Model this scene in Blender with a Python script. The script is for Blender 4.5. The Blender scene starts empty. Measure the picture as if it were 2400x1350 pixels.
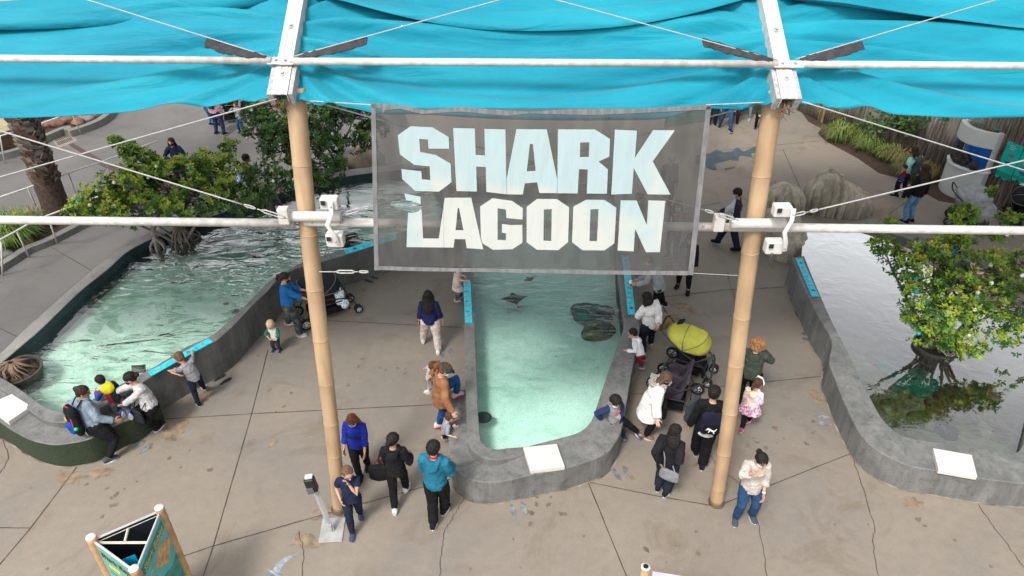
import bpy, bmesh, math, random
from math import sin, cos, pi, radians as R, sqrt, atan2
from mathutils import Vector as V, Matrix as M, noise
from mathutils.geometry import tessellate_polygon
random.seed(7)
scene = bpy.context.scene
COL = scene.collection
# ------------------------------------------------------------------ camera
CH, TH, FF = 8.5, R(33.4), 1660.0
camd = bpy.data.cameras.new('camera'); cam = bpy.data.objects.new('camera', camd); COL.objects.link(cam)
cam.location = (0, 0, CH); cam.rotation_euler = (pi/2 - TH, 0, 0)
camd.sensor_width = 36; camd.lens = 36*FF/2400; camd.clip_end = 600; camd.clip_start = .1
scene.camera = cam
def ray(px, py):
    a, u = (px-1200)/FF, (675-py)/FF
    return V((a, cos(TH)+u*sin(TH), -sin(TH)+u*cos(TH)))
def P(px, py, z=0.0):                      # where the line of sight meets height z
    d = ray(px, py); return V((0, 0, CH)) + d*((z-CH)/d.z)
def PY(px, py, Y):                         # ... meets the upright plane at distance Y
    d = ray(px, py); return V((0, 0, CH)) + d*(Y/d.y)
CZ0, CY0, CT = 6.0, 7.4, .577
def PC(px, py, off=0):                     # ... meets the sloping canopy plane
    d = ray(px, py); t = (CZ0+off - CT*CY0 - CH)/(d.z - CT*d.y); return V((0, 0, CH)) + d*t
# ------------------------------------------------------------------ materials
MC = {}
def nodes(m):
    m.use_nodes = True; nt = m.node_tree; return nt, nt.nodes, nt.links, nt.nodes['Principled BSDF']
def mat(name, col, rough=.75, var=.12, scale=6., bump=.0, bscale=40., metal=0., col2=None, spec=.4, stretch=None, trans=0., detail=4, coat=0., sheen=0.):
    if name in MC: return MC[name]
    m = bpy.data.materials.new(name); nt, N, L, B = nodes(m)
    B.inputs['Roughness'].default_value = rough; B.inputs['Metallic'].default_value = metal
    B.inputs['Specular IOR Level'].default_value = spec
    if coat: B.inputs['Coat Weight'].default_value = coat
    if sheen: B.inputs['Sheen Weight'].default_value = sheen
    tc = N.new('ShaderNodeTexCoord'); src = tc.outputs['Object']
    if stretch:
        mp = N.new('ShaderNodeMapping'); mp.inputs['Scale'].default_value = stretch; L.new(src, mp.inputs[0]); src = mp.outputs[0]
    no = N.new('ShaderNodeTexNoise'); no.inputs['Scale'].default_value = scale; no.inputs['Detail'].default_value = detail
    L.new(src, no.inputs[0])
    cr = N.new('ShaderNodeValToRGB'); L.new(no.outputs[0], cr.inputs[0])
    c = V(col[:3]); c2 = V(col2[:3]) if col2 else None
    cr.color_ramp.elements[0].position = .32; cr.color_ramp.elements[1].position = .68
    a = c*(1-var); b = c2 if c2 else c*(1+var)
    cr.color_ramp.elements[0].color = (*a, 1); cr.color_ramp.elements[1].color = (min(b[0],1), min(b[1],1), min(b[2],1), 1)
    L.new(cr.outputs[0], B.inputs['Base Color'])
    if bump:
        n2 = N.new('ShaderNodeTexNoise'); n2.inputs['Scale'].default_value = bscale; n2.inputs['Detail'].default_value = 3
        L.new(src, n2.inputs[0]); bp = N.new('ShaderNodeBump'); bp.inputs['Strength'].default_value = bump; bp.inputs['Distance'].default_value = .02
        L.new(n2.outputs[0], bp.inputs['Height']); L.new(bp.outputs[0], B.inputs['Normal'])
    if trans:
        tr = N.new('ShaderNodeBsdfTranslucent'); L.new(cr.outputs[0], tr.inputs[0]); mx = N.new('ShaderNodeMixShader'); mx.inputs[0].default_value = trans
        L.new(B.outputs[0], mx.inputs[1]); L.new(tr.outputs[0], mx.inputs[2]); L.new(mx.outputs[0], N['Material Output'].inputs[0])
    MC[name] = m; return m
def srgb(h):
    h = h.lstrip('#'); o = []
    for i in (0, 2, 4):
        c = int(h[i:i+2], 16)/255; o.append(c/12.92 if c <= .04045 else ((c+.055)/1.055)**2.4)
    return tuple(o)
def cloth(h, name=None, var=.22, k=.76, bump=.35):
    c = tuple(x*k+.004 for x in srgb(h)); return mat(name or 'cloth_'+h.strip('#'), c, .9, var, 9, bump, 22, spec=.15)
# ------------------------------------------------------------------ mesh builder
class G:
    def __init__(s): s.v = []; s.f = []; s.m = []; s.sm = []
    def add(s, vs, fs, mi=0, smooth=True):
        o = len(s.v); s.v += [tuple(x) for x in vs]; s.f += [tuple(i+o for i in f) for f in fs]; s.m += [mi]*len(fs); s.sm += [smooth]*len(fs); return s
    def box(s, c, size, rot=None, mi=0):
        c = V(c); x, y, z = [k/2 for k in size]; vs = [V((a*x, b*y, d*z)) for a in (-1, 1) for b in (-1, 1) for d in (-1, 1)]
        if rot is not None: vs = [rot @ q for q in vs]
        return s.add([c+q for q in vs], [(0,1,3,2),(4,6,7,5),(0,4,5,1),(2,3,7,6),(0,2,6,4),(1,5,7,3)], mi, False)
    def ell(s, c, r, rot=None, n=12, mi=0):
        c = V(c); vs = [V((0, 0, r[2]))]; k = max(6, n//2)
        for i in range(1, k):
            t = pi*i/k
            for j in range(n): p = 2*pi*j/n; vs.append(V((r[0]*sin(t)*cos(p), r[1]*sin(t)*sin(p), r[2]*cos(t))))
        vs.append(V((0, 0, -r[2])))
        if rot is not None: vs = [rot @ q for q in vs]
        fs = [(0, 1+j, 1+(j+1) % n) for j in range(n)]
        for i in range(k-2):
            a = 1+i*n; fs += [(a+j, a+n+j, a+n+(j+1) % n, a+(j+1) % n) for j in range(n)]
        a = 1+(k-2)*n; e = len(vs)-1; fs += [(a+(j+1) % n, a+j, e) for j in range(n)]
        return s.add([c+q for q in vs], fs, mi)
    def loft(s, secs, n=14, mi=0, cap=True, smooth=True):   # secs: (centre, xvec, yvec)  vectors carry radii
        vs = []; fs = []
        for c, x, y in secs:
            for j in range(n): p = 2*pi*j/n; vs.append(V(c)+V(x)*cos(p)+V(y)*sin(p))
        for i in range(len(secs)-1):
            a = i*n; fs += [(a+j, a+(j+1) % n, a+n+(j+1) % n, a+n+j) for j in range(n)]
        if cap:
            fs.append(tuple(range(n-1, -1, -1))); a = (len(secs)-1)*n; fs.append(tuple(range(a, a+n)))
        return s.add(vs, fs, mi, smooth)
    def tube(s, pts, rad, n=10, mi=0, round_=False, flat=1.0, up=None, smooth=True):
        pts = [V(p) for p in pts]
        if not hasattr(rad, '__len__'): rad = [rad]*len(pts)
        rad = list(rad)
        if round_:
            d0 = (pts[0]-pts[1]).normalized(); d1 = (pts[-1]-pts[-2]).normalized(); r0, r1 = rad[0], rad[-1]
            pts = [pts[0]+d0*r0*.95, pts[0]+d0*r0*.6]+pts+[pts[-1]+d1*r1*.6, pts[-1]+d1*r1*.95]; rad = [r0*.3, r0*.8]+rad+[r1*.8, r1*.3]
        secs = []; px = None
        for i, p in enumerate(pts):
            t = (pts[min(i+1, len(pts)-1)]-pts[max(i-1, 0)])
            if t.length < 1e-9: t = V((0, 0, 1))
            t.normalize()
            if px is None:
                h = V(up) if up else (V((1, 0, 0)) if abs(t.x) < .8 else V((0, 1, 0)))
                x = (h-t*h.dot(t)).normalized()
            else: x = (px-t*px.dot(t)).normalized()
            px = x; y = t.cross(x); secs.append((p, x*rad[i], y*rad[i]*flat))
        return s.loft(secs, n, mi, True, smooth)
    def prism(s, outline, z0, z1, mi=0, holes=(), mi_side=None, fn=None):   # outline: 2D (x,y) lists
        loops = [list(outline)]+[list(h) for h in holes]; flat = [V((p[0], p[1], 0)) for l in loops for p in l]
        tris = tessellate_polygon([[V((p[0], p[1], 0)) for p in l] for l in loops]); n = len(flat)
        a3 = lambda q, z: (q.x, q.y, z(q) if callable(z) else z)
        vs = [a3(q, z1) for q in flat]+[a3(q, z0) for q in flat]; top = []; bot = []
        for t in tris:
            a, b, c = [flat[i] for i in t]
            if (b-a).cross(c-a).z < 0: t = (t[0], t[2], t[1])
            top.append(tuple(t)); bot.append(tuple(i+n for i in reversed(t)))
        sd = []; o = 0
        for k, l in enumerate(loops):
            m = len(l); ar = sum(l[i][0]*l[(i+1) % m][1]-l[(i+1) % m][0]*l[i][1] for i in range(m))
            for i in range(m):
                p, q = o+i, o+(i+1) % m
                f = (p+n, q+n, q, p) if (ar > 0) == (k == 0) else (q+n, p+n, p, q); sd.append(f)
            o += m
        if fn: vs = [fn(V(q)) for q in vs]
        s.add(vs, top+bot, mi, False); k = len(s.v)-2*n
        s.f += [tuple(i+k for i in f) for f in sd]; s.m += [mi if mi_side is None else mi_side]*len(sd); s.sm += [False]*len(sd); return s
    def build(s, name, mats, parent=None, loc=None, rz=0):
        me = bpy.data.meshes.new(name); me.from_pydata(s.v, [], s.f)
        if not isinstance(mats, (list, tuple)): mats = [mats]
        for m in mats: me.materials.append(m)
        me.polygons.foreach_set('material_index', s.m); me.polygons.foreach_set('use_smooth', s.sm); me.update()
        o = bpy.data.objects.new(name, me); COL.objects.link(o)
        if parent: o.parent = parent
        if loc is not None: o.location = loc
        if rz: o.rotation_euler.z = rz
        return o
def tag(o, label=None, cat=None, group=None, kind=None):
    if label: o['label'] = label
    if cat: o['category'] = cat
    if group: o['group'] = group
    if kind: o['kind'] = kind
    return o
def thing(name, label, cat, loc=(0, 0, 0), rz=0, group=None):
    o = bpy.data.objects.new(name, None); COL.objects.link(o); o.empty_display_size = .1; o.location = loc; o.rotation_euler.z = rz
    return tag(o, label, cat, group)
TEX = {}
def clouds(size):
    if size not in TEX:
        t = bpy.data.textures.new('clouds', 'CLOUDS'); t.noise_scale = size; t.noise_depth = 2; TEX[size] = t
    return TEX[size]
def remesh(o, vox, smooth=3, disp=0, dsize=.1, disp2=0, dsize2=.03):
    m = o.modifiers.new('r', 'REMESH'); m.mode = 'VOXEL'; m.voxel_size = vox; m.use_smooth_shade = True
    if smooth: m = o.modifiers.new('s', 'SMOOTH'); m.factor = .5; m.iterations = smooth
    for d, z in ((disp, dsize), (disp2, dsize2)):
        if d: m = o.modifiers.new('d', 'DISPLACE'); m.texture = clouds(z); m.strength = d; m.mid_level = .5; m.texture_coords = 'LOCAL'
    return o
def bevel(o, w=.01, seg=2):
    m = o.modifiers.new('b', 'BEVEL'); m.width = w; m.segments = seg; m.limit_method = 'ANGLE'; m.angle_limit = R(40); return o
def catmull(pts, sub=4):
    n = len(pts); out = []
    for i in range(n-1):
        p0, p1, p2, p3 = V(pts[max(i-1, 0)]), V(pts[i]), V(pts[i+1]), V(pts[min(i+2, n-1)])
        for k in range(sub):
            t = k/sub; out.append(.5*((2*p1)+(p2-p0)*t+(2*p0-5*p1+4*p2-p3)*t*t+(3*p1-p0-3*p2+p3)*t**3))
    out.append(V(pts[-1])); return out
# ------------------------------------------------------------------ people
SK = {'light': (.46, .27, .19), 'pale': (.55, .36, .28), 'tan': (.33, .18, .11), 'brown': (.26, .14, .09)}
def skin(k): return mat('skin_'+k, SK[k], .55, .08, 12, .15, 60, spec=.35)
HC = {'black': (.012, .010, .009), 'dark': (.028, .016, .011), 'brown': (.075, .038, .02), 'auburn': (.13, .045, .02), 'blond': (.42, .27, .13), 'ginger': (.38, .19, .08), 'toddler': (.5, .36, .22), 'highlight': (.09, .055, .035), 'lowbrown': (.12, .07, .04), 'grey': (.3, .29, .27)}
def hairm(k): return mat('hair_'+k, HC[k], .62, .45, 60, .5, 90, spec=.22, stretch=(1, 1, .15))
FIN = []
def ik(a, c, l1, l2, pole):
    a, c, pole = V(a), V(c), V(pole); d = c-a; D = d.length; mx = (l1+l2)*.995
    if D > mx: c = a+d*(mx/D); d = c-a; D = mx
    if D < abs(l1-l2)+1e-4: D = abs(l1-l2)+1e-4
    u = d.normalized(); x = (l1*l1-l2*l2+D*D)/(2*D); h = sqrt(max(l1*l1-x*x, 0)); p = pole-u*pole.dot(u)
    if p.length < 1e-5: p = V((0, 1, 0))
    return a+u*x+p.normalized()*h, c
PROP = dict(adult=dict(hip=.515, sh=.815, hc=.928, hr=.073, sw=.106), teen=dict(hip=.50, sh=.80, hc=.918, hr=.078, sw=.103),
            kid=dict(hip=.475, sh=.765, hc=.905, hr=.088, sw=.105), toddler=dict(hip=.41, sh=.70, hc=.865, hr=.122, sw=.115))
def person(label, at, face, H=1.7, age='adult', w=1.0, top='555555', bot='15161c', shoe='222222', sole='d8d8d8', hair='dark', hs='short', sk='light',
           lean=0, slean=0, twist=0, hip=None, feet=None, knee=None, hands=None, elbow=None, head=(0, 12), sleeve=1., hem=-.03, loose=.012, hood=False, hoodc=None, flare=0.,
           bk='pants', bloose=.008, blen=1., mask=None, female=False, curl=.5, group=None, under=None, topm=None, botm=None, extra=None, bare=False, toes=None, z0=0., vox=1., cat='person', name='person'):
    pr = PROP[age]; base = V(at) if len(at) == 3 else P(at[0], at[1], z0)
    rt = thing(name, label, cat, base, -R(face), group); hx = .052*w
    hp = V(hip) if hip else V((0, 0, pr['hip'])); ank = .042
    Rt = M.Rotation(-R(twist), 3, 'Z') @ M.Rotation(R(slean), 3, 'Y') @ M.Rotation(-R(lean), 3, 'X')
    Rp = M.Rotation(R(slean*.4), 3, 'Y') @ M.Rotation(-R(lean*.5), 3, 'X')
    Lt = pr['sh']-pr['hip']; S = hp+Rp @ V((0, 0, Lt*.45))+Rt @ V((0, 0, Lt*.55)); mid = hp+Rp @ V((0, 0, Lt*.45))
    Rh = M.Rotation(-R(head[0]), 3, 'Z') @ M.Rotation(-R(head[1]), 3, 'X')
    if len(head) > 2: Rh = M.Rotation(R(head[2]), 3, 'Y') @ Rh
    nk = S+Rt @ V((0, .0, .015)); hr = pr['hr']; hc = nk+(Rt @ V((0, .0, 1))*.45+Rh @ V((0, 0, 1))*.55)*(pr['hc']-pr['sh']-.015)+Rh @ V((0, hr*.18, 0))
    sw = pr['sw']*(.86 if female else .92)*(1+.35*(w-1)); loose = max(loose*.62, .0115); leg = (pr['hip']-ank)*.5*1.012; ft = feet or [(-.06, 0, 0), (.06, 0, 0)]; kn = knee or [(-.1, 1, 0), (.1, 1, 0)]; te = toes or (-8, 8)
    hd = hands or [(-.145, .03, pr['hip']-.07), (.145, .03, pr['hip']-.07)]; eb = elbow or [(-.22, -1, -.3), (.22, -1, -.3)]
    ua, fa = .172*(pr['sh']-pr['hip'])/.3, .150*(pr['sh']-pr['hip'])/.3
    hip_j = [hp+Rp @ V((s*hx, 0, -.01)) for s in (-1, 1)]; kj = []; aj = []
    for i in (0, 1):
        k, a = ik(hip_j[i], V(ft[i][:3])+V((0, 0, ank)), leg, leg, kn[i]); kj.append(k); aj.append(a)
    sj = [S+Rt @ V((s*sw, 0, -.022)) for s in (-1, 1)]; ej = []; wj = []
    for i in (0, 1):
        e, q = ik(sj[i], hd[i], ua, fa, eb[i]); ej.append(e); wj.append(q)
    sc = lambda p: V(p)*H
    # torso profile radii (x, y) at t in hip..shoulder
    prof = [(-.16, .085, .068), (0, .098 if female else .09, .076), (.22, .088, .068), (.42, .078 if female else .084, .062), (.68, .088, .066 if female else .064), (.86, .090, .054), (.97, .066, .044), (1.06, .036, .036)]
    def spine(t): return (hp+(mid-hp)*(t/.45)) if t < .45 else (mid+(S-mid)*((t-.45)/.55))
    def pxy(t):
        for a, b in zip(prof, prof[1:]):
            if t <= b[0]: f = max(0, (t-a[0])/(b[0]-a[0])); return a[1]+(b[1]-a[1])*f, a[2]+(b[2]-a[2])*f
        return prof[-1][1:]
    wx = lambda t: (w if t < .8 else 1+(w-1)*.4)*(.93 if female and t > .5 else 1)
    def secs(ts, grow=0, fl=0):
        o = []
        for t in ts:
            x, y = pxy(t); q = Rp if t < .45 else Rt; x = (x*wx(t)*(pr['sw']/.108)+grow)*(1+fl*max(0, .5-t)); y = (y*wx(t)*(pr['sw']/.108)+grow)*(1+fl*max(0, .5-t))
            o.append((sc(spine(t)), q @ V((x*H, 0, 0)), q @ V((0, y*H, 0))))
        return o
    cs = sqrt(pr['sw']/.108)*(1.12 if age == 'toddler' else 1)*(1+.4*(w-1))
    # --- body, one continuous surface
    b = G(); b.loft(secs([-.14, 0, .2, .42, .68, .86, .97, 1.05]))
    b.tube([sc(S), sc(hc-Rh @ V((0, hr*.1, hr*.4)))], [.034*H*cs, .031*H*cs*(hr/.066)**.5])
    b.ell(sc(hc+Rh @ V((0, -.04*hr, .18*hr))), [hr*.76*H, hr*.92*H, hr*.84*H], Rh, 16)
    b.ell(sc(hc+Rh @ V((0, .22*hr, -.38*hr))), [hr*.56*H, hr*.62*H, hr*.62*H], Rh, 14)
    b.ell(sc(hc+Rh @ V((0, .86*hr, -.12*hr))), [hr*.13*H, hr*.20*H, hr*.22*H], Rh @ M.Rotation(R(18), 3, 'X'), 8)
    for s in (-1, 1): b.ell(sc(hc+Rh @ V((s*.76*hr, -.02*hr, -.05*hr))), [hr*.08*H, hr*.16*H, hr*.24*H], Rh, 8)
    for i, s in ((0, -1), (1, 1)):
        b.tube([sc(S+Rt @ V((s*.03, 0, -.012))), sc(sj[i]), sc(sj[i].lerp(ej[i], .5)), sc(ej[i]), sc(ej[i].lerp(wj[i], .45)), sc(wj[i])], [.03*H*cs, .031*H*cs, .026*H*cs, .021*H*cs, .020*H*cs, .0135*H*cs])
        b.tube([sc(hip_j[i]), sc(hip_j[i].lerp(kj[i], .5)), sc(kj[i]), sc(kj[i].lerp(aj[i], .35)), sc(aj[i]), sc(aj[i]-V((0, 0, .01)))], [.052*H*cs*w, .045*H*cs*w, .032*H*cs, .031*H*cs, .02*H*cs, .02*H*cs])
        f = R(te[i]); fd = V((sin(f), cos(f), 0)); b.ell(sc(aj[i]+fd*.035-V((0, 0, .02))), [.024*H*cs, .06*H, .016*H], M.Rotation(-f, 3, 'Z'), 10)
        # hand: palm, four bent fingers, thumb from the side of the palm
        d = (wj[i]-ej[i]).normalized(); inw = V((-s, .25, -.1)); n = (inw-d*inw.dot(d)).normalized(); side = d.cross(n)*s
        if side.dot(V((0, 1, .3))) < 0: side = -side
        hl = .058*H*cs; c0 = sc(wj[i])
        rot = M((side, d, n)).transposed(); b.ell(c0+d*hl*.42, [hl*.40, hl*.55, hl*.18], rot, 10)
        for q, (o, ln) in enumerate(((.30, .86), (.10, .98), (-.10, .92), (-.30, .72))):
            p0 = c0+d*hl*.8+side*hl*o; p1 = p0+(d*cos(curl*.6)+n*sin(curl*.6)+side*o*.35)*hl*ln*.45; p2 = p1+(d*cos(curl*1.9)+n*sin(curl*1.9)+side*o*.3)*hl*ln*.5
            b.tube([p0, p1, p2], [hl*.105, hl*.095, hl*.075], 6, round_=True)
        p0 = c0+d*hl*.25+side*hl*.3; p1 = p0+(d*.55+side*.75+n*.2)*hl*.5; b.tube([p0, p1, p1+(d*.85+side*.2+n*.35)*hl*.38], [hl*.13, hl*.115, hl*.085], 6, round_=True)
    bo = b.build('body', [skin(sk), mat('eye_dark', (.03, .02, .015), .3, 0), mat('lip', (.36, .12, .1), .5, 0), mat('brow', HC.get(hair, (.05,.03,.02)) if 0 else (.06, .04, .03), .8, 0)], rt)
    remesh(bo, max(.0075, .0052*H/1.0)*vox, 2)
    FIN.append((bo, Rh.copy(), sc(hc), hr*H))
    # --- clothing
    if top:
        g = G(); tm = topm or cloth(top); ts = [t for t in (hem/Lt, hem/Lt*.5, .15, .42, .68, .86, .97, 1.04)]; ts = sorted(set(ts))
        g.loft(secs(ts, loose, flare)); lo = loose+.004
        for i, s in ((0, -1), (1, 1)):
            if sleeve <= 0: continue
            pts = [S+Rt @ V((s*.035, 0, -.02)), sj[i], sj[i].lerp(ej[i], .5), ej[i], ej[i].lerp(wj[i], .5), wj[i]]; rr = [.030, .031, .028, .0245, .0225, .018]
            k = 6 if sleeve > .9 else (5 if sleeve > .7 else (4 if sleeve > .5 else 3)); g.tube([sc(p) for p in pts[:k]], [(r*cs+lo)*H for r in rr[:k]])
        if female: g.ell(sc(spine(.66)+Rt @ V((0, .038, 0))), [.075*H*w, .04*H, .04*H], Rt, 12)
        if hood:
            for a in range(9):
                t = -70+a*40-90; q = V((cos(R(t))*.062, sin(R(t))*.05-.012, .018-.03*(sin(R(t)) < 0)*abs(sin(R(t))))); g.ell(sc(S+Rt @ q), [.026*H*cs, .026*H*cs, .026*H*cs], Rt, 8)
            g.ell(sc(S+Rt @ V((0, -.072, -.035))), [.062*H*cs, .026*H, .055*H], Rt @ M.Rotation(R(-14), 3, 'X'), 10)
        o = g.build('top', tm, rt); remesh(o, .0105*max(.7, H/1.7)*vox, 3, .030*H/1.7, .09, .011, .035)
    if under:
        g = G(); g.loft(secs([hem/Lt-.22, hem/Lt-.05, .1], loose*.7)); remesh(g.build('shirt_hem', cloth(under), rt), .012*vox, 3, .008, .06)
    if bot:
        g = G(); bm_ = botm or cloth(bot); lo = bloose
        if bk in ('pants', 'shorts'):
            g.loft(secs([-.13, 0, .08, .13], .003))
            for i in (0, 1):
                g.ell(sc(hip_j[i]+Rp @ V((0, -.010, -.008))), [.054*H*cs*w, .060*H*cs*w, .056*H*cs*w], None, 12)
                e = kj[i].lerp(aj[i], max(.05, blen*.97)); pts = [hip_j[i], hip_j[i].lerp(kj[i], .5), kj[i]]; rr = [.057*w*cs+lo*.4, .050*w*cs+lo*.6, .037*cs+lo]
                if blen > .15: pts += [kj[i].lerp(aj[i], .4*blen), e]; rr += [.035*cs+lo, .024*cs+lo*1.15]
                g.tube([sc(p) for p in pts], [r*H for r in rr], 12)
        else:
            km = (kj[0]+kj[1])/2; L2 = hp+(V((km.x, km.y, km.z))-hp)*blen; ss = secs([.22, .05], .008)
            dn = [(sc(hp.lerp(L2, f)), Rp @ V(((.1+.05*f*bloose*80)*H*w, 0, 0)), Rp @ V((0, (.085+.05*f*bloose*80)*H*w, 0))) for f in (.25, .6, 1)]
            g.loft(list(reversed(dn))+list(reversed(ss)))
        remesh(g.build('skirt' if bk == 'skirt' else ('shorts' if bk == 'shorts' else 'trousers'), bm_, rt), .0105*max(.7, H/1.7)*vox, 3, .024*H/1.7, .07, .009, .03)
    if shoe:
        for i in (0, 1):
            f = R(te[i]); Rf = M.Rotation(-f, 3, 'Z'); an = aj[i]; tl = 0
            if len(ft[i]) > 3: tl = R(ft[i][3]); Rf = Rf @ M.Rotation(tl, 3, 'X')
            o0 = sc(an)-V((0, 0, ank*H)) if not tl else sc(an)-Rf @ V((0, 0, ank*H)); L = .155*H*(1.1 if age == 'toddler' else 1); W = .030*H*cs
            g = G(); prf = [(-.34, .5, .30), (-.30, .85, .42), (-.15, 1., .50), (.05, .95, .42), (.25, 1.05, .27), (.45, 1.08, .20), (.6, .85, .16), (.655, .4, .09)]
            g.loft([(o0+Rf @ V((0, y*L, .010*H+h*L*.5*.9)), Rf @ V((W*a, 0, 0)), Rf @ V((0, 0, h*L*.5))) for y, a, h in prf], 12)
            sh = g.build('shoe', cloth(shoe, 'shoe_'+shoe, .1), rt); g = G(); pts = [(cos(2*pi*j/18)*W*1.12*(1 if sin(2*pi*j/18) > -.2 else .88), sin(2*pi*j/18)*L*.51+L*.155) for j in range(18)]
            g.prism(pts, 0.002, .017*H, fn=lambda q: o0+Rf @ q); g.build('sole', cloth(sole, 'sole_'+sole, .08), sh)
    # --- hair
    hm = hairm(hair); g = G(); hq = lambda x, y, z: sc(hc+Rh @ V((x*hr, y*hr, z*hr)))
    he = lambda c, r, rot=Rh, n=14: g.ell(hq(*c), [k*hr*H for k in r], rot, n)
    if hs not in ('bald', 'none'):
        thin = .96 if hs in ('buzz',) else 1.0
        he((0, -.16, .30), (.86*thin, .98*thin, .86*thin)); he((0, -.42, -.10), (.74*thin, .62*thin, .62*thin))
        dn = Rh @ V((0, -.25, -1)); dz = (V((0, 0, -1))*.8+Rt @ V((0, 0, -1))*.2).normalized()
        def strands(w0, ln, back, n=9, front=False, wav=0):
            for j in range(n):
                a = -1+2*j/(n-1); st = hc+Rh @ V((a*w0*hr, (-.55+.55*abs(a)**2)*hr, -.1*hr)); p = [st]
                for k in range(1, 5):
                    f = k/4; y = Rt @ V((a*w0*hr*.25+wav*.006*sin(9*f+j), (-.04 if not front else .05)-back*f*.02, 0)); p.append(st+dz*ln*f+y*min(1, f*1.6))
                g.tube([sc(x) for x in p], [.30*hr*H, .34*hr*H, .32*hr*H, .26*hr*H, .12*hr*H], 7, round_=True)
        if hs == 'long': strands(.72, .15, 1)
        if hs == 'xlong': strands(.82, .24, 1.5, 11, wav=1)
        if hs == 'bob': strands(.78, .075, 0)
        if hs == 'curly':
            random.seed(5)
            for j in range(70):
                t = random.uniform(0, 2*pi); z = random.uniform(-1.0, .9); r_ = sqrt(max(0, 1-z*z*.8))
                y = sin(t)*r_*1.0-.15
                if y > .55 and z < .45: continue
                he((cos(t)*r_*1.02, y, z+.05), (.26, .26, .26), None, 7)
        if hs in ('bun', 'topbun'):
            c = (0, -.95, .55) if hs == 'topbun' else (0, -1.15, .0); he(c, (.42, .40, .40))
        if hs == 'pony':
            p = [hq(0, -.95, .25), hq(0, -1.35, .05), hq(0, -1.4, -.7)]; p.append(p[-1]+V((0, 0, -.55*hr*H))); g.tube(p, [.2*hr*H, .33*hr*H, .28*hr*H, .1*hr*H], 8, round_=True)
        if hs == 'side': strands(.7, .13, -.5)
        o = g.build('hair', hm, rt); remesh(o, .0085*max(.7, H/1.7)*vox, 2, (.03 if hs == 'curly' else .016), .022, .007, .012)
    if hs == 'toddlerhair': pass
    if mask:
        g = G(); g.ell(hq(0, .50, -.34), [hr*.62*H, hr*.50*H, hr*.42*H], Rh, 14)
        for s in (-1, 1): g.tube([hq(s*.5, .55, -.2), hq(s*.78, .02, .02)], hr*.03*H, 5)
        remesh(g.build('face_mask', cloth(mask, 'mask_'+mask, .05), rt), .006, 2)
    if extra: extra(rt, dict(sc=sc, hc=hc, hr=hr, Rh=Rh, Rt=Rt, S=S, spine=spine, H=H, hq=hq, wj=wj, sj=sj, ej=ej, hp=hp, cs=cs, kj=kj, aj=aj, Rp=Rp))
    return rt
def finalize_people():
    dg = bpy.context.evaluated_depsgraph_get()
    for bo, Rh, hc, hr in FIN:
        me = bpy.data.meshes.new_from_object(bo.evaluated_get(dg)); mats = [m for m in bo.data.materials]
        me.materials.clear()
        for m in mats: me.materials.append(m)
        inv = Rh.inverted()
        for p in me.polygons:
            q = (inv @ (p.center-hc))/hr; i = 0
            if abs(q.x) < 1.2 and q.y > .3 and abs(q.z) < 1:
                for s in (-1, 1):
                    if ((q.x-s*.32)/.14)**2+((q.z-.06)/.07)**2 < 1: i = 1
                    if ((q.x-s*.32)/.2)**2+((q.z-.27)/.05)**2 < 1: i = 3
                if (q.x/.24)**2+((q.z+.50)/.06)**2 < 1: i = 2
            p.material_index = i; p.use_smooth = True
        bo.modifiers.clear(); bo.data = me; me.name = 'body'
# --- things people wear or carry (things of their own)
def world(rt, p): return M.Translation(rt.location) @ M.Rotation(rt.rotation_euler.z, 4, 'Z') @ V(p)
def backpack(rt, c, size, rotm, label, col, trim, extra=None, mesh2=None):
    t = thing('backpack', label, 'backpack', world(rt, c), rt.rotation_euler.z); sx, sy, sz = size; T = lambda x, y, z: rotm @ V((x*sx, y*sy, z*sz))
    g = G(); g.ell(T(0, 0, 0), (sx*.55, sy*.5, sz*.55), rotm, 14)
    for x in (-.28, .28):
        for z in (-.3, .25): g.ell(T(x, 0, z), (sx*.28, sy*.42, sz*.3), rotm, 10)
    remesh(g.build('pack', cloth(col), t), .012, 3, .008, .06)
    g = G(); g.ell(T(0, -.42, -.18), (sx*.40, sy*.28, sz*.26), rotm, 12); g.ell(T(0, -.40, -.28), (sx*.40, sy*.26, sz*.2), rotm, 12); remesh(g.build('front_pocket', cloth(trim), t), .01, 2)
    for s in (-1, 1):
        g = G(); g.tube([T(s*.3, .4, .42), T(s*.34, .9, .62), T(s*.4, 1.5, .5), T(s*.42, 1.75, .1), T(s*.42, 1.3, -.25), T(s*.34, .5, -.4)], .016, 8, flat=.4); g.build('strap', cloth('101014'), t)
    if extra: extra(t, T)
    return t
def handbag(pos, rz, size, label, col, straps, cat='handbag', strapc='181414', name='handbag'):
    t = thing(name, label, cat, pos, rz); x, y, z = size; g = G()
    g.loft([((0, 0, -z/2), (x*.42, 0, 0), (0, y*.40, 0)), ((0, 0, -z*.46), (x*.54, 0, 0), (0, y*.54, 0)), ((0, 0, 0), (x*.55, 0, 0), (0, y*.52, 0)), ((0, 0, z*.42), (x*.5, 0, 0), (0, y*.35, 0)), ((0, 0, z/2), (x*.46, 0, 0), (0, y*.15, 0))], 16)
    o = g.build('bag', cloth(col), t); remesh(o, .011, 2, .008, .05)
    for s in straps:
        g = G(); g.tube([V(p) for p in s], .011, 6, flat=.45); g.build('strap', cloth(strapc), t)
    return t
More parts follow.
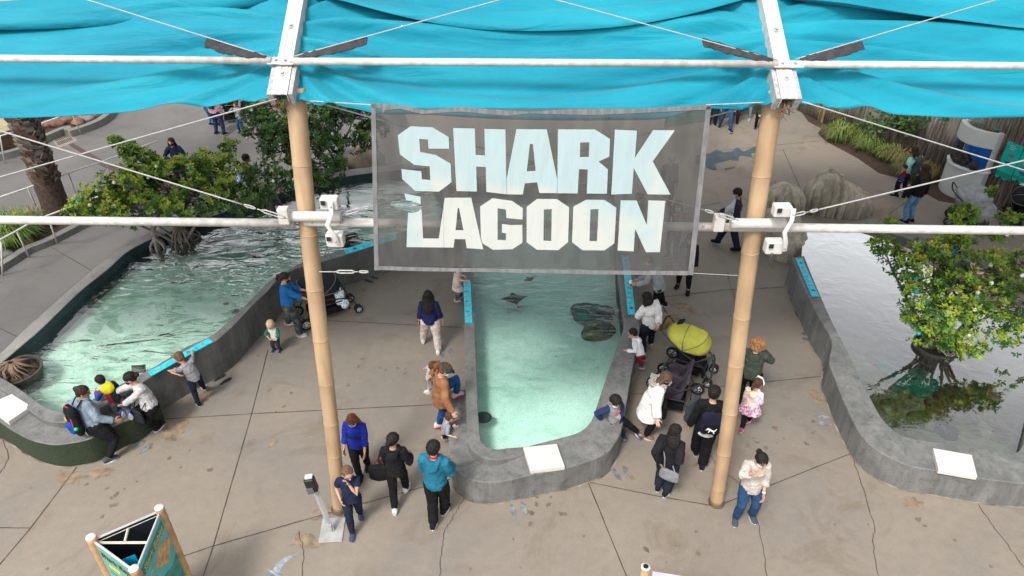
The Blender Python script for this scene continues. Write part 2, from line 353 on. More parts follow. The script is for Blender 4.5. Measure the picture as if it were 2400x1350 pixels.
# ------------------------------------------------------------------ light and sky
w = bpy.data.worlds.new('World'); scene.world = w; w.use_nodes = True; wn, wl = w.node_tree.nodes, w.node_tree.links
sky = wn.new('ShaderNodeTexSky'); sky.sky_type = 'NISHITA'; sky.sun_disc = False; sky.sun_elevation = R(54); sky.sun_rotation = R(210); sky.air_density = 1.6; sky.dust_density = 4
hs_ = wn.new('ShaderNodeHueSaturation'); hs_.inputs['Saturation'].default_value = .12; wl.new(sky.outputs[0], hs_.inputs['Color'])
wl.new(hs_.outputs[0], wn['Background'].inputs[0]); wn['Background'].inputs[1].default_value = .15
sd = bpy.data.lights.new('sun', 'SUN'); sd.energy = 1.8; sd.angle = R(11); sd.color = (1, .96, .9)
so = bpy.data.objects.new('sun', sd); COL.objects.link(so)
az, el = R(210), R(54); sdir = V((sin(az)*cos(el), cos(az)*cos(el), sin(el))); so.rotation_euler = sdir.to_track_quat('Z', 'Y').to_euler()
scene.view_settings.view_transform = 'Standard'; scene.view_settings.look = 'None'; scene.view_settings.exposure = .69; scene.view_settings.gamma = 1
# ------------------------------------------------------------------ concrete materials
def concrete(name, ca, cb, cstain, scale=.35, stain=.5, wet=(0, 0, 0), fine=.12, streak=0):
    m = bpy.data.materials.new(name); nt, N, L, B = nodes(m); tc = N.new('ShaderNodeTexCoord'); S = tc.outputs['Object']
    def noi(sc_, det, rg=.55, dist=0):
        n = N.new('ShaderNodeTexNoise'); n.inputs['Scale'].default_value = sc_; n.inputs['Detail'].default_value = det; n.inputs['Roughness'].default_value = rg; n.inputs['Distortion'].default_value = dist; L.new(S, n.inputs[0]); return n.outputs[0]
    def ramp(src, a, b):
        r = N.new('ShaderNodeMapRange'); r.inputs[1].default_value = a; r.inputs[2].default_value = b; L.new(src, r.inputs[0]); return r.outputs[0]
    def mixc(f, a, b, bt='MIX'):
        x = N.new('ShaderNodeMix'); x.data_type = 'RGBA'; x.blend_type = bt
        if hasattr(f, 'is_linked'): L.new(f, x.inputs[0])
        else: x.inputs[0].default_value = f
        for k, q in ((6, a), (7, b)):
            if hasattr(q, 'is_linked'): L.new(q, x.inputs[k])
            else: x.inputs[k].default_value = (*q, 1)
        return x.outputs[2]
    c = mixc(ramp(noi(scale, 6, .6, .6), .38, .62), ca, cb)
    st = ramp(noi(scale*2.3, 9, .68, 1.2), .53, .70); mu = N.new('ShaderNodeMath'); mu.operation = 'MULTIPLY'; mu.inputs[1].default_value = stain; L.new(st, mu.inputs[0])
    c = mixc(mu.outputs[0], c, cstain)
    f1 = ramp(noi(55, 3, .7), .3, .7); g1 = mixc(f1, (1-fine,)*3, (1+fine*.6,)*3); c = mixc(1.0, c, g1, 'MULTIPLY')
    f3 = ramp(noi(7, 6, .75), .3, .7); g3 = mixc(f3, (.88,)*3, (1.06,)*3); c = mixc(1.0, c, g3, 'MULTIPLY')
    if streak:
        mp = N.new('ShaderNodeMapping'); mp.inputs['Scale'].default_value = (7, 7, .7); L.new(S, mp.inputs[0]); n = N.new('ShaderNodeTexNoise'); n.inputs['Scale'].default_value = 1; n.inputs['Detail'].default_value = 5; n.inputs['Roughness'].default_value = .7; L.new(mp.outputs[0], n.inputs[0]); c = mixc(1.0, c, mixc(ramp(n.outputs[0], .38, .62), (1-streak,)*3, (1+streak*.5,)*3), 'MULTIPLY')
    vo = N.new('ShaderNodeTexVoronoi'); vo.inputs['Scale'].default_value = 2.6; vo.inputs['Randomness'].default_value = 1
    ds = N.new('ShaderNodeMix'); ds.data_type = 'VECTOR'; ds.inputs[0].default_value = .04; L.new(S, ds.inputs[4]); nn = N.new('ShaderNodeTexNoise'); nn.inputs['Scale'].default_value = 9; L.new(S, nn.inputs[0]); L.new(nn.outputs[1], ds.inputs[5]); L.new(ds.outputs[1], vo.inputs[0])
    sp = N.new('ShaderNodeMapRange'); sp.inputs[1].default_value = .075; sp.inputs[2].default_value = .05; L.new(vo.outputs[0], sp.inputs[0])
    gate = ramp(noi(1.1, 2), .50, .56); mg = N.new('ShaderNodeMath'); mg.operation = 'MULTIPLY'; L.new(sp.outputs[0], mg.inputs[0]); L.new(gate, mg.inputs[1]); mg2 = N.new('ShaderNodeMath'); mg2.operation = 'MULTIPLY'; L.new(mg.outputs[0], mg2.inputs[0]); mg2.inputs[1].default_value = .6
    c = mixc(mg2.outputs[0], c, tuple(x*.35 for x in ca))
    L.new(c, B.inputs['Base Color'])
    rr = N.new('ShaderNodeMapRange'); rr.inputs[3].default_value = .55; rr.inputs[4].default_value = .85; L.new(f3, rr.inputs[0]); L.new(rr.outputs[0], B.inputs['Roughness']); B.inputs['Specular IOR Level'].default_value = .35
    bp = N.new('ShaderNodeBump'); bp.inputs['Strength'].default_value = .25; bp.inputs['Distance'].default_value = .01; L.new(noi(40, 4, .7), bp.inputs['Height']); L.new(bp.outputs[0], B.inputs['Normal'])
    return m
MG = concrete('plaza_concrete', (.250, .210, .168), (.205, .180, .155), (.13, .09, .052), .33, .55)
MP = concrete('path_concrete', (.145, .139, .133), (.11, .106, .101), (.10, .09, .08), .4, .45)
MW = concrete('wall_concrete', (.142, .144, .140), (.190, .189, .182), (.075, .078, .075), 1.6, .7, fine=.2, streak=.2)
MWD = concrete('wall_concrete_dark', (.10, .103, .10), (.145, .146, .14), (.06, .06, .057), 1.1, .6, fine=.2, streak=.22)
MWR = concrete('wall_concrete_pale', (.22, .212, .20), (.27, .262, .245), (.15, .13, .10), 1.3, .6, fine=.2)
MKB = concrete('kerb_concrete', (.2, .195, .18), (.15, .15, .145), (.09, .08, .07), 1.5, .6)
BLK = mat('joint_dark', (.06, .048, .038), .9, .3)
# ------------------------------------------------------------------ ground and paths
g = G(); g.add([(-60, -20, 0), (60, -20, 0), (60, 90, 0), (-60, 90, 0)], [(0, 1, 2, 3)], smooth=False); tag(g.build('ground', MG), kind='structure')
def sheet(name, pts, z, m, kind='structure', zz=None):
    g = G(); q = [P(x, y, z if zz is None else zz) for x, y in pts]; g.prism([(p.x, p.y) for p in q], 0.0, z); return tag(g.build(name, m), kind=kind)
PATH = [(-300, 1240), (-200, 1000), (-60, 870), (0, 828), (93, 740), (187, 657), (253, 603), (300, 573), (350, 547), (400, 527), (460, 500), (540, 475), (600, 455), (689, 430), (750, 412), (860, 398), (940, 380), (960, 300), (900, 120), (300, 60), (-600, 150), (-700, 900)]
sheet('path', PATH, .004, MP)
def strip(g, a, b, wd, z, seg=10, jit=.0):
    a, b = P(*a), P(*b); a.z = b.z = z; d = (b-a).normalized(); n = V((-d.y, d.x, 0)); vs = []; fs = []
    for i in range(seg+1):
        q = a.lerp(b, i/seg)+n*(random.uniform(-jit, jit) if 0 < i < seg else 0); ww = wd*random.uniform(.75, 1.25)/2; vs += [q-n*ww, q+n*ww]
    for i in range(seg): fs.append((2*i, 2*i+1, 2*i+3, 2*i+2))
    g.add(vs, fs, smooth=False)
g = G()
J = [((389, 982), (590, 970)), ((590, 970), (1051, 947)), ((628, 820), (590, 970)), ((590, 970), (500, 1280)), ((500, 1280), (470, 1370)), ((395, 1315), (500, 1280)), ((500, 1280), (770, 1203)), ((770, 1203), (1062, 1122)), ((1378, 1130), (1480, 1380)), ((1378, 1130), (1540, 1163)), ((1540, 1163), (1672, 1186)), ((1690, 1183), (1992, 1064)), ((640, 745), (1084, 768)), ((1500, 702), (1700, 680)), ((1700, 680), (1885, 671)), ((1480, 925), (1700, 905)), ((1700, 905), (1928, 882)), ((1835, 350), (1888, 470)), ((1700, 352), (1925, 330)), ((180, 1095), (70, 1240)), ((70, 1238), (-60, 1236)), ((70, 1240), (-40, 1370)), ((2057, 520), (2140, 462)), ((1565, 500), (1690, 474)), ((1000, 470), (900, 640))]
for a, b in J: strip(g, a, b, .015, .0045, 14, .002)
tag(g.build('paving_joints', BLK), kind='structure')
g = G()
C = [[(1105, 1145), (1080, 1180), (1060, 1215), (1042, 1245), (1035, 1290), (1030, 1370)], [(1995, 1066), (2015, 1120), (2050, 1235), (2045, 1270), (2062, 1370)], [(1700, 440), (1740, 462), (1790, 500)], [(1705, 640), (1712, 670), (1722, 700)], [(1660, 1060), (1685, 1100), (1760, 1150), (1790, 1290), (1800, 1370)], [(2196, 1156), (2290, 1178), (2340, 1250), (2400, 1330)], [(0, 1000), (20, 1075), (0, 1110)], [(700, 1245), (712, 1290), (708, 1370)]]
for c in C:
    for a, b in zip(c, c[1:]): strip(g, a, b, .010, .0047, 8, .012)
tag(g.build('paving_cracks', BLK), kind='structure')
g = G()
for a, b in [((122, 581), (217, 636)), ((-20, 760), (60, 800)), ((300, 500), (420, 440))]: strip(g, a, b, .02, .0085, 8, .001)
tag(g.build('path_joints', BLK), kind='structure')
# stains with a shape of their own on the paving
stm = mat('stain_damp', (.15, .115, .085), .5, .25, 5); g = G(); random.seed(11)
BZ = [0]
def blob(g, px, py, r, z=.0042, n=14, el=1.6):
    BZ[0] += 1; z = .0012+BZ[0]*.0000125
    c = P(px, py); a0 = random.uniform(0, pi); vs = []
    for j in range(n):
        a = 2*pi*j/n; q = r*random.uniform(.6, 1.25); x, y = cos(a)*q*el, sin(a)*q; vs.append((c.x+x*cos(a0)-y*sin(a0), c.y+x*sin(a0)+y*cos(a0), z))
    g.add(vs, [tuple(range(n))], smooth=False)
for cx, cy, n, s_ in [(1790, 1040, 16, 30), (1300, 1180, 16, 60), (1500, 1010, 14, 22), (1560, 750, 18, 38), (1640, 1085, 8, 12), (600, 930, 12, 60), (1620, 1290, 10, 60), (960, 880, 16, 60), (2000, 820, 3, 8), (1900, 1000, 10, 50), (840, 880, 10, 60), (430, 1060, 14, 60), (1560, 930, 6, 12), (240, 1160, 18, 70), (1720, 1010, 10, 16), (2130, 1230, 8, 80), (980, 700, 14, 50)]:
    for _ in range(int(n*.6)): blob(g, random.gauss(cx, s_), random.gauss(cy, s_*.4), random.uniform(.012, .04))
tag(g.build('damp_spots', stm), kind='stuff'); g = G()
for px, py, r in [(1600, 720, .16), (1575, 745, .12), (640, 1040, .05), (2140, 1180, .1), (724, 1268, .11), (765, 1200, .12), (1915, 930, .12), (1940, 860, .10), (420, 1000, .14), (480, 930, .12), (160, 1118, .15), (235, 1108, .12), (1480, 1120, .05), (700, 1262, .08), (395, 1010, .12)]: blob(g, px, py, r, .0041, 22, 1.8)
tag(g.build('rust_stains', mat('stain_rust', (.215, .16, .11), .8, .35, 9)), kind='stuff')
# ------------------------------------------------------------------ pools
def wallstrip(name, pairs, m, label, cat, sub=4, mtop=None, outer=True, group=None, lip=.012):
    a = catmull([P(x, y, z) for (x, y), _, z in pairs], sub); b = catmull([P(x, y, z) for _, (x, y), z in pairs], sub)
    g = G(); vs = []; n = len(a)
    for p, q in zip(a, b):
        d = (q-p); d.z = 0; d.normalize(); i1 = p+d*lip-V((0, 0, 0)); o1 = q-d*lip
        vs += [V((p.x, p.y, 0)), V((p.x, p.y, p.z-lip)), i1, o1, V((q.x, q.y, q.z-lip)), V((q.x, q.y, 0))]
    fs = []; mi = []
    cr = (b[0]-a[0]).cross(a[1]-a[0]).z > 0
    for i in range(n-1):
        for k in range(5):
            f = (i*6+k, i*6+k+1, i*6+6+k+1, i*6+6+k); fs.append(f if not cr else f[::-1])
    fs += [tuple(range(6)), tuple(range((n-1)*6+5, (n-1)*6-1, -1))]
    g.add(vs, fs, smooth=False)
    for i in range(n-1): g.m[i*5+2] = 1; g.m[i*5+1] = 1; g.m[i*5+3] = 1
    o = g.build(name, [m, mtop or m]); return tag(o, label, cat, group), a, b
CP = [((1440, 430), (1470, 425), .6), ((1443, 540), (1478, 540), .6), ((1449, 645), (1486, 645), .6), ((1453, 674), (1490, 690), .6), ((1460, 732), (1497, 739), .6), ((1463, 762), (1499, 775), .6), ((1447, 810), (1489, 830), .6), ((1426, 870), (1480, 875), .59), ((1401, 945), (1470, 935), .57), ((1391, 975), (1461, 985), .54), ((1380, 994), (1451, 1022), .51), ((1358, 1012), (1423, 1060), .49), ((1316, 1025), (1372, 1083), .475), ((1280, 1034), (1322, 1098), .472), ((1240, 1044), (1245, 1113), .47)]
RIMC = [((1245, 1045), (1245, 1058), .476), ((1221, 1047), (1221, 1067), .50), ((1190, 1049), (1190, 1074), .55), ((1165, 1052), (1160, 1077), .6), ((1142, 1047), (1137, 1073), .61), ((1128, 1034), (1113, 1060), .61), ((1124, 1012), (1098, 1042), .61), ((1121, 975), (1094, 1010), .61), ((1118, 900), (1091, 905), .61), ((1114, 800), (1089, 800), .61), ((1110, 700), (1087, 700), .61), ((1106, 600), (1083, 600), .61), ((1098, 500), (1076, 500), .61), ((1095, 430), (1072, 425), .61)]
BENC = [((1245, 1050), (1245, 1113), .47), ((1200, 1060), (1198, 1124), .468), ((1160, 1070), (1162, 1130), .465), ((1140, 1066), (1127, 1129), .462), ((1118, 1055), (1098, 1122), .46), ((1105, 1042), (1072, 1105), .46), ((1100, 1025), (1058, 1084), .46), ((1098, 1005), (1052, 1055), .46), ((1096, 975), (1051, 1015), .46), ((1094, 940), (1051, 960), .46), ((1093, 914), (1051, 914), .46)]
_, ca, cb = wallstrip('pool_wall', CP, MW, 'grey concrete pool wall and seat ledge on the right and front of the middle pool', 'pool wall')
_, ra, rb = wallstrip('pool_wall', RIMC, MW, 'raised grey concrete rim along the left of the middle pool', 'pool wall')
wallstrip('bench', BENC, MW, 'low curved concrete bench at the front left of the middle pool', 'bench')
LP = [((1000, 392), (1006, 380), .6), ((1035, 440), (1052, 436), .7), ((1035, 500), (1050, 508), .75), ((1000, 528), (1003, 543), .75), ((935, 545), (938, 560), .75), ((873, 563), (873, 577), .75), ((807, 583), (810, 597), .75), ((752, 600), (750, 614), .75), ((705, 617), (690, 631), .75), ((667, 637), (653, 653), .75), ((633, 657), (627, 682), .75), ((600, 690), (590, 717), .75), ((560, 730), (545, 765), .75), ((500, 783), (499, 803), .75), ((441, 810), (441, 832), .75), ((390, 842), (392, 860), .75), ((345, 868), (345, 888), .74), ((300, 892), (312, 913), .72), ((259, 911), (268, 937), .69), ((220, 933), (228, 960), .66), ((180, 953), (187, 983), .63), ((140, 962), (143, 990), .61), ((108, 954), (106, 984), .60), ((78, 935), (68, 962), .58), ((50, 914), (36, 935), .55), ((13, 890), (-4, 908), .52), ((-60, 850), (-80, 868), .50)]
BENL = [((340, 893), (367, 932), .49), ((322, 903), (340, 957), .49), ((292, 918), (311, 979), .49), ((262, 935), (280, 992), .49), ((228, 955), (240, 1013), .49), ((188, 978), (205, 1030), .49), ((150, 988), (167, 1038), .49), ((110, 980), (130, 1042), .49), ((85, 968), (98, 1038), .49), ((65, 957), (65, 1028), .49), ((36, 935), (26, 1007), .49), ((-4, 908), (-10, 983), .49), ((-80, 868), (-90, 940), .49)]
FARL = [((-120, 945), (-120, 915), .5), ((-60, 900), (-60, 873), .5), ((0, 853), (0, 828), .5), ((50, 810), (46, 783), .5), ((100, 767), (93, 740), .5), ((187, 683), (187, 657), .5), ((253, 630), (253, 603), .5), ((295, 592), (302, 572), .5), ((343, 565), (350, 547), .5), ((400, 543), (400, 526), .5), ((470, 515), (462, 498), .5), ((544, 490), (540, 474), .5), ((610, 466), (602, 452), .5), ((691, 443), (688, 428), .5), ((760, 425), (752, 411), .5), ((830, 410), (825, 396), .5), ((900, 402), (902, 388), .5), ((1000, 392), (1006, 378), .5)]
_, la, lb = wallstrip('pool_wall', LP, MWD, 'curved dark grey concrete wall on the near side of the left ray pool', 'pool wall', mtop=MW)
gtop = MW; bench, _, _ = wallstrip('bench', BENL, mat('green_render', (.024, .036, .018), .8, .25, 30, .3, 60), 'concrete bench with dark green painted front at the left pool', 'bench', mtop=MW)
_, fa, fb = wallstrip('pool_wall', FARL, mat('pool_wall_teal', (.012, .03, .036), .6, .4, 2), 'low pale concrete pool edge beside the left path', 'pool wall', mtop=MWR)
RP = [((1885, 600), (1856, 604), .65), ((1905, 650), (1875, 655), .65), ((1925, 697), (1895, 697), .65), ((1950, 753), (1922, 748), .64), ((1972, 795), (1949, 798), .62), ((2004, 859), (1943, 848), .57), ((2019, 892), (1957, 886), .55), ((2033, 918), (1974, 933), .53), ((2060, 969), (1998, 984), .51), ((2082, 996), (2018, 1019), .5), ((2107, 1016), (2048, 1049), .5), ((2137, 1028), (2092, 1075), .5), ((2170, 1033), (2137, 1093), .5), ((2210, 1039), (2199, 1104), .5), ((2285, 1050), (2291, 1120), .5), ((2344, 1060), (2350, 1128), .5), ((2377, 1061), (2400, 1133), .5), ((2393, 1050), (2450, 1130), .5), ((2404, 1015), (2520, 1090), .5), ((2440, 860), (2600, 960), .5)]
FARR = [((2025, 526), (2030, 512), .45), ((2110, 553), (2118, 540), .45), ((2190, 582), (2202, 568), .45), ((2300, 625), (2312, 608), .45), ((2400, 665), (2414, 645), .45), ((2520, 715), (2535, 695), .45)]
_, pa, pb = wallstrip('pool_wall', RP, MW, 'grey concrete wall with a bend around the near side of the right pool', 'pool wall')
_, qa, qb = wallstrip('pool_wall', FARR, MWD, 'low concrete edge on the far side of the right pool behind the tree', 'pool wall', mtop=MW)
g = G(); a = [P(1095, 428, .61), P(1072, 424, .61)]; 
_, xa, xb = wallstrip('pool_wall', [((1095, 430), (1092, 420), .6), ((1200, 432), (1200, 420), .6), ((1320, 432), (1320, 420), .6), ((1440, 430), (1443, 419), .6)], MW, 'far end wall of the middle pool behind the hanging banner', 'pool wall')
# water and pool beds
def waterm(name, tint, net=0, off=0, wmin=.35, wmax=1.0, refl=1.0, bsc=3.0, bst=.5, dist=.1, fac=1.0, stretch=(1, 1, 1)):
    m = bpy.data.materials.new(name); nt, N, L, B = nodes(m); N.remove(B)
    tc = N.new('ShaderNodeTexCoord'); mp = N.new('ShaderNodeMapping'); mp.inputs['Scale'].default_value = stretch; L.new(tc.outputs['Object'], mp.inputs[0])
    n1 = N.new('ShaderNodeTexNoise'); n1.inputs['Scale'].default_value = bsc; n1.inputs['Detail'].default_value = 3; n1.inputs['Distortion'].default_value = .8; L.new(mp.outputs[0], n1.inputs[0])
    n2 = N.new('ShaderNodeTexNoise'); n2.inputs['Scale'].default_value = .5; n2.inputs['Detail'].default_value = 1; L.new(tc.outputs['Object'], n2.inputs[0])
    mr = N.new('ShaderNodeMapRange'); mr.inputs[1].default_value = .4; mr.inputs[2].default_value = .6; mr.inputs[3].default_value = wmin; mr.inputs[4].default_value = wmax; L.new(n2.outputs[0], mr.inputs[0])
    mu = N.new('ShaderNodeMath'); mu.operation = 'MULTIPLY'; L.new(n1.outputs[0], mu.inputs[0]); L.new(mr.outputs[0], mu.inputs[1])
    hgt = mu.outputs[0]
    if net:
        vm = N.new('ShaderNodeMix'); vm.data_type = 'VECTOR'; vm.inputs[0].default_value = .14; n4 = N.new('ShaderNodeTexNoise'); n4.inputs['Scale'].default_value = 2.2; n4.inputs['Detail'].default_value = 2; L.new(mp.outputs[0], n4.inputs[0]); L.new(mp.outputs[0], vm.inputs[4]); L.new(n4.outputs[1], vm.inputs[5])
        vo = N.new('ShaderNodeTexVoronoi'); vo.feature = 'DISTANCE_TO_EDGE'; vo.inputs['Scale'].default_value = 2.3; L.new(vm.outputs[1], vo.inputs[0]); er = N.new('ShaderNodeMapRange'); er.interpolation_type = 'SMOOTHSTEP'; er.inputs[1].default_value = .0; er.inputs[2].default_value = .10; L.new(vo.outputs[0], er.inputs[0])
        m5 = N.new('ShaderNodeMath'); m5.operation = 'MULTIPLY'; L.new(er.outputs[0], m5.inputs[0]); L.new(mr.outputs[0], m5.inputs[1]); m6 = N.new('ShaderNodeMath'); m6.operation = 'MULTIPLY_ADD'; m6.inputs[1].default_value = net; L.new(m5.outputs[0], m6.inputs[0]); L.new(mu.outputs[0], m6.inputs[2]); hgt = m6.outputs[0]
    bp = N.new('ShaderNodeBump'); bp.inputs['Strength'].default_value = bst; bp.inputs['Distance'].default_value = dist; L.new(hgt, bp.inputs['Height'])
    fr = N.new('ShaderNodeFresnel'); fr.inputs[0].default_value = 1.333; L.new(bp.outputs[0], fr.inputs[1])
    fm = N.new('ShaderNodeMath'); fm.operation = 'MULTIPLY_ADD'; fm.inputs[1].default_value = fac; fm.inputs[2].default_value = off; fm.use_clamp = True; L.new(fr.outputs[0], fm.inputs[0])
    gl = N.new('ShaderNodeBsdfGlossy'); gl.inputs['Roughness'].default_value = .02; gl.inputs[0].default_value = (1, 1, 1, 1); L.new(bp.outputs[0], gl.inputs['Normal'])
    tr = N.new('ShaderNodeBsdfTransparent'); tr.inputs[0].default_value = (*tint, 1)
    mx = N.new('ShaderNodeMixShader'); L.new(fm.outputs[0], mx.inputs[0]); L.new(tr.outputs[0], mx.inputs[1]); L.new(gl.outputs[0], mx.inputs[2]); L.new(mx.outputs[0], N['Material Output'].inputs[0]); return m
def bedm(name, ca, cb, cs, sc_=.6, caust=.0):
    m = concrete(name, ca, cb, cs, sc_, .55, fine=.3); return m
def pool(name, ring, zw, zb, wm, bm_):
    g = G(); g.prism([(p.x, p.y) for p in ring], zb-.002, zb); tag(g.build('pool_bed', bm_), kind='structure')
    g = G(); g.add([(p.x, p.y, zw) for p in ring], []); 
    tr = tessellate_polygon([[V((p.x, p.y, 0)) for p in ring]]); fs = []
    for t in tr:
        p, q, r = [ring[i] for i in t]; fs.append(tuple(t) if (q-p).xy.to_3d().cross((r-p).xy.to_3d()).z > 0 else (t[0], t[2], t[1]))
    g.f = fs; g.m = [0]*len(fs); g.sm = [False]*len(fs); return tag(g.build('water', wm), kind='structure')
def push(ring, d=.02): return ring
BG = bedm('pool_bed_green', (.60, .85, .77), (.68, .90, .83), (.42, .66, .55))
BL = bedm('pool_bed_green_left', (.60, .82, .71), (.68, .87, .77), (.40, .60, .48))
BD = bedm('pool_bed_dark', (.10, .10, .07), (.24, .23, .17), (.03, .035, .02), 1.6)
pool('c', list(reversed(ca))[:0]+ca+ra, .47-.06, .04, waterm('water_middle', (.90, .97, .94), bsc=3.4, bst=.9, dist=.07, fac=1.7, off=-.03, stretch=(.7, 1.3, 1), wmin=.05, wmax=1.1), BG)
pool('l', fa+la, .32, .03, waterm('water_left', (.90, .97, .93), bsc=2.3, bst=1., dist=.10, fac=6.0, off=-.13, stretch=(.6, 1.5, 1), wmin=.1, wmax=1.2), BL)
rk_edge = [P(1935, 528, .3), P(1882, 535, .3)]
pool('r', pa+list(reversed(qa))+rk_edge, .33, .03, waterm('water_right', (.72, .78, .70), bsc=2.5, bst=.2, dist=.04, fac=16.0, off=-.34), BD)
# caulk line at the foot of the walls
def caulk(pts, label):
    g = G(); vs = []; n = len(pts)
    for i, p in enumerate(pts):
        d = pts[min(i+1, n-1)]-pts[max(i-1, 0)]; d.z = 0; d.normalize(); s_ = V((-d.y, d.x, 0)); w_ = .022+.012*noise.noise(V((i*.7, 0, 0))); vs += [V((p.x, p.y, .0055))-s_*w_, V((p.x, p.y, .0055))+s_*w_]
    g.add(vs, [(2*i, 2*i+1, 2*i+3, 2*i+2) for i in range(n-1)], smooth=False); tag(g.build('wall_joint', mat('caulk', (.16, .12, .08), .8, .75, 4, 0, col2=(.34, .29, .22))), kind='structure')
BENb = catmull([P(x, y, z) for _, (x, y), z in BENC], 4); BENl = catmull([P(x, y, z) for _, (x, y), z in BENL], 4)
for r_ in (cb, lb[:0]+lb[:44], pb, BENb, BENl): caulk(r_, '')
# ------------------------------------------------------------------ info panels, white slabs, markings
def slab4(name, pts, z, th, m, label, cat, group=None):
    q = [P(x, y, z) for x, y in pts]; g = G(); g.prism([(p.x, p.y) for p in q], z-th, z); o = tag(bevel(g.build(name, m), .006), label, cat, group); return o
WS = mat('slab_white', (.58, .545, .52), .6, .03, 3)
slab4('slab', [(1226, 1048), (1305, 1040), (1324, 1093), (1243, 1103)], .535, .075, WS, 'white square slab on the front ledge of the middle pool', 'slab', 'white slabs on the pool ledges')
slab4('slab', [(2187, 1050), (2278, 1066), (2291, 1117), (2200, 1101)], .565, .075, WS, 'white square slab on the front ledge of the right pool', 'slab', 'white slabs on the pool ledges')
slab4('slab', [(-34, 950), (28, 923), (73, 952), (19, 988)], .575, .085, WS, 'white square slab on the left pool ledge at the edge of the view', 'slab', 'white slabs on the pool ledges')
PC_ = mat('panel_cyan', (.0, .48, .66), .45, .12, 14, 0, col2=(.05, .62, .74))
def fishm(i): return mat('fish_'+str(i), [(.42, .30, .22), (.12, .13, .13), (.02, .10, .2), (.33, .22, .16)][i % 4], .6, .4, 60)
def panel(pts, z, label, n=4, kinds=(0, 0, 3, 3), ta=.5):
    q = [P(x, y, z) for x, y in pts]; c = sum(q, V())/4; t = thing('animal_sign', label, 'sign', c, 0, 'blue animal panels on the pool walls'); g = G(); g.prism([(p.x-c.x, p.y-c.y) for p in q], -.002, .012); g.build('board', PC_, t)
    a = (q[0]+q[1])/2-c; b = (q[2]+q[3])/2-c; w_ = (q[1]-q[0]).length; d = (b-a).normalized(); s = V((-d.y, d.x, 0))
    for i in range(n):
        m = a.lerp(b, (i+.55)/(n+.15)); r = w_*.24; g = G(); out = []
        if kinds[i % len(kinds)] < 9:
            for ang, k in ((0, 1.3), (35, .9), (70, 1.15), (100, .8), (140, .7), (172, .35), (180, 2.1), (188, .35), (220, .7), (260, .8), (290, 1.15), (325, .9)): p = m+(d*cos(R(ang+20*i))+s*sin(R(ang+20*i)))*r*k; out.append((p.x, p.y))
        g.prism(out, .012, .016); g.build('picture', fishm(kinds[i % len(kinds)]), t)
    g = G()
    for i in range(n):
        m = a.lerp(b, (i+.12)/(n+.15))
        for k in (-1, 0): e = s*w_*.28; f = d*.018*k; p = [m-e+f, m+e*.4+f, m+e*.4+f+d*.006, m-e+f+d*.006]; g.prism([(x.x, x.y) for x in p], .012, .0145)
    g.build('caption', mat('caption', (.01, .12, .18), .6, 0), t)
panel([(1086, 660), (1103, 660), (1107, 757), (1090, 757)], .612, 'blue animal panel on the left rim of the middle pool', 4)
panel([(1457, 600), (1474, 600), (1489, 738), (1472, 738)], .612, 'blue animal panel on the right wall of the middle pool under the coffee cup', 6, (1, 0, 0, 3, 3, 2))
panel([(348, 872), (355, 882), (499, 802), (489, 794)], .762, 'blue animal panel on the left pool wall under the leaning boy', 4, (0, 0, 1, 3))
panel([(806, 585), (811, 596), (932, 560), (928, 549)], .762, 'blue animal panel on the left pool wall partly behind the banner', 3, (2, 0, 3))
panel([(1864, 606), (1880, 606), (1920, 695), (1902, 695)], .662, 'blue animal panel on the wall of the right pool', 4, (1, 0, 0, 2))
def footprints(px, py, ang, label, dark=.05):
    c = P(px, py); t = thing('floor_marker', label, 'floor marking', (c.x, c.y, 0), R(ang), 'painted footprint pairs on the paving'); m = mat('footprint_%d' % int(dark*100), (dark, dark, dark*1.1), .8, .4, 14)
    for s in (-1, 1):
        g = G(); o = [(s*.085+cos(2*pi*j/16)*.045*(1.15 if sin(2*pi*j/16) > 0 else .8), sin(2*pi*j/16)*.13) for j in range(16)]; g.prism(o, .0043, .0062); g.build('footprint', m, t)
footprints(522, 890, -35, 'dark footprint pair beside the curved wall of the left pool', .02)
footprints(333, 1048, -25, 'faded footprint pair in front of the woman in the pale grey sweater', .16)
footprints(871, 655, 60, 'dark footprint pair just below the lower left banner corner', .05)
footprints(1047, 828, 10, 'faded footprint pair between the walking woman and the pool rim', .16)
footprints(1458, 1110, 20, 'faded footprint pair by the rounded right end of the middle pool ledge', .14)
footprints(1930, 985, 75, 'faded footprint pair beside the bend of the right pool wall', .2)
footprints(1895, 790, 75, 'dark footprint pair at the corner of the right pool wall', .1)
footprints(1215, 1195, 15, 'faded footprint pair below the front ledge of the middle pool', .18)
# shark silhouette and plaque let into the paving
def up2(o): return [(1640+x/6.1375, 230+y/6.1375) for x, y in o]
sh = up2([(-60, 830), (30, 800), (120, 800), (165, 785), (235, 735), (300, 760), (345, 782), (470, 765), (520, 715), (560, 712), (600, 755), (640, 768), (700, 740), (820, 685), (900, 640), (940, 655), (900, 730), (960, 800), (900, 812), (820, 790), (740, 790), (750, 845), (690, 840), (600, 822), (560, 850), (560, 905), (500, 900), (430, 885), (330, 915), (220, 945), (245, 1035), (170, 1030), (95, 990), (60, 930), (-60, 960)])
sheet('shark_inlay', sh, .005, mat('inlay_blue', (.062, .085, .10), .7, .25, 3)); tag(bpy.data.objects['shark_inlay'], 'dark blue grey shark shape inlaid in the paving by the right pole', 'floor inlay', kind=None); del bpy.data.objects['shark_inlay']['kind']
sheet('plaque', up2([(350, 1010), (500, 980), (515, 1003), (370, 1035)]), .006, mat('plaque', (.08, .075, .068), .6, .2)); o = bpy.data.objects['plaque']; del o['kind']; tag(o, 'small dark rectangular plaque in the paving near the shark inlay', 'plaque')
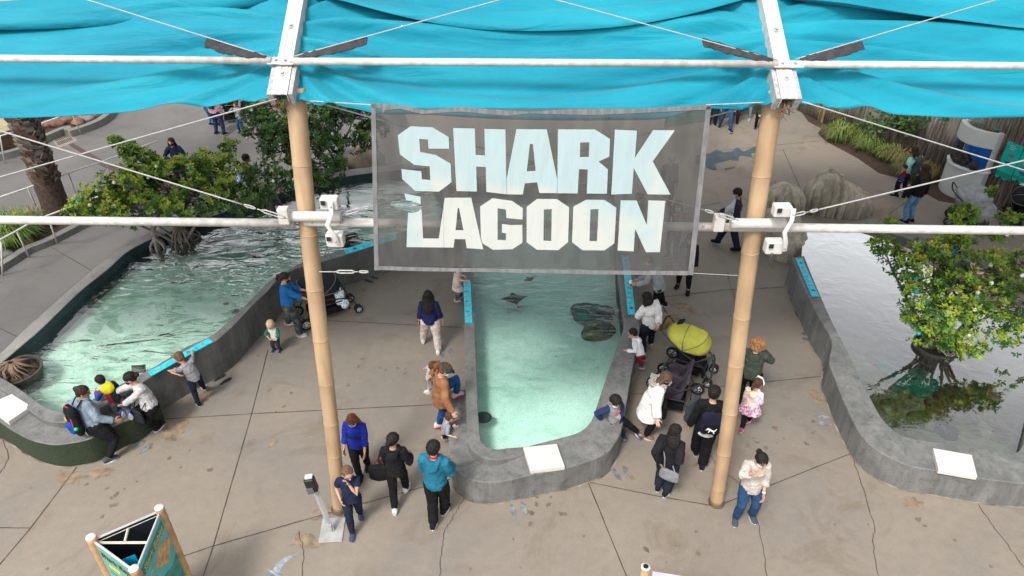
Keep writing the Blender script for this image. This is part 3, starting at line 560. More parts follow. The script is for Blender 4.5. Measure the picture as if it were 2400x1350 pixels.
# ------------------------------------------------------------------ planting beds, kerbs, grates
MU = mat('mulch', (.045, .026, .018), .95, .5, 30, 1., 60, col2=(.09, .055, .04))
sheet('planting_bed', [(-60, 650), (0, 612), (55, 583), (106, 560), (171, 533), (230, 508), (310, 478), (440, 430), (470, 405), (330, 408), (280, 432), (163, 478), (111, 498), (81, 510), (-40, 530)], .01, MU)
sheet('planting_bed', [(-40, 368), (58, 345), (97, 320), (158, 297), (192, 300), (230, 284), (255, 266), (262, 235), (200, 180), (-60, 180)], .012, MU)
sheet('planting_bed', [(1917, 312), (1935, 330), (2010, 370), (2060, 405), (2110, 418), (2200, 470), (2330, 492), (2060, 330), (1870, 250), (1895, 285), (1925, 300)], .01, MU)
def kerb(pts, wd, h, m, label, sub=4, z0=0):
    q = catmull([P(x, y, 0) for x, y in pts], sub); g = G(); vs = []; n = len(q)
    for i, p in enumerate(q):
        d = (q[min(i+1, n-1)]-q[max(i-1, 0)]).normalized(); s = V((-d.y, d.x, 0)); vs += [p-s*wd/2, p-s*wd/2+V((0, 0, h)), p+s*wd/2+V((0, 0, h)), p+s*wd/2]
    fs = [(i*4+k, i*4+k+1, i*4+5+k, i*4+4+k) for i in range(n-1) for k in range(3)]+[(3, 2, 1, 0), tuple((n-1)*4+k for k in range(4))]; g.add(vs, fs, smooth=False); o = bevel(g.build('kerb', m), .012); return tag(o, label, 'kerb')
kerb([(-40, 660), (0, 636), (35, 614), (70, 592), (120, 572), (190, 536), (250, 512), (330, 480)], .2, .16, MKB, 'concrete kerb between the left path and the mulch bed')
kerb([(-40, 385), (0, 376), (58, 360), (97, 338), (158, 312), (163, 318)], .2, .22, MKB, 'concrete kerb by the palm trunk and drain grate')
kerb([(165, 320), (192, 312), (232, 296), (258, 276), (266, 250), (255, 225)], .22, .22, MKB, 'curved concrete kerb around the rock bed at upper left')
kerb([(-40, 522), (81, 512), (111, 500), (163, 480), (280, 434), (330, 410)], .10, .05, MWR, 'thin concrete edging along the upper path')
sheet('drain_frame', [(118, 322), (163, 308), (181, 330), (137, 348)], .008, mat('drain_frame', (.22, .19, .15), .8)); o = bpy.data.objects['drain_frame']; del o['kind']; tag(o, 'square rusty drain grate in the path beside the kerb', 'drain')
g = G(); c = P(118, 322); 
def gq(u, v, z=.009): a, b, c, d = P(123, 324), P(160, 311), P(174, 330), P(138, 343); q = a.lerp(b, u).lerp(d.lerp(c, u), v); return V((q.x, q.y, z))
for row in (0, 1):
    for i in range(10):
        u0, u1 = .04+i*.095, .04+i*.095+.052; v0, v1 = (.08, .46) if row == 0 else (.54, .92); g.add([gq(u0, v0), gq(u1, v0), gq(u1, v1), gq(u0, v1)], [(0, 1, 2, 3)], smooth=False)
g.build('slots', mat('slot_black', (.006, .006, .006), .9, 0), o)
sheet('trench_drain', [(160, 339), (170, 335), (262, 388), (318, 412), (308, 418), (240, 390)], .0075, mat('trench', (.07, .045, .04), .8, .3, 40)); o = bpy.data.objects['trench_drain']; del o['kind']; tag(o, 'narrow dark trench drain crossing the upper path', 'drain')
# tiled planter wall in the far left corner
t = thing('tiled_wall', 'low tiled wall with brown brick band in the far left corner', 'wall', P(10, 330)); lo = lambda p: p-t.location
g = G(); q = [P(-90, 345, .55), P(58, 292, .55), P(70, 240, .55), P(-90, 250, .55)]; g.prism([(lo(p).x, lo(p).y) for p in q], .30, .52); g.build('brick_band', mat('brick_band', (.09, .05, .04), .8, .3, 30), t)
g = G(); g.prism([(lo(p).x, lo(p).y) for p in q], 0.012, .30); g.build('base', mat('wall_brown', (.12, .07, .035), .8, .3), t)
tm = bpy.data.materials.new('tiles'); nt, N, L, B = nodes(tm); br = N.new('ShaderNodeTexBrick'); br.inputs['Color1'].default_value = (.34, .29, .17, 1); br.inputs['Color2'].default_value = (.27, .24, .14, 1); br.inputs['Mortar'].default_value = (.15, .13, .09, 1); br.inputs['Scale'].default_value = 2.6; br.offset = 0; br.inputs['Mortar Size'].default_value = .015; br.inputs['Brick Width'].default_value = .5; br.inputs['Row Height'].default_value = .5
tc = N.new('ShaderNodeTexCoord'); L.new(tc.outputs['Object'], br.inputs[0]); L.new(br.outputs[0], B.inputs['Base Color']); B.inputs['Roughness'].default_value = .6
g = G(); g.prism([(lo(p).x*.998, lo(p).y*.998-.01) for p in q], .52, .56); g.build('tile_top', tm, t)
# rocks in the beds
def rock(px, py, r, m, label, name='rock', z=0, sq=(1, .8, .6), seed=0, cat='rock', group=None, sc_=.5, amp=.35, parent=None, sub=3):
    me = bpy.data.meshes.new(name); bm = bmesh.new(); bmesh.ops.create_icosphere(bm, subdivisions=sub, radius=1)
    for v in bm.verts:
        n = v.co.normalized(); k = 1+amp*noise.noise(n*1.1+V((seed*3.1, seed, 0)))+amp*.4*noise.noise(n*3+V((seed, 0, seed)))
        v.co = V((n.x*r*sq[0]*k, n.y*r*sq[1]*k, n.z*r*sq[2]*k))
    for f in bm.faces: f.smooth = True
    bm.to_mesh(me); bm.free(); me.materials.append(m); o = bpy.data.objects.new(name, me); COL.objects.link(o); p = P(px, py, z) if not isinstance(px, V) else px; o.location = p+V((0, 0, r*sq[2]*.35)); o.rotation_euler.z = seed*1.3
    return tag(o, label, cat, group)
RR = mat('rock_red', (.17, .095, .065), .8, .3, 6, .5, 20); RG = mat('rock_grey', (.17, .16, .14), .8, .3, 6, .5, 20)
for i, (x, y, r, m, lb) in enumerate([(165, 284, .32, RR, 'large reddish rock nearest the drain in the upper left bed'), (193, 279, .22, RG, 'pale round rock between the reddish ones in the upper left bed'), (208, 281, .2, RG, 'dark rounded rock beside the curved kerb'), (185, 290, .26, RR, 'long reddish rock against the curved kerb'), (112, 297, .25, RR, 'brown rock lying beside the palm trunk'), (135, 293, .3, RR, 'flat brown rock behind the drain grate'), (120, 268, .5, RR, 'big brown rock under the canopy edge'), (210, 268, .2, RR, 'small red rock at the top of the upper left bed'), (225, 270, .25, RR, 'red rock near the inner curve of the kerb'), (8, 600, .22, RG, 'brown boulder at the left edge of the mulch bed'), (68, 571, .14, RR, 'small pinkish stone behind the kerb by the grass')]):
    rock(x, y, r, m, lb, seed=i+1, group='rocks in the planting beds')
# ------------------------------------------------------------------ hand rails
WP = mat('rail_white', (.62, .61, .58), .45, .1, 8, 0)
def handrail(tops, posts, label, h=1.0, r=.022):
    c = P(*posts[0][1]); t = thing('handrail', label, 'handrail', c); q = [P(x, y, h)-c for x, y in tops]; g = G(); g.tube(q, r, 8); g.build('rail', WP, t)
    for top, bot in posts: b = P(*bot)-c; g = G(); a = P(*top, h)-c; g.tube([V((b.x, b.y, 0)), V((a.x, a.y, h-c.z-.01))], r*.85, 8); g.build('post', WP, t)
handrail([(-60, 592), (0, 562), (39, 541), (72, 522), (112, 505), (163, 486), (245, 455), (330, 425)], [((2, 561), (6, 646)), ((39, 541), (68, 603)), ((112, 506), (134, 571)), ((205, 470), (228, 528))], 'white handrail along the kerb beside the left path')
handrail([(-60, 482), (0, 462), (65, 440), (130, 416), (190, 395), (247, 376), (310, 352), (370, 330)], [((65, 441), (92, 498)), ((160, 405), (177, 452)), ((247, 377), (267, 432))], 'white handrail along the lower edge of the upper path')
handrail([(-60, 338), (0, 319), (38, 307), (83, 294), (120, 281), (165, 264), (240, 236)], [((0, 320), (11, 382)), ((88, 293), (104, 345)), ((168, 264), (190, 315))], 'white handrail behind the palm trunk')
# ------------------------------------------------------------------ fence, boards, teal backdrop
B0, B1 = P(1860, 254), P(2329, 491); fd = (B1-B0).normalized(); B2 = B1+fd*9; Bs = B0-fd*2; fn = V((-fd.y, fd.x, 0))
if fn.x > 0: fn = -fn
t = thing('bamboo_fence', 'tall weathered grey brown bamboo fence along the right', 'fence', Bs, atan2(fd.y, fd.x)); Lf = (B2-Bs).length
fm = bpy.data.materials.new('bamboo_slats'); nt, N, L, B = nodes(fm); tc = N.new('ShaderNodeTexCoord'); mp = N.new('ShaderNodeMapping'); mp.inputs['Scale'].default_value = (16, 1, .9); L.new(tc.outputs['Object'], mp.inputs[0]); n1 = N.new('ShaderNodeTexNoise'); n1.inputs['Scale'].default_value = 1.2; n1.inputs['Detail'].default_value = 6; n1.inputs['Roughness'].default_value = .7; L.new(mp.outputs[0], n1.inputs[0])
n2 = N.new('ShaderNodeTexNoise'); n2.inputs['Scale'].default_value = .55; n2.inputs['Detail'].default_value = 4; L.new(tc.outputs['Object'], n2.inputs[0]); ad = N.new('ShaderNodeMath'); ad.operation = 'MULTIPLY_ADD'; ad.inputs[1].default_value = .6; L.new(n1.outputs[0], ad.inputs[0]); m2 = N.new('ShaderNodeMath'); m2.operation = 'MULTIPLY'; m2.inputs[1].default_value = .5; L.new(n2.outputs[0], m2.inputs[0]); L.new(m2.outputs[0], ad.inputs[2])
cr = N.new('ShaderNodeValToRGB'); e = cr.color_ramp.elements; e[0].position = .42; e[0].color = (.03, .019, .013, 1); e[1].position = .64; e[1].color = (.36, .33, .29, 1); x = e.new(.54); x.color = (.16, .13, .105, 1); L.new(ad.outputs[0], cr.inputs[0]); L.new(cr.outputs[0], B.inputs['Base Color']); B.inputs['Roughness'].default_value = .9
g = G(); k = 0; xx = 0; random.seed(3)
while xx < Lf:
    wd = random.uniform(.028, .045); g.tube([(xx, random.uniform(-.006, .006), 0), (xx+random.uniform(-.006, .006), 0, 1.5), (xx, random.uniform(-.006, .006), 3.1)], wd*.55, 5); xx += wd
g.build('slats', fm, t); g = G()
for z in (.5, 1.5, 2.5): g.box((Lf/2, .06 if (M.Rotation(atan2(fd.y, fd.x), 3, 'Z') @ V((0, 1, 0))).dot(fn) < 0 else -.06, z), (Lf, .05, .09))
g.build('rail', mat('wood_dark', (.04, .028, .02), .9), t)
def onfence(px, py): # sight line meets the fence face
    d = ray(px, py); o = V((0, 0, CH)); n = fn; k = (B0+fn*.05-o).dot(n)/d.dot(n); return o+d*k
TEAL = mat('board_teal', (.0, .36, .31), .5, .12, 4)
for lb, pts, pics in (('tall teal animal board hung on the bamboo fence beside the tank', [(2372, 333), (2397, 347), (2364, 421), (2334, 410)], [(.42, .62, .12, 1), (.55, .40, .16, 2)]), ('shorter teal animal board on the fence at the right edge of the view', [(2407, 358), (2433, 372), (2402, 428), (2373, 418)], [(.4, .60, .3, 0), (.5, .42, .3, 1), (.5, .25, .3, 2)])):
    q = [onfence(*p) for p in pts]; c = sum(q, V())/4; t = thing('wall_board', lb, 'sign', c); u = fd; hh = max((a-c).dot(V((0, 0, 1))) for a in q)*1.0; ww = abs((q[1]-q[0]).dot(u))*.85/2+.08; g = G()
    out = [(-ww, hh), (ww, hh)]+[(ww-(2*ww)*i/8, -hh+.04*sin(i*1.6)) for i in range(9)]
    fnc = lambda p: u*p.x+V((0, 0, 1))*p.y+fn*p.z
    g.prism(out, 0, .03, fn=fnc); g.build('board', TEAL, t); g = G(); g.prism([(-ww, -hh+.04), (ww, -hh+.03), (ww, -hh*.62), (-ww, -hh*.66)], .03, .035, fn=fnc); g.build('lower_band', mat('teal_dark', (.0, .20, .15), .6), t)
    for cx, cy, r_, k in pics: g = G(); g.prism([(cx*0+cos(2*pi*j/12)*ww*.45, (cy-.45)*2*hh+sin(2*pi*j/12)*ww*.22) for j in range(12)], .03, .036, fn=fnc); g.build('picture', fishm(k), t)
    g = G(); [g.prism([(-ww*.55, hh*(.84-.1*j)), (ww*(.1+.2*(j % 2)), hh*(.84-.1*j)), (ww*(.1+.2*(j % 2)), hh*(.88-.1*j)), (-ww*.55, hh*(.88-.1*j))], .03, .033, fn=fnc) for j in range(3)]; g.build('caption', mat('caption_pale', (.2, .5, .45), .6, 0), t)
# teal low wall behind the standing people at the top
t = thing('partition', 'low green teal partition behind the standing people at the top', 'partition', P(1690, 262)); a, b = P(1560, 300), P(1830, 256); d = (b-a).normalized(); g = G(); n = V((-d.y, d.x, 0)); L_ = (b-a).length
g.prism([(0, 0), (L_, 0), (L_, .12), (0, .12)], 0, .12, fn=lambda p: a+d*p.x+n*p.y+V((0, 0, p.z))-t.location); g.build('base', MKB, t); g = G(); g.prism([(0, .03), (L_, .03), (L_, .1), (0, .1)], .12, 1.3, fn=lambda p: a+d*p.x+n*p.y+V((0, 0, p.z))-t.location); g.build('panel', mat('green_panel', (.02, .20, .14), .6, .2), t)
# ------------------------------------------------------------------ display tank
def tank():
    c = P(2250, 452); t = thing('display_tank', 'white cabinet aquarium with blue window and dark open top', 'aquarium', c, atan2(fd.y, fd.x))
    back = M.Rotation(-t.rotation_euler.z, 3, 'Z') @ (-fn); sg = 1 if back.y > 0 else -1; W, D = .58, .50
    def outl(w_, d_, bul, off=0): return [(-w_, sg*d_), (-w_*1.0, -sg*(d_*.35)+0)]+[(w_*(-1+2*i/12), -sg*(d_*.35+bul*(1-((-1+2*i/12))**2))) for i in range(1, 12)]+[(w_, -sg*d_*.35), (w_, sg*d_)]
    WC = mat('cabinet_white', (.46, .47, .47), .5, .05, 3); g = G(); g.prism(outl(W, D, .3), .0, .86); g.build('cabinet', WC, t)
    g = G(); g.prism(outl(W+.05, D, .36), .84, .88); g.build('ledge', mat('ledge_white', (.6, .62, .62), .4, .03), t)
    g = G(); o1 = outl(W-.04, D-.02, .26); o2 = [(x*.93, y*.93) for x, y in o1]; g.prism(o1, 0.88, 1.50, holes=[o2]); gm = mat('glass_tank', (.5, .7, .8), .05, 0); 
    gb = bpy.data.materials.new('tank_glass'); nt, N, L, B = nodes(gb); N.remove(B); f = N.new('ShaderNodeFresnel'); tr = N.new('ShaderNodeBsdfTransparent'); tr.inputs[0].default_value = (.75, .9, 1, 1); gl = N.new('ShaderNodeBsdfGlossy'); gl.inputs['Roughness'].default_value = .05; mx = N.new('ShaderNodeMixShader'); L.new(f.outputs[0], mx.inputs[0]); L.new(tr.outputs[0], mx.inputs[1]); L.new(gl.outputs[0], mx.inputs[2]); L.new(mx.outputs[0], N['Material Output'].inputs[0]); g.build('glass', gb, t)
    g = G(); g.prism([(x*.9, y*.78) for x, y in outl(W, D*.9, .28)], .91, 1.495); g.build('back_panel', mat('tank_blue', (.0, .24, .62), .5, .1, 3), t)
    g = G(); g.prism([(x*.9, y*.9) for x, y in o1], .882, .905); g.build('sand', mat('tank_sand', (.5, .47, .4), .9, .4, 40), t)
    g = G(); random.seed(8)
    for i in range(16): x = -.35+.8*random.random(); g.ell((x*.85, -sg*random.uniform(.30, .40), .96+random.random()*.26*(1-abs(x))), (random.uniform(.06, .13),)*3, None, 8)
    remesh(g.build('reef_rock', mat('reef', (.03, .022, .02), .9, .6, 12), t), .02, 1, .05, .05)
    g = G(); g.ell((-.2, -sg*.28, 0.93), (.05, .03, .02), None, 8); g.ell((.1, -sg*.3, 0.93), (.03, .03, .02), None, 8); g.build('starfish', mat('star_red', (.5, .04, .04), .6), t)
    g = G(); g.prism([(-W, sg*D), (-W, -sg*.05), (-W+.06, -sg*.05), (-W+.06, sg*(D-.06)), (W-.06, sg*(D-.06)), (W-.06, -sg*.16), (W, -sg*.16), (W, sg*D)], .88, 1.50); g.build('back_wall', WC, t)
    g = G(); o1 = outl(W, D, .3); o2 = [(x*.80, y*.66) for x, y in o1]; g.prism(o1, 1.50, 1.90, holes=[o2]); g.build('top_box', WC, t); g = G(); g.prism(outl(W-.01, D-.01, .28), 1.505, 1.56); g.build('hatch_floor', mat('hatch', (.05, .025, .018), .9), t)
    g = G()
    for x in (-.4, -.2, .0, .2, .4): g.box((x, sg*.15, 1.72), (.02, .02, .3))
    g.build('pipe', mat('pipe_grey', (.5, .5, .5), .4), t)
    n = thing('hand_net', 'green aquarium net lying across the open tank top', 'net', t.matrix_world @ V((0, 0, 0)) if 0 else c+V((0, 0, 1.91)), t.rotation_euler.z+.2); g = G(); g.tube([(-.35, 0, .01), (.25, .02, .03)], .012, 6); g.build('handle', mat('net_green', (.0, .25, .18), .5), n); g = G(); g.tube([(.25, -.08, .03), (.32, -.14, .03), (.48, -.02, .02), (.42, .1, .02), (.25, .10, .03), (.25, -.08, .03)], .012, 6); g.ell((.34, .0, .02), (.11, .09, .02), None, 8); g.build('hoop', mat('net_blue', (.02, .2, .3), .5), n)
tank()
# ------------------------------------------------------------------ shade canopy
WST = mat('steel_white', (.50, .485, .46), .45, .16, 12, .1, 30); WRS = mat('steel_rusty', (.62, .60, .57), .5, .0, 3.5, .1, 30, col2=(.60, .58, .55)); GAL = mat('galvanised', (.36, .36, .36), .38, .25, 20, 0, .6)
def rusty():
    m = bpy.data.materials.new('steel_worn'); nt, N, L, B = nodes(m); tc = N.new('ShaderNodeTexCoord'); n = N.new('ShaderNodeTexNoise'); n.inputs['Scale'].default_value = 9; n.inputs['Detail'].default_value = 7; n.inputs['Roughness'].default_value = .75; L.new(tc.outputs['Object'], n.inputs[0]); cr = N.new('ShaderNodeValToRGB'); e = cr.color_ramp.elements; e[0].position = .30; e[0].color = (.12, .05, .03, 1); e[1].position = .42; e[1].color = (.52, .50, .47, 1); L.new(n.outputs[0], cr.inputs[0]); L.new(cr.outputs[0], B.inputs['Base Color']); B.inputs['Roughness'].default_value = .5; return m
WORN = rusty()
cn = V((0, -sin(R(30)), cos(R(30)))); cu = V((0, cos(R(30)), sin(R(30))))
R1a, R1b = PC(654, 222, .12), PC(694, 0, .12); R2a, R2b = PC(1851, 232, .12), PC(1803, 0, .12)
r1d = (R1b-R1a).normalized(); r2d = (R2b-R2a).normalized()
def rafter(a, d, label, loc_noise):
    t = thing('rafter', label, 'beam', a); L_ = 6.2; x = d.cross(cn).normalized(); rot = M((x, d, cn)).transposed(); g = G()
    g.box(d*L_/2, (.17, L_, .014), rot); 
    for s in (-1, 1): g.box(d*L_/2+x*s*.078-cn*.075, (.012, L_, .135), rot); g.box(d*L_/2+x*s*.035+cn*.009, (.03, L_, .008), rot)
    bevel(g.build('channel', WORN if 0 else WST, t), .004); g = G()
    for s in (-1, 1): g.box(d*.22+x*s*.112-cn*.09, (.045, .42, .17), rot)
    g.build('end_plate', GAL, t)
    for k in (.28, .98+.0, 1.62, 2.3): g = G(); g.tube([d*k+cn*.008, d*k+cn*.02], .035, 12, smooth=False); g.tube([d*k+cn*.02, d*k+cn*.04], .017, 6, smooth=False); g.build('bolt', GAL, t)
    g = G(); random.seed(int(a.x*10)+50)
    for _ in range(22): p = d*random.uniform(-.03, .2)-cn*random.uniform(.05, .11)+x*random.uniform(-.05, .05); g.tube([p, p-V((0, .05, 0))*random.random()+V((random.uniform(-.05, .05), 0, -random.uniform(.03, .14))), p+V((random.uniform(-.08, .08), random.uniform(-.1, .02), -random.uniform(.05, .16)))], .004, 4)
    o = g.build('dry_grass', mat('dry_grass', (.16, .09, .05), .9, .4, 20), t); return t
rafter(R1a, r1d, 'white steel rafter above the left bamboo pole', 0); rafter(R2a, r2d, 'white steel rafter above the right bamboo pole', 1)
TQ = bpy.data.materials.new('canopy_turquoise'); nt, N, L, B = nodes(TQ)
tc = N.new('ShaderNodeTexCoord'); n1 = N.new('ShaderNodeTexNoise'); n1.inputs['Scale'].default_value = 1.1; n1.inputs['Detail'].default_value = 7; n1.inputs['Roughness'].default_value = .6; mp = N.new('ShaderNodeMapping'); mp.inputs['Scale'].default_value = (.45, 1.6, 1.6); L.new(tc.outputs['Object'], mp.inputs[0]); L.new(mp.outputs[0], n1.inputs[0])
cr = N.new('ShaderNodeValToRGB'); e = cr.color_ramp.elements; e[0].position = .35; e[0].color = (.0, .225, .33, 1); e[1].position = .72; e[1].color = (.01, .345, .45, 1); L.new(n1.outputs[0], cr.inputs[0])
v = N.new('ShaderNodeTexVoronoi'); v.inputs['Scale'].default_value = 1.9; L.new(tc.outputs['Object'], v.inputs[0]); r_ = N.new('ShaderNodeMapRange'); r_.inputs[1].default_value = .03; r_.inputs[2].default_value = .018; L.new(v.outputs[0], r_.inputs[0]); mx = N.new('ShaderNodeMix'); mx.data_type = 'RGBA'; L.new(r_.outputs[0], mx.inputs[0]); L.new(cr.outputs[0], mx.inputs[6]); mx.inputs[7].default_value = (.4, .7, .75, 1); L.new(mx.outputs[2], B.inputs['Base Color']); B.inputs['Roughness'].default_value = .62; B.inputs['Specular IOR Level'].default_value = .25; B.inputs['Sheen Weight'].default_value = .15
n2 = N.new('ShaderNodeTexNoise'); n2.inputs['Scale'].default_value = 260; n2.inputs['Detail'].default_value = 2; L.new(tc.outputs['Object'], n2.inputs[0]); n3 = N.new('ShaderNodeTexNoise'); n3.inputs['Scale'].default_value = 2.2; n3.inputs['Detail'].default_value = 5; n3.inputs['Distortion'].default_value = 1; L.new(mp.outputs[0], n3.inputs[0])
b1 = N.new('ShaderNodeBump'); b1.inputs['Strength'].default_value = .25; b1.inputs['Distance'].default_value = .004; L.new(n2.outputs[0], b1.inputs['Height']); b2 = N.new('ShaderNodeBump'); b2.inputs['Strength'].default_value = .75; b2.inputs['Distance'].default_value = .06; L.new(n3.outputs[0], b2.inputs['Height']); L.new(b1.outputs[0], b2.inputs['Normal']); L.new(b2.outputs[0], B.inputs['Normal'])
tr = N.new('ShaderNodeBsdfTranslucent'); L.new(mx.outputs[2], tr.inputs[0]); ms = N.new('ShaderNodeMixShader'); ms.inputs[0].default_value = .22; L.new(B.outputs[0], ms.inputs[1]); L.new(tr.outputs[0], ms.inputs[2]); L.new(ms.outputs[0], N['Material Output'].inputs[0])
def lin(a, d, s): return a+d*s
def sail(name, left, right, s0, s1, sag0, sag1, label, off=0, nx=110, ny=70, ph=0, hemcurve=.0, pipe=.98, foldamp=.078, both=True):
    # left(s), right(s): points on the two sides at distance s up the slope
    g = G(); vs = []
    for j in range(ny+1):
        v_ = j/ny
        for i in range(nx+1):
            u = i/nx; q = 4*u*(1-u); sg = sag0+(sag1-sag0)*v_; s = s0+(s1-s0)*v_-(hemcurve*q*(1-v_)); p = left(s).lerp(right(s), u)
            e = min(u, 1-u); fan = 1-.75*math.exp(-e/.18); sp = (s-pipe); kk = sp/(fan) + .30*q
            f = sin(kk*9.0+ph+1.3*sin(u*3+ph))*math.exp(-abs(sp)*.55)+.55*sin(kk*17+2*ph+sin(u*5))*math.exp(-abs(sp)*.9)
            amp = foldamp*min(1, e/.10)**.7*(1-.25*q)+.0
            pin = .13*math.exp(-((s-pipe)/.16)**2)*(1-math.exp(-(e/.25)))*0
            n_ = .03*noise.noise(V((u*4, s*1.5, ph)))
            vs.append(p+cn*(off-.115-sg*q+amp*f+n_*min(1, e/.1)-pin))
    fs = [(j*(nx+1)+i, j*(nx+1)+i+1, (j+1)*(nx+1)+i+1, (j+1)*(nx+1)+i) for j in range(ny) for i in range(nx)]
    g.add(vs, fs); o = g.build(name, TQ); m = o.modifiers.new('t', 'SOLIDIFY'); m.thickness = .008; return tag(o, label, 'shade cloth', 'turquoise shade cloths of the canopy')
bend = lambda a, d: (lambda s: a+d*min(s, 6.2)+V((0, 1, 0))*max(0, s-6.2)-cn*0); f1 = bend(R1a, r1d); f2 = bend(R2a, r2d); bw = V((8.6, 0, 0)); f0 = lambda s: f1(s)-bw+V((-.15*s, 0, 0)); f3 = lambda s: f2(s)+bw+V((.15*s, 0, 0))  # past the ridge the unseen cloth runs flat, added for shade and water reflections
SEAM = 1.62
for lf, rf, nm, ph in ((f0, f1, 'left', 0), (f1, f2, 'middle', 1.9), (f2, f3, 'right', 4.1)):
    sail('shade_cloth', lf, rf, .07, SEAM+.25, .20, .22, {'left': 'lower turquoise shade cloth of the left bay', 'middle': 'lower turquoise shade cloth above the banner', 'right': 'lower turquoise shade cloth of the right bay'}[nm], ph=ph, hemcurve=.12)
    sail('shade_cloth', lf, rf, SEAM, {'left': 6.3, 'middle': 10.5, 'right': 7.5}[nm], .19, .1, {'left': 'upper turquoise shade cloth of the left bay', 'middle': 'upper turquoise shade cloth of the middle bay', 'right': 'upper turquoise shade cloth of the right bay'}[nm], off=.045, ph=ph+.7, hemcurve=.42, ny=80, pipe=SEAM)
# cross pipe over the cloth
def pipeobj(name, pts, r, m, label, cat='pipe', n=14): g = G(); c = pts[0]; g.tube([p-c for p in pts], r, n); o = g.build(name, m, None, c); return tag(o, label, cat)
j1, j2 = PC(655, 143, .17), PC(1848, 150, .17); s1 = (j1-R1a).length
for nm, a, b, lb in (('cross_pipe', PC(-260, 135, .17), PC(636, 142.5, .17), 'white cross pipe over the left canopy bay'), ('cross_pipe', PC(680, 143.5, .17), PC(1822, 150, .17), 'white cross pipe over the middle canopy bay'), ('cross_pipe', PC(1874, 150.5, .17), PC(2700, 157, .17), 'white cross pipe over the right canopy bay')):
    c = (a+b)/2; t = thing(nm, lb, 'pipe', c); g = G(); g.tube([a-c, b-c], .040, 16); g.build('tube', WST, t)
    for e, s in ((a, -1), (b, 1)):
        if abs(e.x) > 6: continue
        g = G(); g.box(e-c+V((s*.04, 0, .0)), (.16, .10, .014), M.Rotation(R(30), 3, 'X')); bevel(g.build('flange', WST, t), .004); g = G(); g.tube([e-c+V((s*.05, 0, 0)), e-c+V((s*.05, 0, 0))+cn*.03], .016, 6, smooth=False); g.build('bolt', GAL, t)
# wires over the cloth with loose black sleeves
CBL = mat('cable', (.34, .34, .34), .5, .1, 20, 0, .5); SLV = mat('sleeve_black', (.03, .03, .033), .8, .3, 9, .6, 16)
def cable(a, b, r, label, sag=0, name='cable', m=None):
    g = G(); n = 14; g.tube([(b-a)*(i/n)-V((0, 0, sag*4*(i/n)*(1-i/n))) for i in range(n+1)], r, 6); o = g.build(name, m or CBL, None, a); return tag(o, label, 'cable')
for lb, a, s, b in (('thin wire over the left canopy bay, sleeved in black', (634, 134), (483, 92), (190, -5)), ('thin wire at the left of the middle canopy bay', (690, 132), (862, 87), (1185, -4)), ('thin wire at the right of the middle canopy bay', (1822, 141), (1645, 90), (1290, -4)), ('thin wire over the right canopy bay, sleeved in black', (1865, 139), (2022, 98), (2360, -8))):
    A, S_, B_ = PC(*a, .2), PC(*s, .26), PC(*b, .45); cable(A, B_, .0075, lb)
    t = thing('cable_sleeve', lb.replace('thin wire', 'loose black cloth sleeve on the wire').replace(', sleeved in black', ''), 'sleeve', A); g = G(); n = 12; random.seed(int(s[0])); d = (S_-A); vs = []
    secs = []
    for i in range(n+1):
        f = .06+.94*i/n; p = d*f-V((0, 0, 0))-cu*.0; wd = (.02+.055*sin(min(1, f*1.25)*pi*.62)+random.uniform(-.008, .008)); secs.append((p-cu*wd*.75, cu*wd, cn*.014*random.uniform(.6, 1.4)))
    g.loft(secs, 12); remesh(g.build('cloth', SLV, t), .009, 1, .02, .06)
cable(PC(-30, 5, .3), PC(110, -6, .3), .0075, 'thin wire over the top left corner of the canopy')
# ------------------------------------------------------------------ poles
BM = bpy.data.materials.new('bamboo_pole'); nt, N, L, B = nodes(BM); tc = N.new('ShaderNodeTexCoord'); mp = N.new('ShaderNodeMapping'); mp.inputs['Scale'].default_value = (1, 1, .12); L.new(tc.outputs['Object'], mp.inputs[0]); n1 = N.new('ShaderNodeTexNoise'); n1.inputs['Scale'].default_value = 9; n1.inputs['Detail'].default_value = 6; L.new(mp.outputs[0], n1.inputs[0]); cr = N.new('ShaderNodeValToRGB'); e = cr.color_ramp.elements; e[0].position = .3; e[0].color = (.39, .255, .145, 1); e[1].position = .72; e[1].color = (.52, .365, .225, 1); L.new(n1.outputs[0], cr.inputs[0])
n2 = N.new('ShaderNodeTexNoise'); n2.inputs['Scale'].default_value = 1.2; n2.inputs['Detail'].default_value = 5; L.new(tc.outputs['Object'], n2.inputs[0]); r_ = N.new('ShaderNodeMapRange'); r_.inputs[1].default_value = .35; r_.inputs[2].default_value = .7; r_.inputs[3].default_value = .80; r_.inputs[4].default_value = 1.08; L.new(n2.outputs[0], r_.inputs[0]); mu = N.new('ShaderNodeVectorMath'); mu.operation = 'SCALE'; L.new(cr.outputs[0], mu.inputs[0]); L.new(r_.outputs[0], mu.inputs[3]); L.new(mu.outputs[0], B.inputs['Base Color']); B.inputs['Roughness'].default_value = .5
NODE = mat('pole_node', (.42, .28, .165), .6, .2, 10)
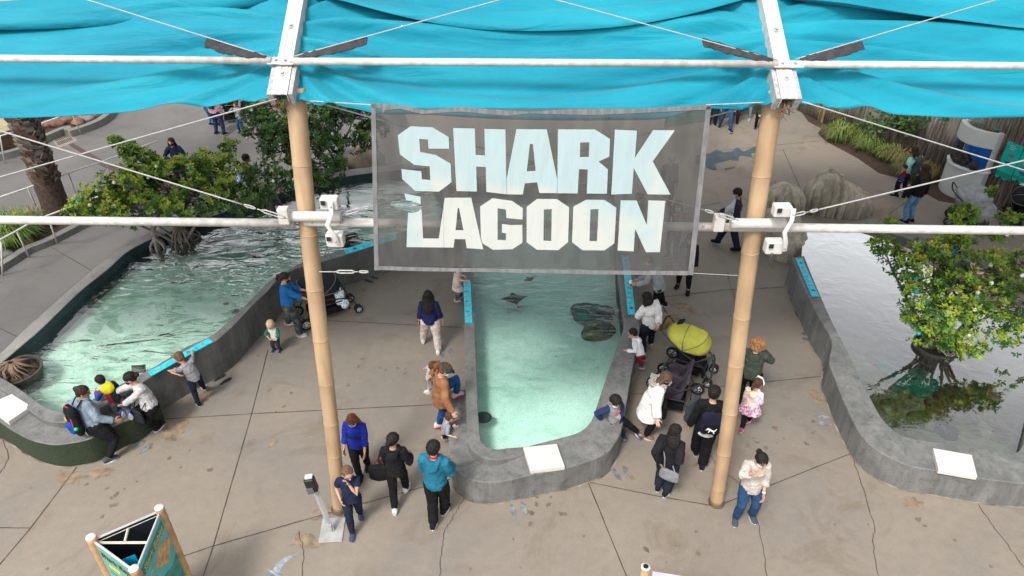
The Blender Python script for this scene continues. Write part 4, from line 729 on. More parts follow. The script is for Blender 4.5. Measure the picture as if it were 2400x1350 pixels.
def pole(base, top, w0, w1, nodes_, label):
    a = P(*base); b = PY(top[0], top[1], 7.62); t = thing('bamboo_pole', label, 'pole', a); d = b-a; Ln = d.length; g = G(); pts = []; rr = []
    ns = [0.0]+nodes_+[1.0]; k = 0
    for f in sorted(set([i/60 for i in range(61)]+[n+o for n in nodes_ for o in (-.006, -.002, .003, .008)])):
        if not 0 <= f <= 1: continue
        r = (w0+(w1-w0)*f)/2; dn = min(abs(f-n) for n in nodes_); r *= 1+.03*math.exp(-(dn/.006)**2)-.015*math.exp(-((dn-.012)/.006)**2); pts.append(d*f+V((.012*sin(f*7), 0, 0))); rr.append(r)
    g.tube(pts, rr, 28); g.build('shaft', BM, t)
    for n in nodes_: g = G(); r = (w0+(w1-w0)*n)/2*1.033; g.tube([d*(n-.0012)+V((.012*sin(n*7), 0, 0)), d*(n+.0012)+V((.012*sin(n*7), 0, 0))], r, 28); g.build('node_ring', NODE, t)
    g = G(); g.tube([V((0, 0, .002)), V((0, 0, .02))], w0*.62, 20); g.build('base_ring', mat('base_ring', (.10, .06, .04), .7, .4), t); return t, a, b
p1, p1a, p1b = pole((796, 1193), (689, 206), .195, .215, [.06, .17, .26, .37, .48, .60, .72, .86], 'left bamboo style pole of the shade canopy')
p2, p2a, p2b = pole((1679, 1178), (1814, 210), .195, .215, [.05, .16, .28, .41, .53, .68, .84], 'right bamboo style pole of the shade canopy')
# lower beams between the poles with brackets
YB = 7.36; PYB = lambda x, y, Y=YB: PY(x, y, Y)
for a, b, r, m, lb in (((-300, 512), (690, 523), .05, WST, 'white horizontal beam running left from the left pole'), ((715, 520), (1830, 534), .052, WORN, 'worn white horizontal beam between the poles behind the banner'), ((1815, 533), (2750, 545), .052, WST, 'white horizontal beam running right from the right pole')):
    A, B_ = PYB(*a), PYB(*b); c = (A+B_)/2; t = thing('beam', lb, 'beam', c); g = G(); g.tube([A-c, B_-c], r, 18); g.build('tube', m, t)
def bracket(px, py, side, label):
    c = PYB(px, py, YB-.16); t = thing('bracket', label, 'bracket', c)
    g = G(); g.tube([V((-.34 if side < 0 else -.30, .12, -.03)), V((.34, .12, -.03))], .062, 18); remesh(g.build('sleeve', WORN, t), .012, 1); g = G()
    g.box((-.30 if side < 0 else -.46, .05, .02), (.12, .1, .2)); bevel(g.build('end_clamp', WORN, t), .01)
    x = .24*1.0
    for s, dz in ((1, .20), (-1, -.20)):
        g = G(); g.box((x*1.12 if side < 0 else x*.85, -.02, dz+(.02 if s > 0 else -.05)), (.20, .13, .14 if s > 0 else .17)); bevel(g.build('box', mat('box_white', (.55, .54, .52), .4, .06, 6), t), .02, 3)
        g = G(); g.box((x*1.12-.055 if side < 0 else x*.85-.055, -.102, dz+(.05 if s > 0 else -.01)), (.05, .012, .05)); g.build('socket', mat('socket_black', (.02, .02, .02), .5, 0), t)
    g = G(); g.tube([(x+.06, -.11, .28), (x+.06, -.13, .14), (x+.0, -.16, 0), (x+.05, -.13, -.14), (x+.07, -.11, -.27)], .028, 8, flat=.35, up=(1, 0, 0)); bevel(g.build('strap', mat('strap_white', (.62, .61, .59), .4, 0), t), .003)
    g = G()
    for z in (.22, -.22): g.ell((x+.06, -.13, z), (.014, .014, .014), None, 8)
    g.build('bolt', GAL, t)
    g = G(); g.tube([(x-.05, -.1, -.3), (x-.1, -.13, -.42), (x-.02, -.12, -.5), (x-.07, -.1, -.3)], .005, 5); g.build('wire', mat('wire', (.05, .05, .05), .6, 0), t); return c
bracket(725, 513, -1, 'white metal bracket with two boxes on the left pole'); bracket(1780, 530, 1, 'white metal bracket with two boxes on the right pole')
# guy cables and turnbuckles
def turnbuckle(a, b, label, m=None):
    t = thing('turnbuckle', label, 'turnbuckle', a); d = b-a; u = d.normalized(); s = u.cross(V((0, 1, 0))).normalized(); L_ = d.length; g = G()
    for k in (-1, 1): g.tube([u*L_*.12, u*L_*.2+s*k*.018, u*L_*.55+s*k*.018, u*L_*.62], .0085, 6)
    g.build('body', m or GAL, t); g = G(); g.tube([V((0, 0, 0)), u*L_*.2], .006, 6); g.tube([u*L_*.55, u*L_*.7], .006, 6); g.build('rod', GAL, t); g = G(); n = 12
    g.tube([u*(L_*.85+cos(2*pi*i/n)*L_*.12)+s*sin(2*pi*i/n)*.013 for i in range(n+1)], .0085, 6); g.build('eye', GAL, t)
Yq = 7.2
A = PYB(683, 515, Yq); B_ = PYB(568, 479, Yq); turnbuckle(A, B_, 'turnbuckle left of the left pole'); cable(B_, PY(-160, 258, 7.35), .009, 'guy cable rising left from the left pole bracket')
cable(PY(648, 232, 7.35), PY(-260, 488, 7.3), .008, 'guy cable descending left from the left pole top')
A = PYB(800, 503, Yq); B_ = PYB(868, 484, Yq); turnbuckle(A, B_, 'turnbuckle beside the banner at the left pole bracket'); cable(B_, PY(1790, 240, 7.6), .008, 'brace cable rising right behind the banner')
A = PYB(1732, 517, Yq); B_ = PYB(1650, 492, Yq); turnbuckle(A, B_, 'turnbuckle beside the banner at the right pole bracket'); cable(B_, PY(715, 232, 7.6), .008, 'brace cable rising left behind the banner')
A = PYB(1838, 509, Yq); B_ = PYB(1920, 491, Yq); turnbuckle(A, B_, 'turnbuckle right of the right pole'); cable(B_, PY(2500, 352, 7.35), .009, 'guy cable rising right from the right pole bracket')
cable(PY(1880, 238, 7.35), PY(2520, 436, 7.3), .008, 'guy cable descending right from the right pole top')
cable(PY(715, 236, 7.5), PY(905, 248, 7.42), .007, 'short tie line from the left pole top to the banner corner'); cable(PY(1790, 240, 7.4), PY(1655, 246, 7.42), .007, 'short tie line from the right pole top to the banner corner')
A = PY(748, 637, 7.0); B_ = PY(866, 637, 6.88); m_ = A.lerp(B_, .25); turnbuckle(m_, B_, 'turnbuckle tying the lower left banner corner'); cable(A, m_, .006, 'tie wire from the left pole to the lower turnbuckle'); cable(PY(1618, 640, 6.88), PY(1733, 646, 7.0), .004, 'thin tie wire from the lower right banner corner to the right pole')
# ------------------------------------------------------------------ banner
YT, YBt = 7.40, 6.88
def BP(px, py, off=0):  # sight line meets the banner plane
    y0, z0 = PY(1270, 246, YT).y, PY(1270, 246, YT).z; y1, z1 = PY(1250, 638, YBt).y, PY(1250, 638, YBt).z
    n = V((0, z0-z1, y1-y0)).normalized()
    if n.y > 0: n = -n
    d = ray(px, py); o = V((0, 0, CH)); p0 = V((0, y0, z0))+n*off; return o+d*((p0-o).dot(n)/d.dot(n))
ban = thing('banner', 'grey see-through mesh banner reading SHARK LAGOON hung between the poles', 'banner', BP(1260, 440))
def bansh(polys, off, th, holes=()):
    g = G(); c = ban.location; o_ = BP(1260, 440); ex = V((1, 0, 0)); ey = (BP(1260, 300)-BP(1260, 600)).normalized(); nn = ex.cross(ey)
    to = lambda p: (lambda q: ((q-o_).dot(ex), (q-o_).dot(ey)))(BP(*p))
    g.prism([to(p) for p in polys], off, off+th, holes=[[to(p) for p in h] for h in holes], fn=lambda q: ex*q.x+ey*q.y+nn*q.z); return g
def meshm(name, ca, cb, alpha, sc_=4, graphics=False):
    m = bpy.data.materials.new(name); nt, N, L, B = nodes(m); tc = N.new('ShaderNodeTexCoord'); n = N.new('ShaderNodeTexNoise'); n.inputs['Scale'].default_value = sc_; n.inputs['Detail'].default_value = 5; mp = N.new('ShaderNodeMapping'); L.new(tc.outputs['Object'], mp.inputs[0]); mp.inputs['Scale'].default_value = (2.0, 1, .5) if not graphics else (1, 1, 1); L.new(mp.outputs[0], n.inputs[0]); cr = N.new('ShaderNodeValToRGB'); e = cr.color_ramp.elements; e[0].position = .4; e[0].color = (*ca, 1); e[1].position = .62; e[1].color = (*cb, 1)
    if graphics: e[0].position = .47; e[1].position = .53
    L.new(n.outputs[0], cr.inputs[0]); L.new(cr.outputs[0], B.inputs['Base Color']); B.inputs['Roughness'].default_value = .85; B.inputs['Specular IOR Level'].default_value = .1
    wv = N.new('ShaderNodeTexNoise'); wv.inputs['Scale'].default_value = 5; mq = N.new('ShaderNodeMapping'); mq.inputs['Scale'].default_value = (1.2, 1, .25); L.new(tc.outputs['Object'], mq.inputs[0]); L.new(mq.outputs[0], wv.inputs[0]); bp = N.new('ShaderNodeBump'); bp.inputs['Strength'].default_value = .5; bp.inputs['Distance'].default_value = .06; L.new(wv.outputs[0], bp.inputs['Height']); L.new(bp.outputs[0], B.inputs['Normal'])
    tr = N.new('ShaderNodeBsdfTransparent'); mx = N.new('ShaderNodeMixShader'); mx.inputs[0].default_value = alpha
    tl = N.new('ShaderNodeBsdfTranslucent'); L.new(cr.outputs[0], tl.inputs[0]); m2 = N.new('ShaderNodeMixShader'); m2.inputs[0].default_value = .3; L.new(B.outputs[0], m2.inputs[1]); L.new(tl.outputs[0], m2.inputs[2])
    L.new(tr.outputs[0], mx.inputs[1]); L.new(m2.outputs[0], mx.inputs[2]); L.new(mx.outputs[0], N['Material Output'].inputs[0]); return m
MESH = meshm('banner_mesh', (.095, .094, .092), (.125, .124, .121), .72); LET = meshm('banner_letters', (.50, .64, .66), (.66, .68, .64), .88, .55, True); HEM = meshm('banner_hem', (.20, .20, .205), (.27, .27, .275), .96, 12)
c6 = lambda pts: [(860+x/3.215, 230+y/3.215) for x, y in pts]; c7 = lambda pts: [(1260+x/2.755, 230+y/2.755) for x, y in pts]; c5 = lambda pts: [(1050+x/3, 450+y/3) for x, y in pts]
hole = c6([(190, 786), (260, 778), (330, 785), (420, 822), (400, 850), (350, 868), (270, 852), (170, 818)])
def mesh_flat(g, name, m): o = g.build(name, m, ban); return o
bt = [(882, 256), (1664, 250), (1614, 631), (884, 627)]
g = G()
def single(poly, off, holes=()):
    b = bansh(poly, off, .002, holes); n = len(b.v)//2; g_ = G(); g_.v = b.v[:n]; g_.f = [f for f in b.f if max(f) < n]; g_.m = [0]*len(g_.f); g_.sm = [False]*len(g_.f); return g_
mesh_flat(single(bt, 0, [hole]), 'mesh', MESH)
for pts in ([(872, 247), (883, 247), (886, 637), (876, 637)], [(1657, 245), (1669, 245), (1622, 641), (1610, 640)], [(883, 627), (1000, 629), (1250, 631), (1400, 632), (1613, 631), (1611, 641), (1400, 641), (1250, 639), (1000, 638), (886, 636)], [(872, 245), (960, 252), (1000, 262), (1080, 252), (1160, 258), (1240, 262), (1340, 254), (1500, 252), (1668, 241), (1667, 252), (1500, 262), (1390, 268), (1240, 266), (1190, 272), (1080, 263), (990, 270), (940, 258), (905, 262), (900, 270), (896, 258), (873, 257)]): mesh_flat(bansh(pts, .004, .006), 'hem', HEM)
LT = [('S', c6([(335, 222), (498, 228), (620, 300), (623, 388), (468, 388), (465, 320), (398, 315), (405, 415), (520, 435), (633, 500), (638, 640), (543, 712), (365, 708), (268, 620), (262, 545), (412, 560), (415, 620), (480, 625), (475, 522), (360, 512), (252, 435), (238, 290)]), []),
 ('H', c6([(655, 232), (818, 234), (822, 432), (893, 436), (890, 236), (1048, 238), (1050, 612), (1052, 726), (900, 710), (897, 522), (825, 520), (828, 708), (675, 706)]), []),
 ('A', [(1212, 303), (1283, 303), (1306, 420), (1305, 452), (1264, 452), (1259, 427), (1230, 430), (1225, 456), (1188, 456), (1187.5, 421)], [[(1243, 337), (1250, 338), (1256, 400), (1235, 402)]]),
 ('R', c7([(135, 200), (375, 198), (470, 258), (465, 372), (395, 405), (455, 455), (447, 612), (317, 612), (325, 457), (268, 455), (258, 612), (127, 612)]), [c7([(278, 283), (337, 281), (333, 375), (275, 378)])]),
 ('K', c7([(503, 198), (645, 203), (630, 378), (750, 198), (890, 198), (745, 400), (858, 613), (710, 613), (622, 443), (608, 610), (475, 617)]), []),
 ('L', c6([(283, 728), (403, 752), (405, 808), (330, 783), (296, 780)]), []), ('L', c6([(310, 872), (350, 872), (385, 862), (410, 842), (420, 1065), (538, 1065), (575, 830), (575, 1132), (295, 1132), (300, 1000)]), []),
 ('A', c6([(586, 757), (785, 755), (848, 1048), (872, 1142), (748, 1135), (738, 1068), (657, 1068), (648, 1132), (577, 1132), (577, 820)]), [c6([(683, 835), (693, 835), (725, 1000), (665, 1000)])]),
 ('G', c6([(945, 757), (1090, 775), (1173, 830), (1170, 915), (1050, 905), (1045, 840), (983, 832), (980, 1070), (1043, 1073), (1045, 1020), (1013, 1015), (1015, 950), (1080, 958), (1168, 955), (1167, 1090), (1090, 1140), (945, 1145), (865, 1097), (855, 1048), (852, 820)]), []),
 ('O', c5([(625, 48), (765, 48), (850, 105), (840, 350), (770, 407), (620, 405), (548, 352), (552, 105)]), [c5([(672, 122), (728, 118), (722, 343), (667, 340)])]),
 ('O', c5([(970, 50), (1100, 50), (1182, 105), (1165, 355), (1095, 405), (940, 405), (868, 350), (880, 100)]), [c5([(1000, 117), (1057, 115), (1043, 340), (990, 340)])]),
 ('N', c5([(1213, 52), (1325, 52), (1395, 225), (1408, 50), (1527, 52), (1485, 413), (1387, 415), (1312, 250), (1300, 410), (1187, 405)]), [])]
for ch, poly, hs in LT: mesh_flat(single(poly, .004, hs), 'letter', LET)
# ------------------------------------------------------------------ triangular information sign
def signboard():
    tp = {'a': (213, 1259), 'b': (373, 1190), 'c': (314, 1333)}; H_ = 1.75
    q = {k: P(x, y, H_) for k, (x, y) in tp.items()}; c = V((sum(p.x for p in q.values())/3, sum(p.y for p in q.values())/3, 0)); t = thing('information_kiosk', 'three sided teal information sign on wooden posts at the lower left', 'sign', c)
    PW = mat('post_bamboo', (.42, .25, .13), .6, .25, 6); 
    for k in 'abc':
        p = q[k]-c; g = G(); pts = []; rr = []
        for i in range(36): z = i/35*H_; pts.append(V((p.x, p.y, z))); rr.append(.055*(1.06 if i % 4 == 0 else 1))
        g.tube(pts, rr, 14); o = g.build('post', PW, t); g = G(); g.tube([V((p.x, p.y, H_)), V((p.x, p.y, H_+.012))], .052, 14); g.build('cap', mat('cap_white', (.8, .78, .72), .5), o)
    def face(k1, k2, cols, word, seed):
        a, b = q[k1]-c, q[k2]-c; d = (b-a); d.z = 0; L_ = d.length; u = d.normalized(); n = V((u.y, -u.x, 0)); mid = (a+b)/2
        if n.dot(mid.xy.to_3d()) < 0: n = -n
        flip = u.cross(V((0, 0, 1))).dot(n) < 0; zt = H_-.06
        def F(x, z, o): return a.xy.to_3d()+u*x+V((0, 0, z))+n*o
        def rect(x0, z0, x1, z1, o, m, nm, par, sk=0): g = G(); g.prism([(x0, z0), (x1, z0), (x1+sk, z1), (x0+sk, z1)], o, o+.004, fn=lambda p: F(p.x, p.y, p.z)); return g.build(nm, m, par)
        g = G(); g.prism([(.05, .25), (L_-.05, .25), (L_-.05, zt), (.05, zt)], -.012, .012, fn=lambda p: F(p.x, p.y, p.z)); pn = g.build('panel', cols[0], t)
        if not word: return
        tr_ = (lambda x: x) if not flip else (lambda x: L_-x)
        rr = lambda x0, z0, x1, z1, o, m, nm: rect(min(tr_(x0), tr_(x1)), z0, max(tr_(x0), tr_(x1)), z1, o, m, nm, pn)
        rr(.09, zt-.20, L_-.08, zt-.07, .012, cols[1], 'title_band')
        cu_ = bpy.data.curves.new('title', 'FONT'); cu_.body = word; cu_.size = .15; cu_.extrude = .002; cu_.shear = .25; cu_.space_character = 1.02; ob = bpy.data.objects.new('title', cu_); COL.objects.link(ob); bpy.context.view_layer.update(); me = bpy.data.meshes.new_from_object(ob.evaluated_get(bpy.context.evaluated_depsgraph_get())); bpy.data.objects.remove(ob)
        me.materials.append(cols[2]); wdt = max(v.co.x for v in me.vertices); k = (L_-.22)/wdt
        for v in me.vertices: x, z = v.co.x*k+.11, v.co.y*min(k, 1.05)+zt-.175; v.co = F(tr_(x), z, .019+v.co.z)
        ob = bpy.data.objects.new('title', me); COL.objects.link(ob); ob.parent = pn
        if word == 'Shark Babies':
            g = G(); g.prism([(tr_(x), z) for x, z in ((.30, zt-.38), (.50, zt-.24), (.80, zt-.40), (.56, zt-.62))], .012, .017, fn=lambda p: F(p.x, p.y, p.z)); g.build('picture', mat('sign_orange', (.55, .28, .14), .5, .35, 14, col2=(.62, .42, .18)), pn)
            g = G(); g.prism([(tr_(x), z) for x, z in ((.2, zt-.9), (.34, zt-.62), (.62, zt-.75), (.85, zt-.68), (.9, zt-1.1), (.5, zt-1.2))], .012, .016, fn=lambda p: F(p.x, p.y, p.z)); g.build('picture', mat('sign_sea', (.04, .24, .20), .5, .3, 9), pn)
            for z in (.46, .50, .54, .58, .64, .68): rr(.10, zt-z, .27, zt-z+.012, .012, mat('sign_ink', (.02, .18, .19), .6, 0), 'text_line')
            rr(.1, zt-.33, .26, zt-.315, .012, cols[2], 'rule')
        else:
            for i, (x, z) in enumerate(((.18, .34), (.42, .40), (.22, .55), (.5, .60))): rr(x, zt-z, x+.2, zt-z+.045, .012, mat('sign_yellow', (.75, .45, .03), .5, .1), 'yellow_tag')
            for z in (.44, .48, .66, .7): rr(.12, zt-z, .5, zt-z+.012, .012, mat('sign_ink', (.02, .18, .19), .6, 0), 'text_line')
    t1, t2 = mat('sign_teal', (.08, .40, .42), .45, .12, 5), mat('sign_teal_dark', (.02, .20, .15), .5, .1)
    face('c', 'b', (t1, t2, mat('sign_gold', (.62, .42, .12), .5, .1)), 'Shark Babies', 1)
    face('a', 'c', (mat('sign_green', (.13, .34, .28), .45, .12, 5), mat('sign_title_green', (.09, .26, .2), .5), mat('sign_dark', (.05, .03, .02), .5)), 'Shark Rays', 2)
    face('a', 'b', (mat('sign_back', (.012, .01, .014), .6, .1),), None, 3)
    g = G(); tri = [q[k]-c for k in 'abc']; g.prism([(p.x*.86, p.y*.86) for p in tri], .25, .27); g.build('floor_panel', mat('sign_inside', (.004, .004, .004), .9, 0), t)
    FR = mat('frame_cream', (.55, .52, .42), .5, .1); A_, B_2, C_ = tri
    for p, r in (((A_, B_2)), ((A_, (B_2+C_)/2)), (((A_+B_2)/2, A_*.45+(B_2+C_)*.275))):
        g = G(); g.tube([V((p.x, p.y, H_-.10)), V((r.x, r.y, H_-.10))], .016, 6, smooth=False); g.build('brace', FR, t)
    for k1, k2 in (('a', 'b'), ('b', 'c'), ('a', 'c')):
        a, b = q[k1]-c, q[k2]-c; g = G(); g.tube([V((a.x, a.y, H_-.055)), V((b.x, b.y, H_-.055))], .014, 6, smooth=False); g.build('edge_trim', mat('trim_grey', (.45, .43, .45), .4), t)
    lf = q['a'].lerp(q['c'], .55)+V((.06, .05, -.28)); o = thing('leaflet', 'bright blue leaflet tucked inside the three sided sign', 'leaflet', lf, .5); g = G(); g.box((0, 0, 0), (.2, .004, .28)); g.build('sheet', mat('leaflet', (.0, .35, .6), .5, .05), o)
signboard()
# post with white rim of another sign at the bottom edge
c = P(1513, 1331, 1.75); t = thing('information_kiosk', 'wooden corner post and dark panel of a second sign at the bottom edge', 'sign', (c.x, c.y, 0)); g = G(); g.tube([V((0, 0, 0)), V((0, 0, 1.0)), V((0, 0, 1.75))], .045, 16); g.build('post', mat('post_bamboo', (.42, .25, .13)), t)
g = G(); g.tube([V((0, 0, 1.75)), V((0, 0, 1.775))], .052, 16); g.build('cap', mat('cap_rim', (.55, .53, .5), .5), t); g = G(); g.tube([V((0.0, 0, 1.776)), V((0, 0, 1.779))], .03, 12); g.build('cap_hole', mat('slot_black', (.006, .006, .006)), t)
e = P(1660, 1362, 1.7)-c; g = G(); d = V((e.x, e.y, 0)).normalized(); g.prism([(.09, .2), (1.1, .2), (1.1, 1.68), (.09, 1.68)], 0, .05, fn=lambda p: d*p.x+V((0, 0, p.y))+V((d.y, -d.x, 0))*p.z); g.build('panel', mat('panel_dark', (.03, .02, .03), .6, .1), t)
g = G(); g.prism([(.08, 1.68), (1.1, 1.68), (1.1, 1.70), (.08, 1.70)], -.01, .06, fn=lambda p: d*p.x+V((0, 0, p.y))+V((d.y, -d.x, 0))*p.z); g.build('edge_trim', mat('trim_grey', (.45, .43, .45)), t)
# hand sanitiser stand
c = P(779, 1243); t = thing('sanitiser_stand', 'grey hand sanitiser stand with square base by the left pole', 'dispenser stand', c, R(4)); g = G(); g.box((0, 0, .012), (.33, .42, .018)); bevel(g.build('base_plate', mat('plate_grey', (.33, .33, .325), .4, .2, 5, 0, .3), t), .006); g = G(); g.box((-.02, -.03, .09), (.06, .03, .15)); g.build('foot_bracket', GAL, t)
g = G(); top = V((-.135, .02, .98)); g.tube([V((0, -.02, .02)), top], .042, 4, flat=.5, smooth=False); g.build('post', mat('post_grey', (.33, .34, .35), .4, .08, 5, 0, .3), t)
g = G(); g.box(top+V((0, -.06, .05)), (.14, .11, .25), M.Rotation(R(-8), 3, 'Y')); o = bevel(g.build('dispenser', mat('disp_black', (.015, .015, .016), .25, .1), t), .025, 3); g = G(); g.box(top+V((-.01, -.12, -.02)), (.09, .02, .10), M.Rotation(R(-8), 3, 'Y')); g.build('front_cover', mat('disp_grey', (.10, .10, .105), .3), o)
g = G(); g.box(top+V((-.015, -.05, .185)), (.1, .07, .02), M.Rotation(R(-8), 3, 'Y')); g.build('bag_top', mat('bag_top', (.55, .55, .55), .4), t)
# gull gliding through at the bottom edge
def gull():
    c = P(650, 1349, 1.6); t = thing('gull', 'grey gull in flight at the bottom edge with one wing raised', 'bird', c, R(60)); t.scale = (.55,)*3; g = G()
    g.tube([(0, -.2, 0), (0, -.12, .0), (0, 0, .0), (0, .13, .01), (0, .19, .03), (0, .235, .03)], [.012, .04, .06, .045, .03, .01], 12); 
    for s in (-1, 1):
        pts = [(0, .06, .02), (s*.15, .08, .09), (s*.34, .04, .12), (s*.56, -.08, .10)]; g.loft([((x, y, z), (0, wd, 0), (0, 0, .012)) for (x, y, z), wd in zip(pts, (.09, .085, .07, .012))], 10)
    g.prism([(-.03, -.16), (.03, -.16), (.06, -.30), (-.06, -.30)], 0, .01); remesh(g.build('body', mat('gull_grey', (.20, .225, .26), .7, .25, 12), t), .008, 1)
    g = G(); g.tube([(0, .225, .03), (0, .27, .02)], [.01, .004], 6); g.build('beak', mat('beak', (.5, .3, .05), .4), t)
gull()
# ------------------------------------------------------------------ plants
def leafmats(nm, cols):
    out = []
    for i, c in enumerate(cols):
        m = mat('leaf_%s_%d' % (nm, i), c, .45, .3, 3, 0, spec=.35, trans=.25); out.append(m)
    return out
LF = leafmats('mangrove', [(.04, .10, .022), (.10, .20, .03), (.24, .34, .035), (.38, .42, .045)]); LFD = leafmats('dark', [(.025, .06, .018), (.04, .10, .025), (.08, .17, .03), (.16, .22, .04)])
TWIG = mat('twig', (.20, .18, .16), .9, .3, 12); BARK = mat('bark', (.13, .115, .10), .9, .35, 10, .5, 30)
def rosette(g, c, d, n, ln, mi):
    d = d.normalized(); x = d.orthogonal().normalized(); y = d.cross(x); a0 = random.uniform(0, 6.28)
    for k in range(n):
        a = a0+k*2.4; up = random.uniform(.05, .75) if k < n-2 else 1.3; r = (x*cos(a)+y*sin(a)+d*up).normalized(); s = r.cross(d); 
        if s.length < 1e-3: continue
        s.normalize(); nn = s.cross(r); l = ln*random.uniform(.7, 1.2); w_ = l*.25; b = c+r*l*.12
        g.add([b, b+r*l*.45+s*w_+nn*w_*.25, b+r*l*.8+s*w_*.8+nn*w_*.15, b+r*l, b+r*l*.8-s*w_*.8+nn*w_*.15, b+r*l*.45-s*w_+nn*w_*.25], [(0, 1, 2, 3), (0, 3, 4, 5)], mi, False)
def tree(label, base, blobs, mats, name='mangrove_tree', dens=620, ln=.085, seed=1, stems=3, balls=((), ), treename='', bright=0, roots=10):
    random.seed(seed); t = thing(name, label, 'tree', base); g = G(); tw = G(); tr = G(); shell = []
    for (px, py, Y, r) in blobs:
        c = PY(px, py, Y)-base; N_ = int(dens*r*r)+8
        for i in range(N_):
            v = V((random.gauss(0, 1), random.gauss(0, 1), random.gauss(0, .9)+.25)).normalized(); k = random.uniform(.45, 1.06)*(1+.28*noise.noise(v*1.8+c)); p = c+V((v.x*r*k*1.1, v.y*r*k, v.z*r*k*.72))
            if noise.noise(p*2.3+V((seed, 0, 0))) < -.16: continue
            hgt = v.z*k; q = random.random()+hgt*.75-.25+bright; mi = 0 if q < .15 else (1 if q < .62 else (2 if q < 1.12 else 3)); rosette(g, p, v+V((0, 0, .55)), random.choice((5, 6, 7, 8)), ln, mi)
            if random.random() < .16: tw.tube([p, p.lerp(c, .5)+V((random.uniform(-.06, .06), random.uniform(-.06, .06), -.03)), p.lerp(c, .9)-V((0, 0, .08))], [.004, .007, .010], 4)
            if k > .9 and v.y < .2: shell.append((p, v))
    for bi, b in enumerate(blobs):
        if bi % 3: continue
        c = PY(b[0], b[1], b[2])-base; m_ = V((c.x*.45+random.uniform(-.15, .15), c.y*.45, c.z*.42)); tr.tube([V((random.uniform(-.1, .1), random.uniform(-.1, .1), -.15)), m_*.55+V((0, 0, .05)), m_+V((0, 0, .12)), c.lerp(m_, .35), c], [.045, .035, .026, .018, .009], 7)
        for k in range(3): e = c+V((random.uniform(-1, 1), random.uniform(-1, .3), random.uniform(-.7, .4)))*b[3]*.95; tw.tube([c-V((0, 0, .05)), c.lerp(e, .5)+V((.04, 0, .05)), e], [.012, .008, .004], 5)
    for k in range(roots): a = k*.63; tr.tube([V((0, 0, .45)), V((cos(a)*.16, sin(a)*.16, .32)), V((cos(a)*.30, sin(a)*.30, -.1))], [.02, .018, .012], 6)
    g.build('foliage', mats, t); k_ = len(tr.v); tr.add(tw.v, tw.f, 1); tr.build('trunk', [BARK, TWIG], t)
    for col, n, lb in balls:
        if not n: continue
        mm = mat('ball_'+col, {'white': (.75, .78, .74), 'teal': (.0, .33, .42), 'gold': (.60, .50, .33)}[col], .15, .05, 3, 0, .6 if col != 'white' else .2); first = None
        for p, v in random.sample(shell, n):
            if first is None:
                gg = G(); gg.ell((0, 0, 0), (.038,)*3, None, 12); gg.tube([(0, 0, .034), (0, 0, .05)], .009, 6); first = gg.build('ornament', mm); o = first
            else: o = first.copy(); COL.objects.link(o)
            o.location = base+p+V((0, -.03, -.04)); tag(o, lb, 'ornament', lb+'s')
    return t
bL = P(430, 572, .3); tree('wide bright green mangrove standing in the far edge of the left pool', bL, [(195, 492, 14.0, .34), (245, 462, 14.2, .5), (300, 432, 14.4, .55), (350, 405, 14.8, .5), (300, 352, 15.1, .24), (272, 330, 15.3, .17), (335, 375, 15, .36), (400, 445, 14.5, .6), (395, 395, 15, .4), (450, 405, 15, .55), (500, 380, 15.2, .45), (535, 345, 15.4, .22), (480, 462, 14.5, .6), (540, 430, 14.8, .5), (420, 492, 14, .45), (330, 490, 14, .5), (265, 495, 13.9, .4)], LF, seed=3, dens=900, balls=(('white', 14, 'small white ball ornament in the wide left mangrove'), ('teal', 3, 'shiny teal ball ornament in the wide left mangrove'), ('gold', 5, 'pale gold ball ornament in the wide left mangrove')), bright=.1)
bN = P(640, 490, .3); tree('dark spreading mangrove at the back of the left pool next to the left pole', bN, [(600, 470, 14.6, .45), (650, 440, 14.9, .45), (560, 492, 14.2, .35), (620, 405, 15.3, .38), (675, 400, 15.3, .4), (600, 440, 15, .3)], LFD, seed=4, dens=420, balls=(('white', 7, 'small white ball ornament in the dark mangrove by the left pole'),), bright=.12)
bM = P(800, 405, .3); tree('tall dark mangrove between the left pole and the banner', bM, [(610, 262, 17.2, .5), (640, 300, 16.8, .6), (600, 320, 16.8, .35), (660, 350, 16.3, .5), (700, 290, 17, .6), (760, 280, 17, .7), (830, 270, 17, .6), (745, 345, 16.4, .65), (830, 330, 16.6, .5), (700, 400, 15.8, .5), (745, 430, 15.3, .42), (780, 395, 15.6, .4), (690, 245, 17.4, .5), (800, 240, 17.5, .6), (870, 300, 17, .4), (620, 240, 17.5, .4)], LFD, seed=5, dens=850, balls=(('white', 14, 'small white ball ornament in the tall dark mangrove'), ('teal', 6, 'shiny teal ball ornament in the tall dark mangrove'), ('gold', 5, 'pale gold ball ornament in the tall dark mangrove')), bright=.02)  # canopy shade over this crown is put into its darker leaf greens
